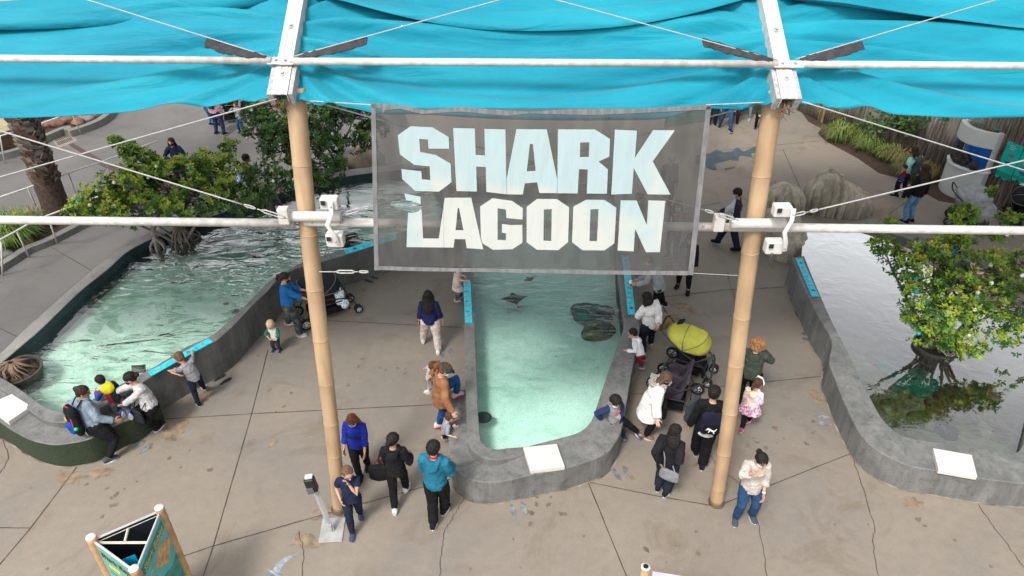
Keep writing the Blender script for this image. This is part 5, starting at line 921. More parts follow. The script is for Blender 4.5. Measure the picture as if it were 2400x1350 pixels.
bR = P(2200, 822, .33); tree('open bright green mangrove in the right pool with a pot of roots', bR, [(2070, 578, 10.7, .24), (2095, 612, 10.6, .26), (2140, 620, 10.5, .34), (2190, 590, 10.7, .38), (2250, 560, 10.9, .28), (2185, 650, 10.4, .36), (2240, 640, 10.4, .34), (2130, 672, 10.3, .2), (2240, 700, 10.2, .40), (2310, 690, 10.3, .42), (2370, 660, 10.5, .32), (2160, 712, 10.0, .28), (2205, 742, 9.9, .30), (2255, 775, 9.8, .28), (2225, 790, 9.7, .2), (2290, 822, 9.6, .18), (2250, 735, 10, .34), (2385, 765, 10, .24), (2400, 700, 10.3, .34), (2085, 525, 11, .12), (2265, 500, 11, .25), (2230, 525, 11, .18), (2370, 520, 11, .24), (2340, 545, 11, .2), (2400, 610, 10.8, .26), (2326, 448, 11.2, .08), (2310, 505, 11, .12), (2330, 610, 10.8, .25), (2280, 600, 10.8, .22), (2215, 800, 9.75, .24), (2170, 765, 9.8, .20), (2260, 810, 9.65, .24), (2350, 790, 9.9, .2), (2130, 745, 10, .16), (2330, 740, 10.1, .26), (2165, 800, 9.7, .20), (2225, 828, 9.55, .17), (2400, 815, 9.9, .2), (2195, 790, 9.65, .2)], LF, seed=9, dens=820, roots=0, ln=.075, balls=(('white', 11, 'small white ball ornament in the right mangrove'), ('teal', 7, 'shiny teal ball ornament in the right mangrove'), ('gold', 8, 'pale gold ball ornament in the right mangrove')), bright=.14)
def pot(px, py, r, label, z=.33, roots=10, seed=1):
    c = P(px, py, z); t = thing('planter', label, 'planter', V((c.x, c.y, .0))); g = G(); n = 28
    g.loft([((0, 0, .0), (r*.75, 0, 0), (0, r*.75, 0)), ((0, 0, z+.0), (r, 0, 0), (0, r, 0)), ((0, 0, z+.05), (r*1.03, 0, 0), (0, r*1.03, 0)), ((0, 0, z+.05), (r*.93, 0, 0), (0, r*.93, 0)), ((0, 0, z+.0), (r*.9, 0, 0), (0, r*.9, 0))], n, smooth=False); g.build('tub', mat('tub', (.05, .05, .042), .6, .3, 10), t); g = G(); g.ell((0, 0, z-.01), (r*.9, r*.9, .05), None, 14); g.build('soil', MU, t)
    g = G(); random.seed(seed)
    for k in range(roots): a = random.uniform(0, 6.3); e = random.uniform(.5, 1.15)*r; g.tube([V((cos(a)*.05, sin(a)*.05, z+.22)), V((cos(a)*e*.5, sin(a)*e*.5, z+.16)), V((cos(a+.4)*e, sin(a+.4)*e, z-.05))], [.022, .018, .009], 6)
    g.build('roots', TWIG if seed > 1 else mat('root_brown', (.16, .11, .08), .9, .3, 12), t)
pot(432, 560, .36, 'round planting tub standing in the left pool under the wide mangrove', .33, 16, 3); pot(38, 872, .42, 'round tub of brown roots at the left end of the left pool', .36, 34, 1); pot(2190, 812, .36, 'dark round tub of mulch and roots in the right pool', .36, 12, 4)
# thick grey stem left of the tub
g = G(); a = P(372, 585, .25); b = P(358, 540, .7); g.tube([V((0, 0, -.2)), (b-a)*.5, b-a, (b-a)*1.6+V((.3, .3, .4))], [.10, .07, .06, .05], 9)
for k in range(7): g.tube([V((0, 0, .3)), V((cos(k)*.15, sin(k)*.15, .15)), V((cos(k)*.24, sin(k)*.24, -.15))], [.03, .03, .02], 6)
tag(remesh(g.build('driftwood', TWIG, None, a), .015, 1, .03, .05), 'thick grey driftwood stem at the far rim of the left pool', 'driftwood')
# small teal sign inside the right tree
t = thing('plant_sign', 'small teal sign board on a post inside the right mangrove', 'sign', P(2168, 800, .33)); b = t.location; tp = PY(2188, 700, 10.35)-b; g = G(); g.tube([V((0, 0, 0)), tp], .022, 6, smooth=False); g.build('post', TWIG, t); g = G(); g.box(tp, (.14, .03, .42), M.Rotation(R(22), 3, 'Y')); g.build('board', TEAL, t); g = G(); g.tube([tp+V((0, -.016, 0)), tp+V((0, -.02, 0))], .05, 14); g.build('emblem', mat('emblem', (.6, .75, .72), .5, 0), t)
# palm
def palm():
    b = P(142, 512); tp = PY(40, 240, b.y+.1); d = tp-b; t = thing('palm_tree', 'palm trunk with shaggy old leaf bases in the upper left', 'tree', b); g = G(); hT = 7.0; k = hT/d.z; ax = lambda z: V((d.x/d.z*z+.0, d.y/d.z*z, z))
    g.tube([ax(z*hT/30) for z in range(31)], [.34-.06*min(1, z/6)+.01*sin(z*2) for z in range(31)], 18); tk = g.build('trunk', mat('palm_core', (.055, .035, .026), .95, .4, 14, .8, 30), t); g = G(); random.seed(12); z = .95; k = 0
    while z < 6.9:
        for j in range(7):
            a = k*.45+j*2*pi/7+random.uniform(-.12, .12); n = V((cos(a), sin(a), 0)); s = V((-sin(a), cos(a), 0)); c = ax(z)+n*.25; h_ = random.uniform(.14, .22); w_ = random.uniform(.10, .14); o_ = random.uniform(.05, .12); sk = s*random.uniform(-.05, .05)
            g.add([c-s*w_, c+s*w_, c+s*w_*.5+n*o_+V((0, 0, h_))+sk, c-s*w_*.4+n*o_*1.1+V((0, 0, h_*1.1))+sk, c-s*w_*.8+V((0, 0, -.05))-n*.05, c+s*w_*.8+V((0, 0, -.05))-n*.05, c+V((0, 0, h_*.9))-n*.04], [(0, 1, 2, 3), (0, 4, 5, 1), (1, 5, 6, 2), (0, 3, 6, 4), (3, 2, 6)], random.choice((0, 0, 1, 2)), False)
        z += .095; k += 1
    g.build('leaf_bases', [mat('boot1', (.15, .115, .095), .9, .4, 9), mat('boot2', (.22, .19, .165), .9, .35, 9), mat('boot3', (.10, .06, .04), .9, .3, 9)], t); g = G(); c = ax(hT)
    for j in range(24):
        a = j*2.4; el = random.uniform(-.5, 1.1); pts = [c+V((cos(a)*r*cos(el*.6), sin(a)*r*cos(el*.6), r*sin(el)-.28*r*r)) for r in (0, .5, 1., 1.5, 2.0)]; sd_ = V((-sin(a), cos(a), 0)); g.tube(pts, [.03, .02, .015, .01, .004], 4)
        for q in range(14): f = .12+.86*q/14; i = min(3, int(f*4)); p = pts[i].lerp(pts[i+1], f*4-i); dd = (pts[i+1]-pts[i]).normalized(); [g.add([p, p+dd*.04, p+sd_*s*.5*(1-f*.6)+dd*.25-V((0, 0, .12))], [(0, 1, 2)], 1, False) for s in (-1, 1)]
    g.build('crown', [BARK, LFD[1]], t)
palm()
def grass(px, py, r, h, n, label, mats, seed, droop=.6, name='grass_clump'):
    random.seed(seed); c = P(px, py); t = G()
    for i in range(n):
        a = random.uniform(0, 6.3); b = V((cos(a), sin(a), 0)); p = b*random.uniform(0, r*.45)+V((random.uniform(-.1, .1), random.uniform(-.1, .1), 0)); hh = h*random.uniform(.55, 1.15); ln = r*random.uniform(.5, 1.1); s = V((-b.y, b.x, 0))*random.uniform(.004, .008)*1.6
        q1, q2, q3 = p+b*ln*.25+V((0, 0, hh*.7)), p+b*ln*.65+V((0, 0, hh)), p+b*ln*1.1+V((0, 0, hh*(1-droop*random.uniform(.4, 1.1)))); t.add([p-s, p+s, q1+s, q1-s, q2+s*.7, q2-s*.7, q3], [(0, 1, 2, 3), (3, 2, 4, 5), (5, 4, 6)], random.choice(range(len(mats))), False)
    return tag(t.build(name, mats, None, c), label, 'plant', 'grassy plants')
GM = [mat('grass_a', (.10, .19, .03), .6, .3, trans=.2), mat('grass_b', (.17, .25, .05), .6, .3, trans=.2), mat('grass_c', (.22, .23, .07), .6, .3, trans=.2)]; GY = [GM[1], mat('grass_y', (.28, .24, .09), .7, .3, trans=.2), mat('grass_s', (.26, .19, .10), .8, .3)]
for a in [(1965, 330, .5, .5, 420, 'lush green grass clump at the front corner of the fence bed', GM, 1), (2030, 352, .5, .5, 420, 'lush green grass clump in the middle of the fence bed', GM, 2), (1985, 305, .45, .5, 260, 'grass clump close to the bamboo fence with straw tips', GY, 3), (2072, 372, .4, .4, 260, 'low green grass clump beside the fence bed edge', GM, 4), (2105, 385, .45, .5, 380, 'yellow green grass clump behind the woman in the mint top', GY, 5), (2130, 415, .45, .5, 400, 'yellowish grass tuft at the feet of the woman in the mint top', GY, 6), (2185, 418, .3, .45, 300, 'dry straw coloured clump against the display tank', [GY[1], GY[2]], 7), (20, 570, .7, .6, 900, 'dark green grass clump in the mulch bed at the left edge', GM[:2], 8), (60, 545, .5, .5, 400, 'thin grass tuft behind the left handrail post', GY, 9), (1930, 285, .3, .9, 300, 'tall straw coloured grass tuft near the right rafter end', [GY[2], GY[1]], 10)]: grass(*a)
# leafy vine on the fence
random.seed(2); g = G(); c = onfence(2120, 320)
for i in range(70): p = onfence(random.gauss(2110, 45), random.gauss(288, 12))+fn*random.uniform(.02, .2)-c; rosette(g, p, fn+V((0, 0, .5)), 4, .17, random.choice((0, 1, 1, 2)))
for i in range(6): g.tube([onfence(2060+i*22, 340)-c, onfence(2070+i*20, 300)-c+fn*.05, onfence(2075+i*20, 280)-c+fn*.1], .008, 5, mi=0)
tag(g.build('climbing_vine', LFD, None, c), 'broad leaved vine climbing the bamboo fence', 'plant')
# ------------------------------------------------------------------ fluted artificial rock
RK = concrete('rock_fluted', (.33, .285, .22), (.42, .37, .29), (.15, .13, .10), 1.6, .65, streak=.35)
def fluted(label, cols, vox=.035, disp=.10):
    base = P(cols[0][0], cols[0][1]); g = G()
    for px, py, tx, ty, Yo, r0, r1 in cols:
        b = P(px, py)-base; tp = PY(tx, ty, P(px, py).y+Yo)-base; m1 = b.lerp(tp, .35)+V((0, -.06, 0)); m2 = b.lerp(tp, .75)+V((0, -.03, 0)); g.tube([b-V((0, 0, .1)), m1, m2, tp-V((0, 0, r1*.6))], [r0, r0*.92, (r0+r1)/2, r1], 12, round_=True)
    o = g.build('rock_formation', RK, None, base); remesh(o, vox, 2, disp, .35, .008, .05); return tag(o, label, 'rock formation')
def flrow(n, base, tops, Yo, r0, r1, seed):
    random.seed(seed); out = []
    def at_(pts, f): k = f*(len(pts)-1); i = min(int(k), len(pts)-2); q = k-i; return [pts[i][j]*(1-q)+pts[i+1][j]*q for j in (0, 1)]
    for i in range(n):
        f = (i+random.uniform(-.18, .18))/(n-1); f = max(0, min(1, f)); b_ = at_(base, f); t_ = at_(tops, f); out.append((b_[0]+random.uniform(-2, 2), b_[1]+random.uniform(-4, 4), t_[0], t_[1]+random.uniform(-5, 5), Yo, r0*random.uniform(.8, 1.2), r1*random.uniform(.8, 1.2)))
    return out
def ridged(label, px, py, a, b, tops, nfl, rz, seed):
    c = P(px, py); g = G(); n, m_ = 150, 26; vs = []
    def zt(x): k = (x/a+1)/2*(len(tops)-1); k = max(0, min(len(tops)-1.001, k)); i = int(k); q = k-i; q = q*q*(3-2*q); return tops[i]*(1-q)+tops[i+1]*q
    for j in range(m_+1):
        f = j/m_; pr = (1.0+.10*sin(f*3.1))*(1-f**3.2)**.55 if f < 1 else 0
        for i in range(n):
            t_ = 2*pi*i/n; fl = abs(sin(t_*nfl/2+.7*noise.noise(V((cos(t_)*2, sin(t_)*2, seed+f*.7)))*2))**.55; big = noise.noise(V((cos(t_)*1.7, sin(t_)*1.7, seed+f)))*.16
            k = pr*(.74+.28*fl+big); x, y = cos(t_)*a*k**.22*(.9+.1*k), sin(t_)*b*k; z = zt(x)*(f**.75)*(1+.07*noise.noise(V((x*5, y*5, seed)))); vs.append((x, y+.16*f*b, z-.04))
    fs = [(j*n+i, j*n+(i+1) % n, (j+1)*n+(i+1) % n, (j+1)*n+i) for j in range(m_) for i in range(n)]; g.add(vs, fs); o = g.build('rock_formation', RK, None, c, rz); q = o.modifiers.new('d', 'DISPLACE'); q.texture = clouds(.12); q.strength = .035; q.texture_coords = 'LOCAL'; return tag(o, label, 'rock formation')
ridged('tall fluted grey brown artificial rock behind the right pool', 1955, 494, .95, .48, [.45, .85, 1.12, 1.16, .98, .88, .74, .6, .35], 26, -.12, 3)
ridged('rounded fluted rock right of the pole beside the tall one', 1838, 490, .55, .46, [.45, .68, .74, .66, .45], 16, .1, 8)
fluted('smooth grey boulder joining the wall end of the right pool', [(1812, 590, 1808, 500, .35, .3, .25), (1835, 600, 1832, 495, .5, .34, .28), (1860, 600, 1855, 505, .55, .3, .22), (1872, 590, 1866, 540, .3, .24, .2), (1800, 585, 1800, 540, .3, .22, .2), (1845, 608, 1842, 560, .2, .22, .2)], .035, .10)
RKD = mat('rock_pool_dark', (.005, .11, .085), .8, .4, 5, .15, 9, col2=(.01, .19, .14)); RKB = mat('rock_tan', (.16, .135, .09), .85, .4, 3, .6, 12)
rock(862, 402, .75, RKB, 'tan brown boulder in the back of the left pool by the banner', 'boulder', 0.1, (1.1, .7, .75), 21, 'rock'); rock(815, 372, .28, RG, 'small pale stone above the tan boulder', 'boulder', .45, (1, .8, .9), 22); rock(850, 355, .22, RG, 'grey stone in the shade under the tall mangrove', 'boulder', .4, (1, .8, .9), 24)
rock(1385, 748, .44, RKD, 'dark green submerged rock, upper lobe, in the middle pool', 'submerged_rock', -.02, (1, .8, .5), 31, 'rock', amp=.15); rock(1402, 785, .34, mat('rock_olive', (.03, .09, .05), .8, .4, 6, .15, 9, col2=(.12, .12, .04)), 'olive brown submerged rock, lower lobe, in the middle pool', 'submerged_rock', -.02, (.8, 1.1, .55), 33, 'rock', amp=.15); rock(1350+5, 735, .2, RKD, 'small dark submerged rock left of the green one in the middle pool', 'submerged_rock', -.02, (.9, 1.1, .8), 36, 'rock')
for i, (x, y, r) in enumerate([(2060, 800, .5), (2150, 900, .45), (2230, 960, .5), (2310, 900, .4), (2100, 870, .35), (2330, 980, .35), (2170, 990, .3), (2385, 800, .28)]): rock(x, y, r, [mat('rock_moss', (.045, .055, .02), .9, .5, 7, .6, 15, col2=(.12, .12, .05)), RKD, mat('rock_rust', (.06, .03, .018), .9, .4, 6)][i % 3], ['mossy', 'dark', 'rust brown'][i % 3]+' submerged rock in the right pool, '+['near the wall bend', 'below the root tub', 'in front of the white slab side', 'right of the tub', 'left of the tub', 'in the front right corner', 'close to the front ledge', 'at the right edge of the view'][i], 'submerged_rock', .0, (1, .9, .3), 40+i, 'rock')
random.seed(77)
MR = [mat('rock_moss', (.045, .055, .02)), mat('rock_rust', (.06, .03, .018)), mat('rock_olive2', (.10, .095, .045), .9, .5, 7, .6, 15, col2=(.22, .21, .12)), mat('rock_black', (.012, .014, .010), .9, .4, 6)]
for i, (x, y, r) in enumerate([(2020, 770, .3), (2060, 850, .26), (2115, 915, .3), (2200, 1005, .28), (2260, 1015, .24), (2340, 1030, .2), (2370, 900, .3), (2290, 960, .34), (2190, 915, .32), (2240, 880, .26), (2090, 960, .2), (2130, 800, .3), (2030, 725, .2), (2390, 980, .26), (2310, 850, .24), (2160, 865, .22)]):
    rock(x, y, r, MR[i % 4], 'mossy rock under the shallow water at the near end of the right pool', 'submerged_rock', -.02, (1.1, .9, .34), 90+i, 'rock', 'mossy rocks under the near end of the right pool')
# ------------------------------------------------------------------ rays
def ray_fish(px, py, z, sz, ang, label, kind='diamond', col=(.03, .035, .025), tail=1.0, name='stingray'):
    c = P(px, py, z); t = thing(name, label, 'ray', c, R(ang)); g = G(); n = 32; rim = []; 
    for j in range(n):
        a = 2*pi*j/n
        if kind == 'diamond': k = 1/(abs(cos(a))**.92+abs(sin(a))**.92)**(1/.92); k *= 1.12; x, y = cos(a)*k*1.12, sin(a)*k*.78
        elif kind == 'cow': k = 1/(abs(cos(a))**.85+abs(sin(a))**.85)**(1/.85); x, y = cos(a)*k*1.2, sin(a)*k*.85+.12*abs(cos(a))**3
        else: x, y = cos(a)*.82, sin(a)*.86
        rim.append((x*sz, y*sz))
    vs = [(x*f, y*f, h*sz) for f, h in ((1, 0), (.75, .05), (.4, .12), (.12, .16)) for x, y in rim]; vs.append((0, 0, .165*sz)); fs = [(k*n+j, k*n+(j+1) % n, (k+1)*n+(j+1) % n, (k+1)*n+j) for k in range(3) for j in range(n)]+[(3*n+j, 3*n+(j+1) % n, 4*n) for j in range(n)]+[tuple(range(n-1, -1, -1))]; g.add(vs, fs); g.ell((0, sz*.55, .05*sz), (.16*sz, .3*sz, .10*sz), None, 10)
    for s in (-1, 1): g.ell((s*.13*sz, sz*.6, .12*sz), (.04*sz, .05*sz, .04*sz), None, 6)
    m = mat('ray_%d' % int(col[0]*1000), col, .5, .35, 10); g.build('body', m, t); g = G(); g.tube([(0, -.6*sz, .03*sz), (.05*sz, -1.1*sz, .02*sz), (-.03*sz, -(1.2+.8*tail)*sz, .02*sz)], [.05*sz, .028*sz, .008*sz], 6); g.build('tail', m, t); return t
ray_fish(1205, 700, .25, .25, 12, 'grey brown cownose ray near the top of the middle pool', 'cow', (.05, .055, .045)); ray_fish(1132, 978, .3, .17, 80, 'round black stingray against the left rim of the middle pool', 'round', (.012, .018, .018), .5)
ray_fish(1420, 728, .30, .22, 40, 'blue grey round ray resting on the submerged rock in the middle pool', 'round', (.03, .055, .065)); ray_fish(1415, 765, .33, .15, 60, 'small grey green ray below the blue grey one in the middle pool', 'round', (.04, .07, .06))
ray_fish(818, 561, .2, .34, 80, 'dark brown diamond shaped ray beside the blue panel in the left pool', 'diamond', (.035, .028, .014)); ray_fish(795, 488, .2, .42, 60, 'brown ray partly behind the bracket in the left pool', 'diamond', (.045, .032, .018)); ray_fish(690, 492, .2, .45, 80, 'dark ray partly behind the left pole in the left pool', 'diamond', (.025, .022, .014)); ray_fish(603, 600, .22, .15, -60, 'small round black ray in the open water of the left pool', 'round', (.01, .014, .012)); ray_fish(552, 730, .22, .10, 20, 'tiny black ray nearest the curved wall of the left pool', 'round', (.012, .014, .012), .3); ray_fish(530, 712, .22, .07, 120, 'tiny dark ray left of the other tiny one in the left pool', 'round', (.014, .014, .012), .3); ray_fish(325, 865, .25, .17, -30, 'olive brown ray showing behind the seated woman in the left pool', 'diamond', (.06, .05, .02)); ray_fish(1240, 655, .2, .12, 30, 'small yellowish ray under the lower banner edge in the middle pool', 'cow', (.10, .09, .03)); ray_fish(935, 573-10, .2, .2, 20, 'brown ray at the banner edge in the left pool', 'diamond', (.05, .035, .02))
ray_fish(500, 555, .2, .36, 10, 'dark brown ray in the shade by the driftwood in the left pool', 'diamond', (.03, .02, .014)); ray_fish(2115, 840, .28, .3, 60, 'red brown ray in the front of the right pool', 'round', (.05, .02, .015)); ray_fish(2330, 925, .25, .22, 10, 'pale brown ray in the right pool beside the corner', 'round', (.16, .10, .07))
# ------------------------------------------------------------------ strollers
def stroller(base, face, label, fab, can, seats=1, s=1.0, wheel='9aa0a4', canopy=True, fabric2=None, three=False, ext=.0, extra=None, group=None):
    s /= 1.13; t = thing('stroller', label, 'stroller', P(*base) if len(base) == 2 else V(base), -R(face), group); FRM = mat('stroller_frame', (.03, .03, .033), .4, .2, 5, 0, .5); W = .29*(1+.45*(seats-1))*s; TY = mat('tyre', (.012, .012, .012), .8, .1); HB = mat('hub_'+wheel, srgb(wheel), .4, .1, 9, 0, .2)
    def wh(x, y, r):
        g = G(); n = 20; w_ = .022*s; g.loft([((x+o*w_, y, r), (0, k*r, 0), (0, 0, k*r)) for o, k in ((-1, .86), (-.9, .97), (0, 1), (.9, .97), (1, .86))], n); o = g.build('wheel', TY, t); g = G(); g.loft([((x+o*w_*1.15, y, r), (0, k*r, 0), (0, 0, k*r)) for o, k in ((-1, .1), (-1, .62), (1, .62), (1, .1))], n)
        g.build('rim', HB, o); g = G()
        for a in range(5): q = V((0, cos(a*1.2566)*r*.38, sin(a*1.2566)*r*.38)); [g.ell((x+sd_*w_*1.2, y+q.y, r+q.z), (.004, r*.14, r*.14), None, 7) for sd_ in (-1, 1)]
        g.build('spoke_gap', FRM, o)
    yb, yf = -.42*s-ext/2, .45*s+ext/2
    for sx in (-1, 1): wh(sx*W, yb, .135*s); 
    for sx in ((0,) if three else (-1, 1)):
        for dx in (-.045, .045): wh(sx*W*.85+dx*s*.8, yf, .09*s)
    g = G()
    for sx in (-1, 1):
        x = sx*W*.92; g.tube([(x, yb, .14*s), (x, yb+.18*s, .45*s), (x, yf-.12*s, .42*s), (x*.9, yf, .12*s)], .014*s, 8); g.tube([(x, yf-.12*s, .42*s), (x, -.1*s-ext/2, .62*s), (x, yb-.08*s, .92*s), (x, yb-.17*s, 1.02*s)], .015*s, 8)
    g.tube([(-W, yb, .16*s), (W, yb, .16*s)], .012*s, 6); g.tube([(-W*.9, yf-.1, .35*s), (W*.9, yf-.1, .35*s)], .012*s, 6); g.tube([(-W*.9, .1*s, .66*s), (-W*.7, .24*s+ext/2, .68*s), (W*.7, .24*s+ext/2, .68*s), (W*.9, .1*s, .66*s)], .018*s, 8); g.build('frame', FRM, t)
    g = G(); g.tube([(-W*.95, yb-.17*s, 1.02*s), (-W*.6, yb-.2*s, 1.04*s), (W*.6, yb-.2*s, 1.04*s), (W*.95, yb-.17*s, 1.02*s)], .02*s, 8, round_=True); g.build('handle', mat('grip', (.02, .02, .02), .9, .1), t)
    fb = cloth(fab); ws = W/seats
    for k in range(seats):
        cx = (-W+ws*(2*k+1))*.9; yo = 0; g = G(); g.box((cx, .08*s, .43*s), (ws*1.6, .36*s, .04*s)); g.box((cx, -.17*s, .64*s), (ws*1.6, .05*s, .50*s), M.Rotation(R(22), 3, 'X')); g.box((cx, .28*s+ext/3, .27*s), (ws*1.4, .04*s, .34*s), M.Rotation(R(20), 3, 'X'))
        for sx in (-1, 1): g.box((cx+sx*ws*.8, -.03*s, .55*s), (.03*s, .34*s, .26*s), M.Rotation(R(12), 3, 'X'))
        remesh(g.build('seat', fb, t), .014, 3, .015, .08)
        g = G(); g.ell((cx, -.12*s, .56*s), (ws*.55, .06*s, .2*s), M.Rotation(R(22), 3, 'X'), 10); g.ell((cx, .06*s, .46*s), (ws*.55, .14*s, .04*s), None, 10); remesh(g.build('cushion', cloth(fabric2 or fab), t), .012, 2)
        if canopy:
            g = G(); n, m_ = 16, 12; vs = []
            for i in range(m_+1):
                a = R(-48+140*i/m_)
                for j in range(n+1): b_ = pi*j/n; r = .34*s*(1-.035*(i % 3 == 0)); x = cx-cos(b_)*ws*1.05; h_ = sin(b_)**.42*r*1.1; ca_, sa_ = cos(a), sin(a); q_ = 1/max(abs(ca_), abs(sa_))**.35; vs.append((x, -.13*s+sa_*h_*1.3*q_, .70*s+ca_*h_*q_*.92))
            g.add(vs, [(i*(n+1)+j, i*(n+1)+j+1, (i+1)*(n+1)+j+1, (i+1)*(n+1)+j) for i in range(m_) for j in range(n)]); o = g.build('canopy', cloth(can, None, .08, .95), t); q = o.modifiers.new('s', 'SOLIDIFY'); q.thickness = .01; q = o.modifiers.new('d', 'DISPLACE'); q.texture = clouds(.12); q.strength = .03; q.texture_coords = 'LOCAL'
            g = G(); 
            for i in (0, 4, 8, 12): g.tube([V(vs[i*(n+1)+j])*1.004 for j in range(n+1)], .008*s, 5)
            g.build('canopy_rib', mat('rib_grey', (.16, .16, .12), .6, 0), t)
    g = G(); g.box((0, -.0, .22*s), (W*1.5, .5*s+ext, .16*s)); remesh(g.build('basket', cloth('15161a'), t), .015, 3, .02, .1)
    if extra: extra(t)
    return t
# ------------------------------------------------------------------ the people
KS = 1.15
Z1 = lambda t, lim=.8: t if (t is None or isinstance(t, V) or abs(t[0]) < 3 or t[2] <= lim) else (t[0], t[1], t[2]/1.14)+tuple(t[3:])
def pers(label, at, face, H=None, tpx=None, fw=None, hw=None, hipw=None, headw=None, top_at=None, **kw):
    if H: H /= KS
    if top_at: p = P(top_at[0], top_at[1], H); b = V((p.x, p.y, 0))
    elif len(at) == 3: p = P(*at); b = V((p.x, p.y, 0))
    else: b = P(*at)
    if H is None: H = PY(tpx[0], tpx[1], b.y+.02).z/1.0; print('H', round(H, 2), label)
    Mi = M.Rotation(R(face), 3, 'Z')
    def loc(t): p = P(*t[:3]) if not isinstance(t, V) else t; q = Mi @ (p-b); return (q.x/H, q.y/H, p.z/H)+tuple(t[3:] if not isinstance(t, V) else ())
    if fw: kw['feet'] = [loc(f) for f in fw]
    if hw: kw['hands'] = [loc(Z1(f)) for f in hw]
    if hipw: kw['hip'] = loc(Z1(hipw, .61))
    if headw:
        h = kw.get('hip', (0, 0, PROP[kw.get('age', 'adult')]['hip'])); q = loc(Z1(headw)); d = V(q[:3])-V(h[:3]); kw['lean'] = math.degrees(atan2(d.y, d.z)); kw['slean'] = math.degrees(atan2(d.x, d.z))
    return person(label, tuple(b), face, H, **kw)
WALK = dict(hands=[(-.155, .06, .43), (.155, -.03, .43)])
def xsplit(name, inner, outer, lim, axis=0, off=0):
    m = bpy.data.materials.new(name); nt, N, L, B = nodes(m); tc = N.new('ShaderNodeTexCoord'); sx = N.new('ShaderNodeSeparateXYZ'); L.new(tc.outputs['Object'], sx.inputs[0]); a = N.new('ShaderNodeMath'); a.operation = 'ABSOLUTE'; s0 = N.new('ShaderNodeMath'); s0.operation = 'SUBTRACT'; s0.inputs[1].default_value = off; L.new(sx.outputs[axis], s0.inputs[0]); L.new(s0.outputs[0], a.inputs[0]); g_ = N.new('ShaderNodeMath'); g_.operation = 'GREATER_THAN'; g_.inputs[1].default_value = lim; L.new(a.outputs[0], g_.inputs[0]); mx = N.new('ShaderNodeMix'); mx.data_type = 'RGBA'; L.new(g_.outputs[0], mx.inputs[0]); mx.inputs[6].default_value = (*[k*.85 for k in srgb(inner)], 1); mx.inputs[7].default_value = (*[k*.85 for k in srgb(outer)], 1); L.new(mx.outputs[2], B.inputs['Base Color']); B.inputs['Roughness'].default_value = .9
    n2 = N.new('ShaderNodeTexNoise'); n2.inputs['Scale'].default_value = 22; L.new(tc.outputs['Object'], n2.inputs[0]); bp = N.new('ShaderNodeBump'); bp.inputs['Strength'].default_value = .4; bp.inputs['Distance'].default_value = .02; L.new(n2.outputs[0], bp.inputs['Height']); L.new(bp.outputs[0], B.inputs['Normal']); return m
def patt(name, cols, sc_=14, kind='noise'):
    m = bpy.data.materials.new(name); nt, N, L, B = nodes(m); tc = N.new('ShaderNodeTexCoord')
    n = N.new('ShaderNodeTexNoise' if kind == 'noise' else 'ShaderNodeTexVoronoi'); n.inputs['Scale'].default_value = sc_; L.new(tc.outputs['Object'], n.inputs[0]); cr = N.new('ShaderNodeValToRGB'); cr.color_ramp.interpolation = 'CONSTANT' if kind == 'voro' else 'LINEAR'; e = cr.color_ramp.elements; k = len(cols); e[0].position = .3; e[0].color = (*srgb(cols[0]), 1); e[1].position = .7; e[1].color = (*srgb(cols[-1]), 1)
    for i, c in enumerate(cols[1:-1]): x = e.new(.3+.4*(i+1)/(k-1)); x.color = (*srgb(c), 1)
    L.new(n.outputs[0], cr.inputs[0]); L.new(cr.outputs[0], B.inputs['Base Color']); B.inputs['Roughness'].default_value = .9; return m
CAMO = patt('camo', ['1c1f1d', '2b302d', '454b47', '6a6f69'], 9); TIE = patt('tie_dye', ['86dcd0', 'e8cfe0', 'e9b9cf', 'efe6a0', 'f0dfe8'], 6); FLOR = patt('floral', ['f0d5e0', 'c79bb3', '6d2c46'], 26); GCAM = patt('grey_camo', ['3a3d42', '8b9196', 'c3c7ca'], 16); PLAID = patt('plaid', ['2a2a2a', '9a9a98', 'd5d5d2'], 34); DOTS = patt('dotted', ['0c0c0c', '151515', 'e8e8e8'], 40)
def P_add(px, py, z): return (px, py, z)
# left bench group
def straps(rt, d): pass
def bpk(label, col, trim, size=(.30, .17, .42), off=(0, -.13, -.13), pock=None, more=None):
    def f(rt, d):
        H = d['H']; c = d['sc'](d['S']+d['Rt'] @ V((off[0], off[1], off[2]))); t = backpack(rt, c, size, d['Rt'], label, col, trim)
        if more: more(t, d['Rt'], size)
    return f
def more1(t, Rt, s):
    g = G(); g.ell(Rt @ V((0, -.10, .06)), (.045, .012, .045), Rt, 10); g.build('badge', mat('badge_orange', (.7, .25, .03), .5, .1), t); g = G(); g.ell(Rt @ V((.13, -.05, -.10)), (.035, .035, .03), None, 8); g.build('bottle_cap', mat('cap_green', (.0, .5, .12), .4, 0), t)
    g = G(); g.tube([Rt @ V((.10, -.06, .12)), Rt @ V((.12, -.07, -.05)), Rt @ V((.08, -.09, -.16))], .007, 6); g.tube([Rt @ V((-.06, -.02, .24)), Rt @ V((0, -.05, .28)), Rt @ V((.06, -.02, .24))], .010, 6); g.build('red_trim', mat('trim_red', (.6, .02, .06), .5, 0), t)
pers('woman in a grey blue fleece with a big backpack seated on the left pool bench', (215, 990, .6), 38, 1.66, hipw=(218, 992, .60), headw=(190, 925, 1.28), fw=[(243, 1058, .03), (256, 1082, 0)], hw=[(165, 945, .85), (265, 985, .74)], knee=[(-.2, 1, .8), (.3, 1, .8)], w=1.45, top='8493a3', bot='121318', shoe='4a4d52', sole='e0e0e0', hair='dark', hs='topbun', sk='tan', head=(38, 18), loose=.02, hem=-.02, under='d9d2cc', female=True, hood=True, blen=.92, bloose=.004, extra=bpk('black and blue backpack worn by the woman in the grey blue fleece', '14161c', '1c49a8', (.30, .18, .46), (0, -.15, -.15), more=more1))
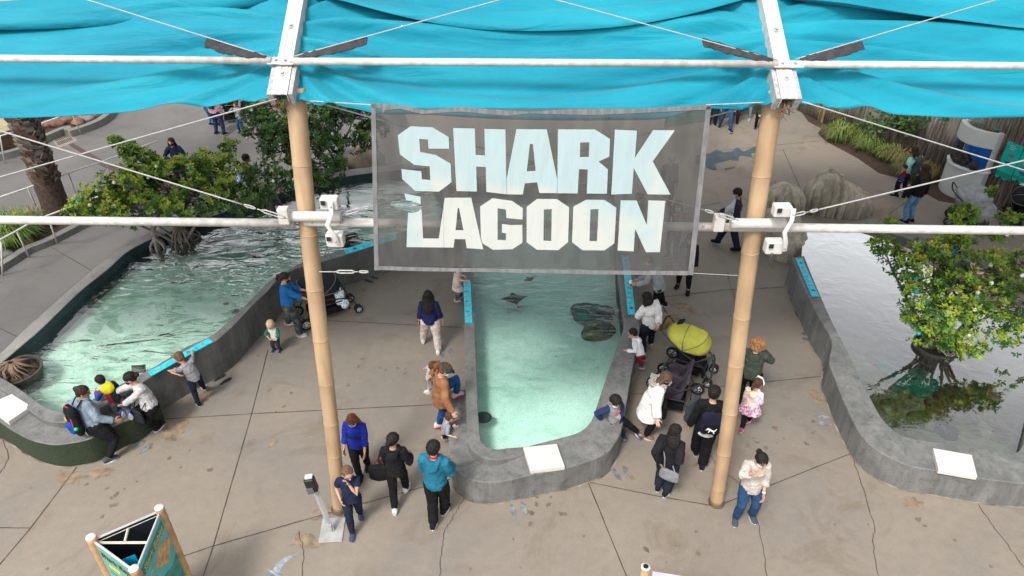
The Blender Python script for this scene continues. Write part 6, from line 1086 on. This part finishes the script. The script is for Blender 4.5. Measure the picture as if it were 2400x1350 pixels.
pers('boy with a yellow hood and blue sleeves kneeling on the left pool rim', (270, 935, .6), 312, 1.12, age='kid', hipw=(272, 940, .78), headw=(236, 895, 1.1), fw=[(288, 972, .52, -80), (306, 976, .52, -80)], hw=[(225, 918, .8), (262, 895, .8)], knee=[(-.3, 1, -1), (.3, 1, -1)], topm=xsplit('boy_top', '16181c', 'a81530', .11, 0, .03), bot='6c7078', shoe='2b53b8', sole='e8e8e8', hair='black', sk='tan', head=(-25, 20), extra=lambda rt, d: [remesh((lambda g: (g.ell(d['sc'](d['S']+d['Rt'] @ V((0, -.075, -.045))), (.105, .045, .10), d['Rt'], 12), g.ell(d['sc'](d['S']+d['Rt'] @ V((0, -.04, .0))), (.11, .07, .045), d['Rt'], 12), g.build('hood', cloth('e3d321'), rt))[-1])(G()), .011, 3, .012, .05), remesh((lambda g: (g.tube([d['sc'](d['sj'][0]), d['sc'](d['ej'][0]), d['sc'](d['wj'][0])], [.055, .045, .035], 10), g.build('sleeve', cloth('2258b8'), rt))[-1])(G()), .011, 2, .01, .05)])
def xbag(pos, size, col, label, strapc='15161a', rz=0, cat='handbag', sh=None):
    def f(rt, d):
        H = d['H']; c = V(pos)*H; w_ = world(rt, c); s0 = V(sh[0])*H-c if sh else None; strs = []
        if sh: strs = [[V((-size[0]*.3, 0, size[2]*.4)), V(sh[0])*H-c, V(sh[1])*H-c, V(sh[2])*H-c, V((size[0]*.3, 0, size[2]*.4))]]
        handbag(w_, rt.rotation_euler.z+rz, size, label, col, strs, cat, strapc)
    return f
pers('woman in a pale grey sweater with a crossbody bag seated on the left pool bench', (348, 945, .6), 215, 1.64, hipw=(350, 948, .60), headw=(312, 893, 1.25), fw=[(378, 1000, 0), (331, 1016, 0)], hw=[(292, 947, .72), (262, 925, .86)], knee=[(-.3, 1, .6), (.3, 1, .6)], top='c3c2c4', bot='131419', shoe='17181c', sole='e6e6e6', hair='black', hs='bun', sk='light', head=(38, 25), female=True, mask='1b2038', elbow=[(-.6, -.3, -.4), (.8, .0, -.2)], toes=(-15, 15), w=1.08, extra=xbag((-.03, .16, .37), (.27, .09, .22), '22252c', 'dark crossbody bag on the lap of the woman in the pale grey sweater', sh=((-.09, .03, .55), (-.04, 0, .70), (.10, .04, .58))))
pers('boy in a grey T shirt leaning on the left pool wall', (462, 925), 318, 1.30, age='kid', hipw=(455, 885, .64), headw=(418, 845, 1.14), fw=[(466, 950, 0), (480, 915, 0)], hw=[(417, 878, .80), (453, 806, .78)], elbow=[(-1, -.6, 0), (1, -.3, .3)], top='9a9ba0', sleeve=.4, bot='1d2436', shoe='15161a', sole='dedede', hair='lowbrown', hs='buzz', sk='light', head=(-5, 35), toes=(0, 0))
pers('blond toddler in a white shirt with green sleeves standing by the left pool wall', (651, 822), 190, None, (640, 745), age='toddler', topm=xsplit('raglan', 'dcdad5', '1f6e58', .075), bot='3b3440', shoe='1b2650', sole='e8e8e8', hair='toddler', hs='buzz', sk='pale', head=(0, 28), hands=[(-.06, .16, .50), (.06, .17, .52)], elbow=[(-1, -.2, -.3), (1, -.2, -.3)], sleeve=.75, feet=[(-.08, 0, 0), (.08, .02, 0)], blen=.85)
pers('woman in a bright blue shirt and camouflage trousers pushing a stroller', (690, 780), 78, None, (671, 638), fw=[(676, 762, 0), (704, 788, 0)], hw=[(716, 681, 1.02), (722, 702, 1.0)], top='1f6fb2', botm=CAMO, bot='x', shoe='a9a9ad', sole='dcd4da', hair='dark', hs='pony', sk='light', head=(10, 20), w=1.2, female=True, sleeve=.8, loose=.018, bloose=.018, mask='1c1c22', elbow=[(-.6, -1, -.3), (.6, -1, -.3)], toes=(0, 5))
def st1(t):
    g = G(); g.ell((-.12, .0, .62), (.10, .13, .14), None, 10); remesh(g.build('purple_jacket', cloth('2a1c8c'), t), .012, 2, .05, .06); g = G(); g.ell((.20, .22, .5), (.05, .12, .22), None, 10); g.ell((.25, .3, .32), (.07, .09, .12), None, 10); remesh(g.build('muslin_blanket', patt('muslin', ['e6eef0', 'cfe0e4', '5f7f88'], 30), t), .012, 2, .03, .05)
stroller((770, 738), 58, 'black double stroller with grey canopies beside the woman in the blue shirt', '1a1b1f', '23262c', 1, 1.08, 'b9bcc0', extra=st1, ext=.28)
# centre left walkers
def phone(i, label, rot=0):
    def f(rt, d): p = world(rt, d['sc'](d['wj'][i])+V((0, .02, -.05))); t = thing('phone', label, 'phone', p, rt.rotation_euler.z); g = G(); g.box((0, 0, 0), (.075, .012, .15), M.Rotation(R(30), 3, 'X')); bevel(g.build('case', mat('phone_black', (.01, .01, .012), .2, 0), t), .004)
    return f
pers('woman with very long dark hair in a navy sweater and pale trousers walking away', (1013, 818), 2, None, (1003, 682), fw=[(992, 803, 0), (1028, 828, 0)], top='1d2558', bot='d6c8bf', shoe='e9e6e2', sole='f0f0f0', hair='black', hs='xlong', sk='light', w=1.15, female=True, loose=.02, sleeve=.85, hands=[(-.17, .02, .45), (.18, .05, .44)], head=(-5, 5), extra=phone(0, 'black phone held low by the woman in the navy sweater'), bloose=.02, blen=.9)
def capx(rt, d):
    g = G(); g.ell(d['hq'](0, -.12, .42), (.98*d['hr']*d['H'], 1.08*d['hr']*d['H'], .68*d['hr']*d['H']), d['Rh'], 14); g.ell(d['hq'](0, .95, .38), (.62*d['hr']*d['H'], .6*d['hr']*d['H'], .07*d['hr']*d['H']), d['Rh'], 12); remesh(g.build('cap', CAMO, rt), .008, 2)
def sneaker_stripe(rt, d):
    for i in (0, 1):
        p = d['sc'](d['aj'][i])-V((0, 0, .042*d['H'])); g = G()
        for s in (-1, 1): g.ell(p+V((s*.046, .03, .04)), (.012, .07, .018), None, 8)
        g.build('red_mark', mat('mark_red', (.6, .02, .05), .5, 0), rt)
pers('woman in a tan cardigan and camouflage cap with one foot up on the bench', (1030, 985), 62, 1.70, hipw=(1034, 922, .90), headw=(1036, 868, 1.6), fw=[(1070, 931, .46), (1028, 1003, 0)], hw=[(1010, 880, 1.15), (1060, 965, .98)], knee=[(-.1, 1, .3), (.1, 1, 0)], top='9a6a48', bot='1f4c84', shoe='d8d3cc', sole='b03048', hair='auburn', hs='pony', sk='light', w=1.1, female=True, hem=-.13, flare=.25, loose=.02, head=(20, 38), mask='cfd2d6', elbow=[(-1, .3, -.4), (.8, -.4, -.4)], blen=.88, extra=lambda rt, d: (capx(rt, d), sneaker_stripe(rt, d)))
pers('brown haired baby in grey on the hip of the woman in the tan cardigan', (1008, 880, 1.0), 75, .80, age='toddler', hipw=(1006, 884, 1.0), headw=(1018, 858, 1.4), fw=[(1004, 925, .62, -30), (1000, 922, .64, -30)], hw=[(1005, 870, 1.12), (1016, 880, 1.12)], top='c2c6cc', sleeve=.4, bot='8a94a0', bk='pants', blen=.5, shoe='ececec', hair='brown', hs='short', sk='light', head=(30, 20))
pers('toddler in a grey sweatshirt climbing onto the low bench held by the woman in tan', (1046, 1020), 70, .86, age='toddler', hipw=(1042, 1012, .42), headw=(1055, 978, .74), fw=[(1066, 1003, .46, -60), (1038, 1034, 0)], hw=[(1068, 983, .58), (1063, 1024, .50)], knee=[(0, 1, .2), (0, 1, 0)], top='93959e', sleeve=.6, bot='131316', shoe='c7a9a0', sole='b0a090', hair='brown', sk='pale', head=(0, 25))
pers('girl in a pale pink dress at the left rim of the middle pool', (1075, 706), 80, 1.18, age='kid', fw=[(1080, 699, 0), (1070, 707, 0)], hw=[(1086, 646, .74), (1091, 658, .70)], top='ead0cb', hem=-.06, flare=.6, bot='ebd3cd', bk='skirt', blen=.75, bloose=.02, shoe='d6b9b0', sole='eae4e0', hair='brown', hs='long', sk='pale', head=(0, 20), sleeve=.5, extra=lambda rt, d: remesh((lambda g: ([g.tube([d['sc'](d['kj'][i])+V((0, 0, .08)), d['sc'](d['aj'][i])], [.055, .036], 10) for i in (0, 1)], g.build('leggings', DOTS, rt))[-1])(G()), .01, 2))
def pouch(rt, d):
    H = d['H']
    for k, dz in enumerate((.58, .535)):
        g = G(); g.tube([d['sc'](d['spine'](dz)+d['Rt'] @ V((x, y+.012, 0))) for x, y in ((-.10, .045), (-.06, .078), (0, .088), (.06, .078), (.10, .045))], .006, 6); g.build('black_stripe', mat('stripe_black', (.008, .008, .01), .8, 0), rt)
pers('woman in a royal blue jacket and pale mask walking beside the left pole', (850, 1110), 186, None, (822, 962), fw=[(863, 1094, 0), (845, 1126, 0)], top='1a2f9c', bot='101116', shoe='1a1a1e', sole='333338', hair='auburn', hs='bob', sk='light', head=(0, 42), mask='b4dbe2', w=1.12, female=True, hands=[(-.12, .13, .50), (.14, .08, .47)], sleeve=.82, loose=.02, extra=pouch, vox=.85)
pers('boy in a navy polo and patterned mask walking in front of the left pole', (836, 1235), 168, None, (818, 1088), age='teen', fw=[(845, 1208, 0), (827, 1255, 0)], hw=[(818, 1136, 1.13), (798, 1172, .72)], elbow=[(-1, -.2, -1), (.4, -1, -.2)], top='1f2947', bot='1c2438', shoe='3d4a66', sole='9aa0a8', hair='lowbrown', hs='buzz', sk='light', head=(-20, 22), mask='26415f', sleeve=.4, vox=.85)
def totebag(label, col, pos, size, strapc, sh):
    return xbag(pos, size, col, label, strapc, sh=sh, cat='tote bag')
pers('woman in a black hoodie with a black shoulder bag walking away', (938, 1180), 2, None, (922, 1018), fw=[(926, 1200, 0), (953, 1150, 0)], top='17171a', bot='101013', shoe='e4e4e4', sole='f2f2f2', hair='black', hs='bun', sk='light', head=(25, 10), hood=True, loose=.022, hands=[(-.10, .14, .58), (.13, .14, .58)], elbow=[(-.45, -1, -.5), (.45, -1, -.5)], female=True, vox=.85, extra=totebag('black tote bag with brown handles on the shoulder of the woman in the black hoodie', '131316', (-.17, -.02, .50), (.28, .13, .26), '8a4130', ((-.13, .03, .72), (-.10, .0, .80), (-.13, -.04, .72))))
def collar(col):
    def f(rt, d): g = G(); g.tube([d['sc'](d['S']+d['Rt'] @ V((cos(a)*.04, sin(a)*.036+.002, .028-.004*sin(a)))) for a in [2*pi*k/14 for k in range(15)]], .017*d['H']/1.7, 8); remesh(g.build('collar', cloth(col), rt), .007, 1)
    return f
pers('dark haired person in a teal hoodie with a red collar walking away', (1029, 1218), 12, None, (1012, 1036), fw=[(1016, 1234, 0), (1042, 1200, 0)], top='20708a', bot='101013', shoe='16161a', sole='f0f0f0', hair='black', hs='short', sk='light', head=(8, 5), hood=True, loose=.024, hands=[(-.08, .17, .58), (.10, .17, .58)], elbow=[(-.45, -1, -.5), (.45, -1, -.5)], w=1.05, sleeve=.95, extra=collar('b01228'), bloose=.016, vox=.85)
# right side of the middle pool
pers('boy in a navy and grey jacket sitting on the middle pool ledge', (1440, 985, .6), 155, 1.38, age='kid', hipw=(1443, 982, .56), headw=(1432, 948, 1.05), fw=[(1503, 1025, .03, -25), (1458, 1020, .12)], hw=[(1446, 983, .66), (1408, 980, .56)], knee=[(-.3, 1, .7), (.5, 1, .7)], topm=xsplit('boy_jacket', '8a8c92', '1c2a58', .085, 0, .02), bot='131318', shoe='2f4f78', sole='c6d4e4', hair='black', hs='short', sk='tan', head=(-15, 40), mask='d8d8d4', hood=True, loose=.026, elbow=[(-1, -.4, -.4), (1, -.6, .0)], toes=(-20, 10), extra=lambda rt, d: (lambda g: (g.ell(d['sc'](d['spine'](.72)+d['Rt'] @ V((-.025, .082, 0))), (.028, .012, .016), d['Rt'], 8), g.ell(d['sc'](d['spine'](.72)+d['Rt'] @ V((.03, .082, 0))), (.028, .012, .016), d['Rt'], 8), g.build('shirt_print', mat('print_red', (.7, .06, .04), .6, 0), rt)))(G()))
def fur(rt, d):
    g = G()
    for a in range(15): t = R(-118+a*17-90+0); g.ell(d['sc'](d['S']+d['Rt'] @ V((cos(t)*.078, sin(t)*.088-.005, .02-.045*max(0, -sin(t))))), (.036*d['H'],)*3, None, 8)
    remesh(g.build('fur_trim', mat('fur', (.36, .31, .28), .95, .35, 50, .8, 90), rt), .011, 1, .05, .025)
pers('woman in a long white puffer coat with a fur trimmed hood and black mask', (1518, 1018), 105, 1.62, (1549, 878), fw=[(1522, 997, 0), (1512, 1026, 0)], hw=[(1530, 960, .95), (1540, 993, .80)], top='f2f0ec', hem=-.20, flare=.35, loose=.042, bot='121216', shoe='8a6a55', sole='d8d0c8', hair='highlight', hs='long', sk='light', head=(25, 35), mask='17171a', female=True, w=1.15, vox=.9, lean=14, extra=lambda rt, d: (fur(rt, d), xbag((.06, .14, .50), (.24, .10, .28), '141417', 'black quilted handbag held by the woman in the white coat', sh=((.0, .05, .66), (.0, .04, .70), (.06, .05, .66)))(rt, d)))
pers('woman in a black top and navy jeans with a grey shoulder bag', (1553, 1158), 30, None, (1577, 997), fw=[(1542, 1146, 0), (1560, 1160, 0)], hw=[(1545, 1080, .9), (1597, 1062, 1.05)], top='1b1a1f', bot='1f2736', shoe='15161b', sole='dedede', hair='black', hs='long', sk='light', head=(30, 15), female=True, loose=.028, hem=-.07, bloose=.02, blen=.94, vox=.85, w=1.08, extra=lambda rt, d: (xbag((.06, -.13, .46), (.27, .08, .19), '84858a', 'grey crossbody bag on the hip of the woman in black', '84858a', sh=((-.02, -.09, .62), (-.09, -.03, .80), (-.05, .07, .6)))(rt, d), remesh((lambda g: (g.tube([d['sc'](d['ej'][1].lerp(d['wj'][1], .35)), d['sc'](d['wj'][1])], [.045, .036], 10), g.build('white_cuff', cloth('e6e6ea'), rt))[-1])(G()), .009, 2, .01, .04)))
def cat_emblem(t, Rt, s):
    pts = [(-.075, .03), (-.05, .045), (-.03, .03), (.005, .012), (.03, .0), (.05, .0), (.075, .045), (.08, .04), (.06, -.012), (.045, -.025), (.055, -.06), (.035, -.07), (.03, -.035), (.005, -.025), (-.02, -.012), (-.035, -.05), (-.045, -.048), (-.035, -.0), (-.06, .005), (-.085, -.005), (-.088, .003), (-.062, .018)]
    g = G(); g.prism(pts, 0, .004, fn=lambda q: Rt @ V((q.x*.95, -s[1]*.70-.012-q.z, q.y*.95-.06))); g.build('leaping_cat_emblem', mat('emblem_white', (.8, .8, .8), .6, 0), t)
pers('boy in a black jacket with a drawstring backpack walking away left of the right pole', (1640, 1083), 8, None, (1681, 907), fw=[(1628, 1062, 0), (1644, 1096, 0)], top='131316', bot='0f0f12', shoe='1b1b1f', sole='cfcac0', hair='black', hs='short', sk='light', head=(10, 8), under='e8e8ec', loose=.022, hands=[(-.17, .03, .45), (.17, .03, .45)], vox=.85, bloose=.022, extra=bpk('black and purple backpack with a white leaping cat emblem', '1c1c34', '0a0a0c', (.30, .12, .40), (.01, -.10, -.17), more=cat_emblem))
def watch(rt, d): g = G(); p = d['sc'](d['wj'][0]); u = (d['sc'](d['wj'][0])-d['sc'](d['ej'][0])).normalized(); g.tube([p-u*.03, p-u*.01], .026, 12); g.build('watch_band', mat('watch_white', (.75, .75, .75), .4, 0), rt)
pers('woman in a cream sweater and blue jeans holding her hand to her mask', (1741, 1214), 183, 1.60, (1763, 1065), fw=[(1760, 1212, 0), (1722, 1219, 0)], hw=[(1790, 1158, .82), (1770, 1108, 1.46)], elbow=[(-.4, -1, -.2), (1, -.1, -1)], top='cfc6bf', bot='2b4a70', shoe='47505e', sole='d2cfcc', hair='black', hs='bun', sk='light', head=(-12, 35), mask='e8e6e2', female=True, loose=.026, hem=-.06, bloose=.010, blen=.97, vox=.85, w=1.08, sleeve=.85, toes=(-12, 14), extra=watch)
pers('person with curly ginger hair in a dark green hoodie behind the right pole', (1742, 945), 25, None, (1786, 796), top='4a5448', bot='101013', shoe='1a1a1c', sole='333333', hair='ginger', hs='curly', sk='pale', head=(10, 15), w=1.3, hood=True, loose=.026, hands=[(-.10, .14, .55), (.09, .20, .72)], elbow=[(-1, -.5, -.3), (1, -.3, -.6)], hem=-.05)
def band(rt, d):
    g = G(); g.tube([d['hq'](cos(a)*.93, .18, .18+sin(a)*.98) for a in [pi*k/12 for k in range(13)]], .009, 6); g.ell(d['hq'](-.35, .1, 1.12), (.035, .02, .02), None, 8); g.ell(d['hq'](.1, .1, 1.2), (.03, .02, .018), None, 8); g.build('headband', mat('headband', (.8, .8, .8), .5, 0), rt)
pers('girl in a pastel tie dye hoodie with a ponytail and white headband', (1748, 1002), 38, None, (1780, 887), age='kid', fw=[(1737, 1010, 0), (1752, 990, 0)], topm=TIE, bot='101014', shoe='c2407a', sole='ececec', hair='brown', hs='pony', sk='light', head=(15, 18), hood=True, loose=.026, hands=[(-.13, .08, .45), (.10, .14, .50)], hem=-.05, extra=lambda rt, d: (band(rt, d), remesh((lambda g: (g.loft([(d['sc'](d['hp']+V((0, 0, z))), V((r*d['H'], 0, 0)), V((0, r*.85*d['H'], 0))) for z, r in ((.04, .11), (-.05, .15), (-.13, .17))], 20), g.build('ruffle', FLOR, rt))[-1])(G()), .011, 1, .05, .04)))
pers('child in a white hoodie and dark red trousers leaning over the middle pool wall', (1507, 862), 292, 1.12, age='kid', hipw=(1500, 828, .56), headw=(1480, 783, 1.0), fw=[(1510, 873, 0), (1516, 852, 0)], hw=[(1470, 822, .64), (1482, 792, .66)], top='e9e9ec', hood=True, bot='9c2f42', shoe='7d8a94', sole='cfd6da', hair='black', hs='short', sk='light', head=(-8, 10), loose=.024, blen=.9)
pers('woman in a white sweater with a straw tote bag holding the lime stroller', (1517, 826), 335, 1.62, headw=(1514, 698, 1.5), fw=[(1508, 836, 0), (1524, 812, 0)], hw=[(1497, 742, .72), (1548, 795, .98)], elbow=[(-1, -.3, -.4), (.6, -.8, -.2)], top='eceaea', bot='1b2030', shoe='a89a96', sole='cfc6c2', hair='black', hs='bob', sk='light', head=(-18, 25), female=True, w=1.22, loose=.03, hem=-.05, extra=totebag('straw coloured tote bag on the arm of the woman in the white sweater', 'a08a5e', (.13, -.06, .52), (.38, .16, .30), '2a2622', ((.10, .0, .74), (.13, -.02, .79), (.12, -.06, .74))))
t = stroller((1612, 872), 118, 'black stroller with a lime yellow canopy beside the woman in the white sweater', '141518', 'b8b64c', 1, 1.04, 'b9bcc0', extra=lambda t: (lambda g: (g.box((0, -.27, 1.06), (.16, .12, .012), M.Rotation(R(28), 3, 'X')), g.build('peek_window', cloth('151513'), t)))(G()))
t = stroller((1572, 945), 290, 'black and plum double stroller behind the woman in the white coat', '4b434c', '3a353c', 2, 1.05, 'c4c8cc', canopy=False, fabric2='2a272c', extra=lambda t: (remesh((lambda g: (g.box((-.2, .2, .60), (.26, .34, .03), M.Rotation(R(25), 3, 'Y')), g.box((-.05, .3, .52), (.2, .2, .03)), g.build('mint_blanket', cloth('b9dcd6'), t))[-1])(G()), .012, 2, .05, .1)))
t = handbag(P(1610, 955, .62)+V((.1, 0, 0)), .6, (.30, .12, .42), 'charcoal diaper bag hanging from the handle of the plum double stroller', '43474b', [[V((-.1, 0, .2)), V((-.12, 0, .42)), V((.1, 0, .42)), V((.1, 0, .2))]], 'bag', '2a2c30', 'diaper_bag')
pers('person in a light grey hoodie leaning over the blue panel of the middle pool', (1546, 730), 300, 1.66, hipw=(1545, 672, .88), headw=(1515, 610, 1.42), fw=[(1542, 735, 0), (1556, 722, 0)], hw=[(1492, 666, .80), (1496, 655, .80)], top='9aa0a6', bot='15161a', shoe='222226', hair='brown', hs='short', sk='light', head=(0, 40), hood=True, loose=.03, hem=-.05)
pers('red haired woman in black with flat shoes standing at the lower right banner corner', (1600, 680), 205, None, (1628, 545), fw=[(1612, 687, 0), (1588, 672, 0)], top='141417', bot='101013', shoe='17171a', sole='2a2a2a', hair='auburn', hs='long', sk='light', head=(0, 15), mask='a8cdd6', female=True, blen=.8, hem=-.06)
pers('man in a navy and white jacket with a blue mask carrying a baby', (1707, 582), 292, None, (1717, 441), fw=[(1678, 572, 0), (1727, 590, 0)], hw=[(1680, 500, .92), (1722, 494, 1.15)], top='1b2140', topm=xsplit('man_jacket', 'c8ccd6', '171d38', .10, 1, .13), bot='1a2138', shoe='131316', sole='1c1c20', hair='black', hs='short', sk='tan', head=(-5, 18), mask='a9cfe4', loose=.024, elbow=[(-.6, -.8, -.2), (.9, -.3, -.6)], bloose=.02, toes=(0, -10))
pers('baby in pink and aqua held against the chest of the man in the navy jacket', (1728, 505, 1.0), 120, .62, age='toddler', hipw=(1724, 503, 1.02), headw=(1736, 480, 1.35), fw=[(1718, 512, .85), (1722, 516, .85)], hw=[(1718, 490, 1.15), (1745, 490, 1.15)], top='c41f86', bot='40c4cc', shoe='40c4cc', sole='40c4cc', hair='brown', hs='short', sk='tan', head=(0, 20))
pers('woman in a mint top and grey backpack looking at the fence', (2108, 462), 318, None, (2147, 344), fw=[(2098, 462, 0), (2118, 452, 0)], hw=[(2122, 402, 1.1), (2120, 408, 1.08)], top='93c9bd', bot='161c30', shoe='1c1d22', sole='c8c8c8', hair='dark', hs='bob', sk='light', head=(-10, 5), mask='a01c28', female=True, w=1.1, extra=bpk('slate grey backpack worn by the woman in the mint top', '474e60', '3a4152', (.28, .17, .42), (0, -.13, -.14)))
pers('baby in navy and red carried in front of the woman in the mint top', (2120, 410, 1.0), 300, .65, age='toddler', hipw=(2118, 412, 1.0), headw=(2122, 392, 1.3), fw=[(2112, 425, .8), (2116, 428, .8)], top='8f1c2c', bot='1d3a78', shoe='1d3a78', hair='dark', hs='short', sk='light')
pers('woman with long dark red hair in a black sweater and ripped jeans', (2127, 522), 342, None, (2164, 386), top='131316', bot='6f93b8', shoe='17171a', hair='dark', hs='xlong', sk='light', head=(-10, 10), female=True, loose=.024, hands=[(-.18, .04, .48), (.18, .02, .44)], extra=xbag((-.16, .06, .50), (.22, .10, .17), '131316', 'small black bag at the hip of the woman in ripped jeans', sh=((-.1, .06, .66), (-.02, .05, .78), (-.14, .02, .66))))
# far left and behind the trees
pers('woman in a dark navy jacket and black mask looking back on the far left path', None, 165, 1.64, top_at=(400, 323), top='1c2340', bot='22242c', shoe='222226', hair='black', hs='long', sk='light', head=(12, 10), mask='1b1b1f', female=True, hands=[(-.06, .14, .68), (.10, .10, .58)], elbow=[(-1, -.3, -.8), (1, -.5, -.3)], loose=.022)
pers('dark haired person in an olive shirt half hidden by the mangrove', None, 40, 1.66, top_at=(572, 362), top='5d6650', sleeve=.4, bot='2a2c30', shoe='222226', hair='black', hs='short', sk='tan', head=(20, 10), loose=.02)
pers('child in a blue and white tie dye shirt beside the olive shirted person', None, 60, 1.25, age='kid', top_at=(552, 378), topm=patt('tiedye_blue', ['2f6fb0', 'e8eef4', '6ba4d8'], 9), bot='3a3c44', shoe='222226', hair='black', hs='short', sk='tan')
pers('woman in a pink jacket with a small patterned backpack on the far path', (516, 312), 18, 1.66, fw=[(508, 315, 0), (527, 318, 0)], top='c79aa4', bot='232f52', shoe='15161a', hair='brown', hs='long', sk='light', female=True, w=1.2, loose=.03, extra=bpk('small navy child backpack on the woman in the pink jacket', '1c2140', '1d6c7c', (.2, .1, .26), (0, -.1, -.12)))
pers('child mostly hidden behind the woman in the pink jacket', (497, 293), 20, 1.2, age='kid', top='3a4c60', bot='4a6a90', shoe='1b1b1f', sole='e0e0e0', hair='dark', sk='light')
pers('boy in a grey camouflage sweatshirt and jeans with hands at his face', (567, 310), 185, None, (560, 238), age='kid', topm=GCAM, bot='2c4f80', shoe='1a1b20', sole='d8d8d8', hair='brown', hs='short', sk='light', hands=[(-.06, .15, .84), (.06, .15, .84)], elbow=[(-1, 0, -.8), (1, 0, -.8)])
pers('woman in a black top and grey plaid skirt beside the tall mangrove', (594, 318), 350, 1.6, top='17171b', botm=PLAID, bot='x', bk='skirt', blen=1.6, bloose=.006, shoe='222226', hair='dark', hs='bob', sk='light', female=True)
stroller((545, 285), 70, 'black stroller on the far path between the pink jacket and the boy', '151619', '17181b', 1, 1.05, '44464a')
# at the top by the right pole, mostly under the canopy edge
pers('man in blue jeans and black trainers standing under the canopy edge', (1698, 303), 186, 1.8, fw=[(1711, 312, 0), (1686, 298, 0)], top='17181c', bot='2f5278', shoe='1c2438', sole='e0e0e0', hair='dark', sk='light', sleeve=.4, toes=(-15, 15))
pers('person in burgundy trousers and black boots behind the man in jeans', (1721, 287), 200, 1.65, top='2a2226', bot='4a2630', shoe='15151a', sole='222222', hair='dark', sk='light')
pers('person in light grey leggings and pale trainers near the right pole', (1749, 276), 225, 1.65, fw=[(1757, 282, 0), (1738, 268, 0)], top='6c7078', bot='7c8188', shoe='9aa8ac', sole='e8e8e8', hair='brown', hs='long', sk='light', female=True)
pers('child in an olive jacket and black trousers behind the right pole', (1775, 303), 200, 1.35, age='kid', top='3c4030', bot='121216', shoe='1c2a60', sole='e8e8e8', hair='dark', sk='light', under='d8d8d8')
pers('person in dark clothes at the upper right corner of the banner', (1668, 292), 190, 1.7, top='15161a', bot='1f2233', shoe='15161a', hair='dark', sk='light')
# seen through the banner
pers('person in a grey cap and orange top seen through the banner letters', None, 200, 1.72, top_at=(1500, 452), top='8a5a3a', bot='22242a', shoe='222226', hair='dark', hs='short', sk='light', mask='b8d2dc', extra=capx)
pers('woman in a maroon top holding a pink bundle seen through the banner', None, 205, 1.66, top_at=(1592, 470), top='6c3a40', bot='1b1c22', shoe='222226', hair='dark', hs='long', sk='light', mask='b8d2dc', female=True, hands=[(-.05, .14, .62), (.06, .14, .62)])
pers('baby in a pale pink suit in the arms of the woman behind the banner', (1578, 520, 1.0), 150, .62, age='toddler', hipw=(1578, 520, 1.02), headw=(1580, 498, 1.32), fw=[(1572, 535, .85), (1588, 535, .85)], top='e0b8c0', bot='e0b8c0', shoe='e0b8c0', hair='brown', sk='pale')
pers('grey haired person in a dark coat seen through the upper right of the banner', None, 170, 1.7, top_at=(1575, 363), top='3a3c40', bot='26282e', shoe='222226', hair='grey', hs='short', sk='light')
pers('person in a striped hooded top bent over the middle pool behind the banner', (1050, 560), 60, 1.6, topm=patt('striped', ['55585c', '8a8c90', '3a3c40'], 18), bot='22242c', shoe='222226', hair='auburn', hs='short', sk='light', lean=28, hood=True, hands=[(-.08, .22, .5), (.08, .22, .5)])
# behind the right tree
pers('girl in a pink top half hidden behind the right mangrove', None, 170, 1.2, age='kid', top_at=(2375, 592), top='c99a94', bot='16161a', shoe='222226', hair='brown', hs='long', sk='pale', hands=[(-.12, .12, .5), (.12, .12, .5)])
pers('child in a peach coloured top behind the branches of the right mangrove', None, 100, 1.0, age='kid', top_at=(2292, 600), top='e0b8aa', bot='20222a', shoe='1f7f86', hair='brown', hs='short', sk='pale', hands=[(-.1, .2, .6), (.1, .22, .6)])
pers('person in a denim jacket glimpsed through the right mangrove', None, 190, 1.3, age='kid', top_at=(2245, 545), top='4f7396', bot='1b1d26', shoe='222226', hair='dark', sk='light')
t = stroller((2262, 528), 120, 'stroller wrapped in a grey rain cover beside the display tank', '3a3c40', '8f9296', 1, 1.05, '55585c', extra=lambda t: remesh((lambda g: (g.ell((0, -.05, .75), (.33, .42, .34), None, 14), g.ell((0, .2, .45), (.3, .35, .3), None, 12), g.build('rain_cover', cloth('9a9da1'), t))[-1])(G()), .02, 2, .04, .22, .015, .05))
t = stroller((2378, 525), 200, 'dark stroller with white bags at the right edge behind the tree', '17181b', '1b1c20', 1, 1.05, '55585c', extra=lambda t: remesh((lambda g: (g.ell((0, -.3, .8), (.2, .16, .2), None, 12), g.build('white_bag', cloth('c4c6c8'), t))[-1])(G()), .02, 1, .08, .1))
# coffee cup and gloves on the blue panel
c = P(1478, 671, .612); t = thing('coffee_cup', 'white paper coffee cup with a brown sleeve on the blue panel', 'cup', c); g = G(); g.loft([((0, 0, 0), (.03, 0, 0), (0, .03, 0)), ((0, 0, .11), (.041, 0, 0), (0, .041, 0))], 18); g.build('cup', mat('paper_white', (.8, .8, .78), .5, .02), t); g = G(); g.loft([((0, 0, .03), (.0345, 0, 0), (0, .0345, 0)), ((0, 0, .08), (.0395, 0, 0), (0, .0395, 0))], 18); g.build('cup_sleeve', mat('kraft', (.28, .16, .09), .8, .1), t); g = G(); g.loft([((0, 0, .11), (.044, 0, 0), (0, .044, 0)), ((0, 0, .122), (.042, 0, 0), (0, .042, 0)), ((0, 0, .128), (.034, 0, 0), (0, .034, 0))], 18); g.build('lid', mat('lid_white', (.85, .85, .85), .35, 0), t)
finalize_people()
for o in list(COL.objects):          # to true metres
    if o.parent is None: o.location = o.location*KS; o.scale = o.scale*KS
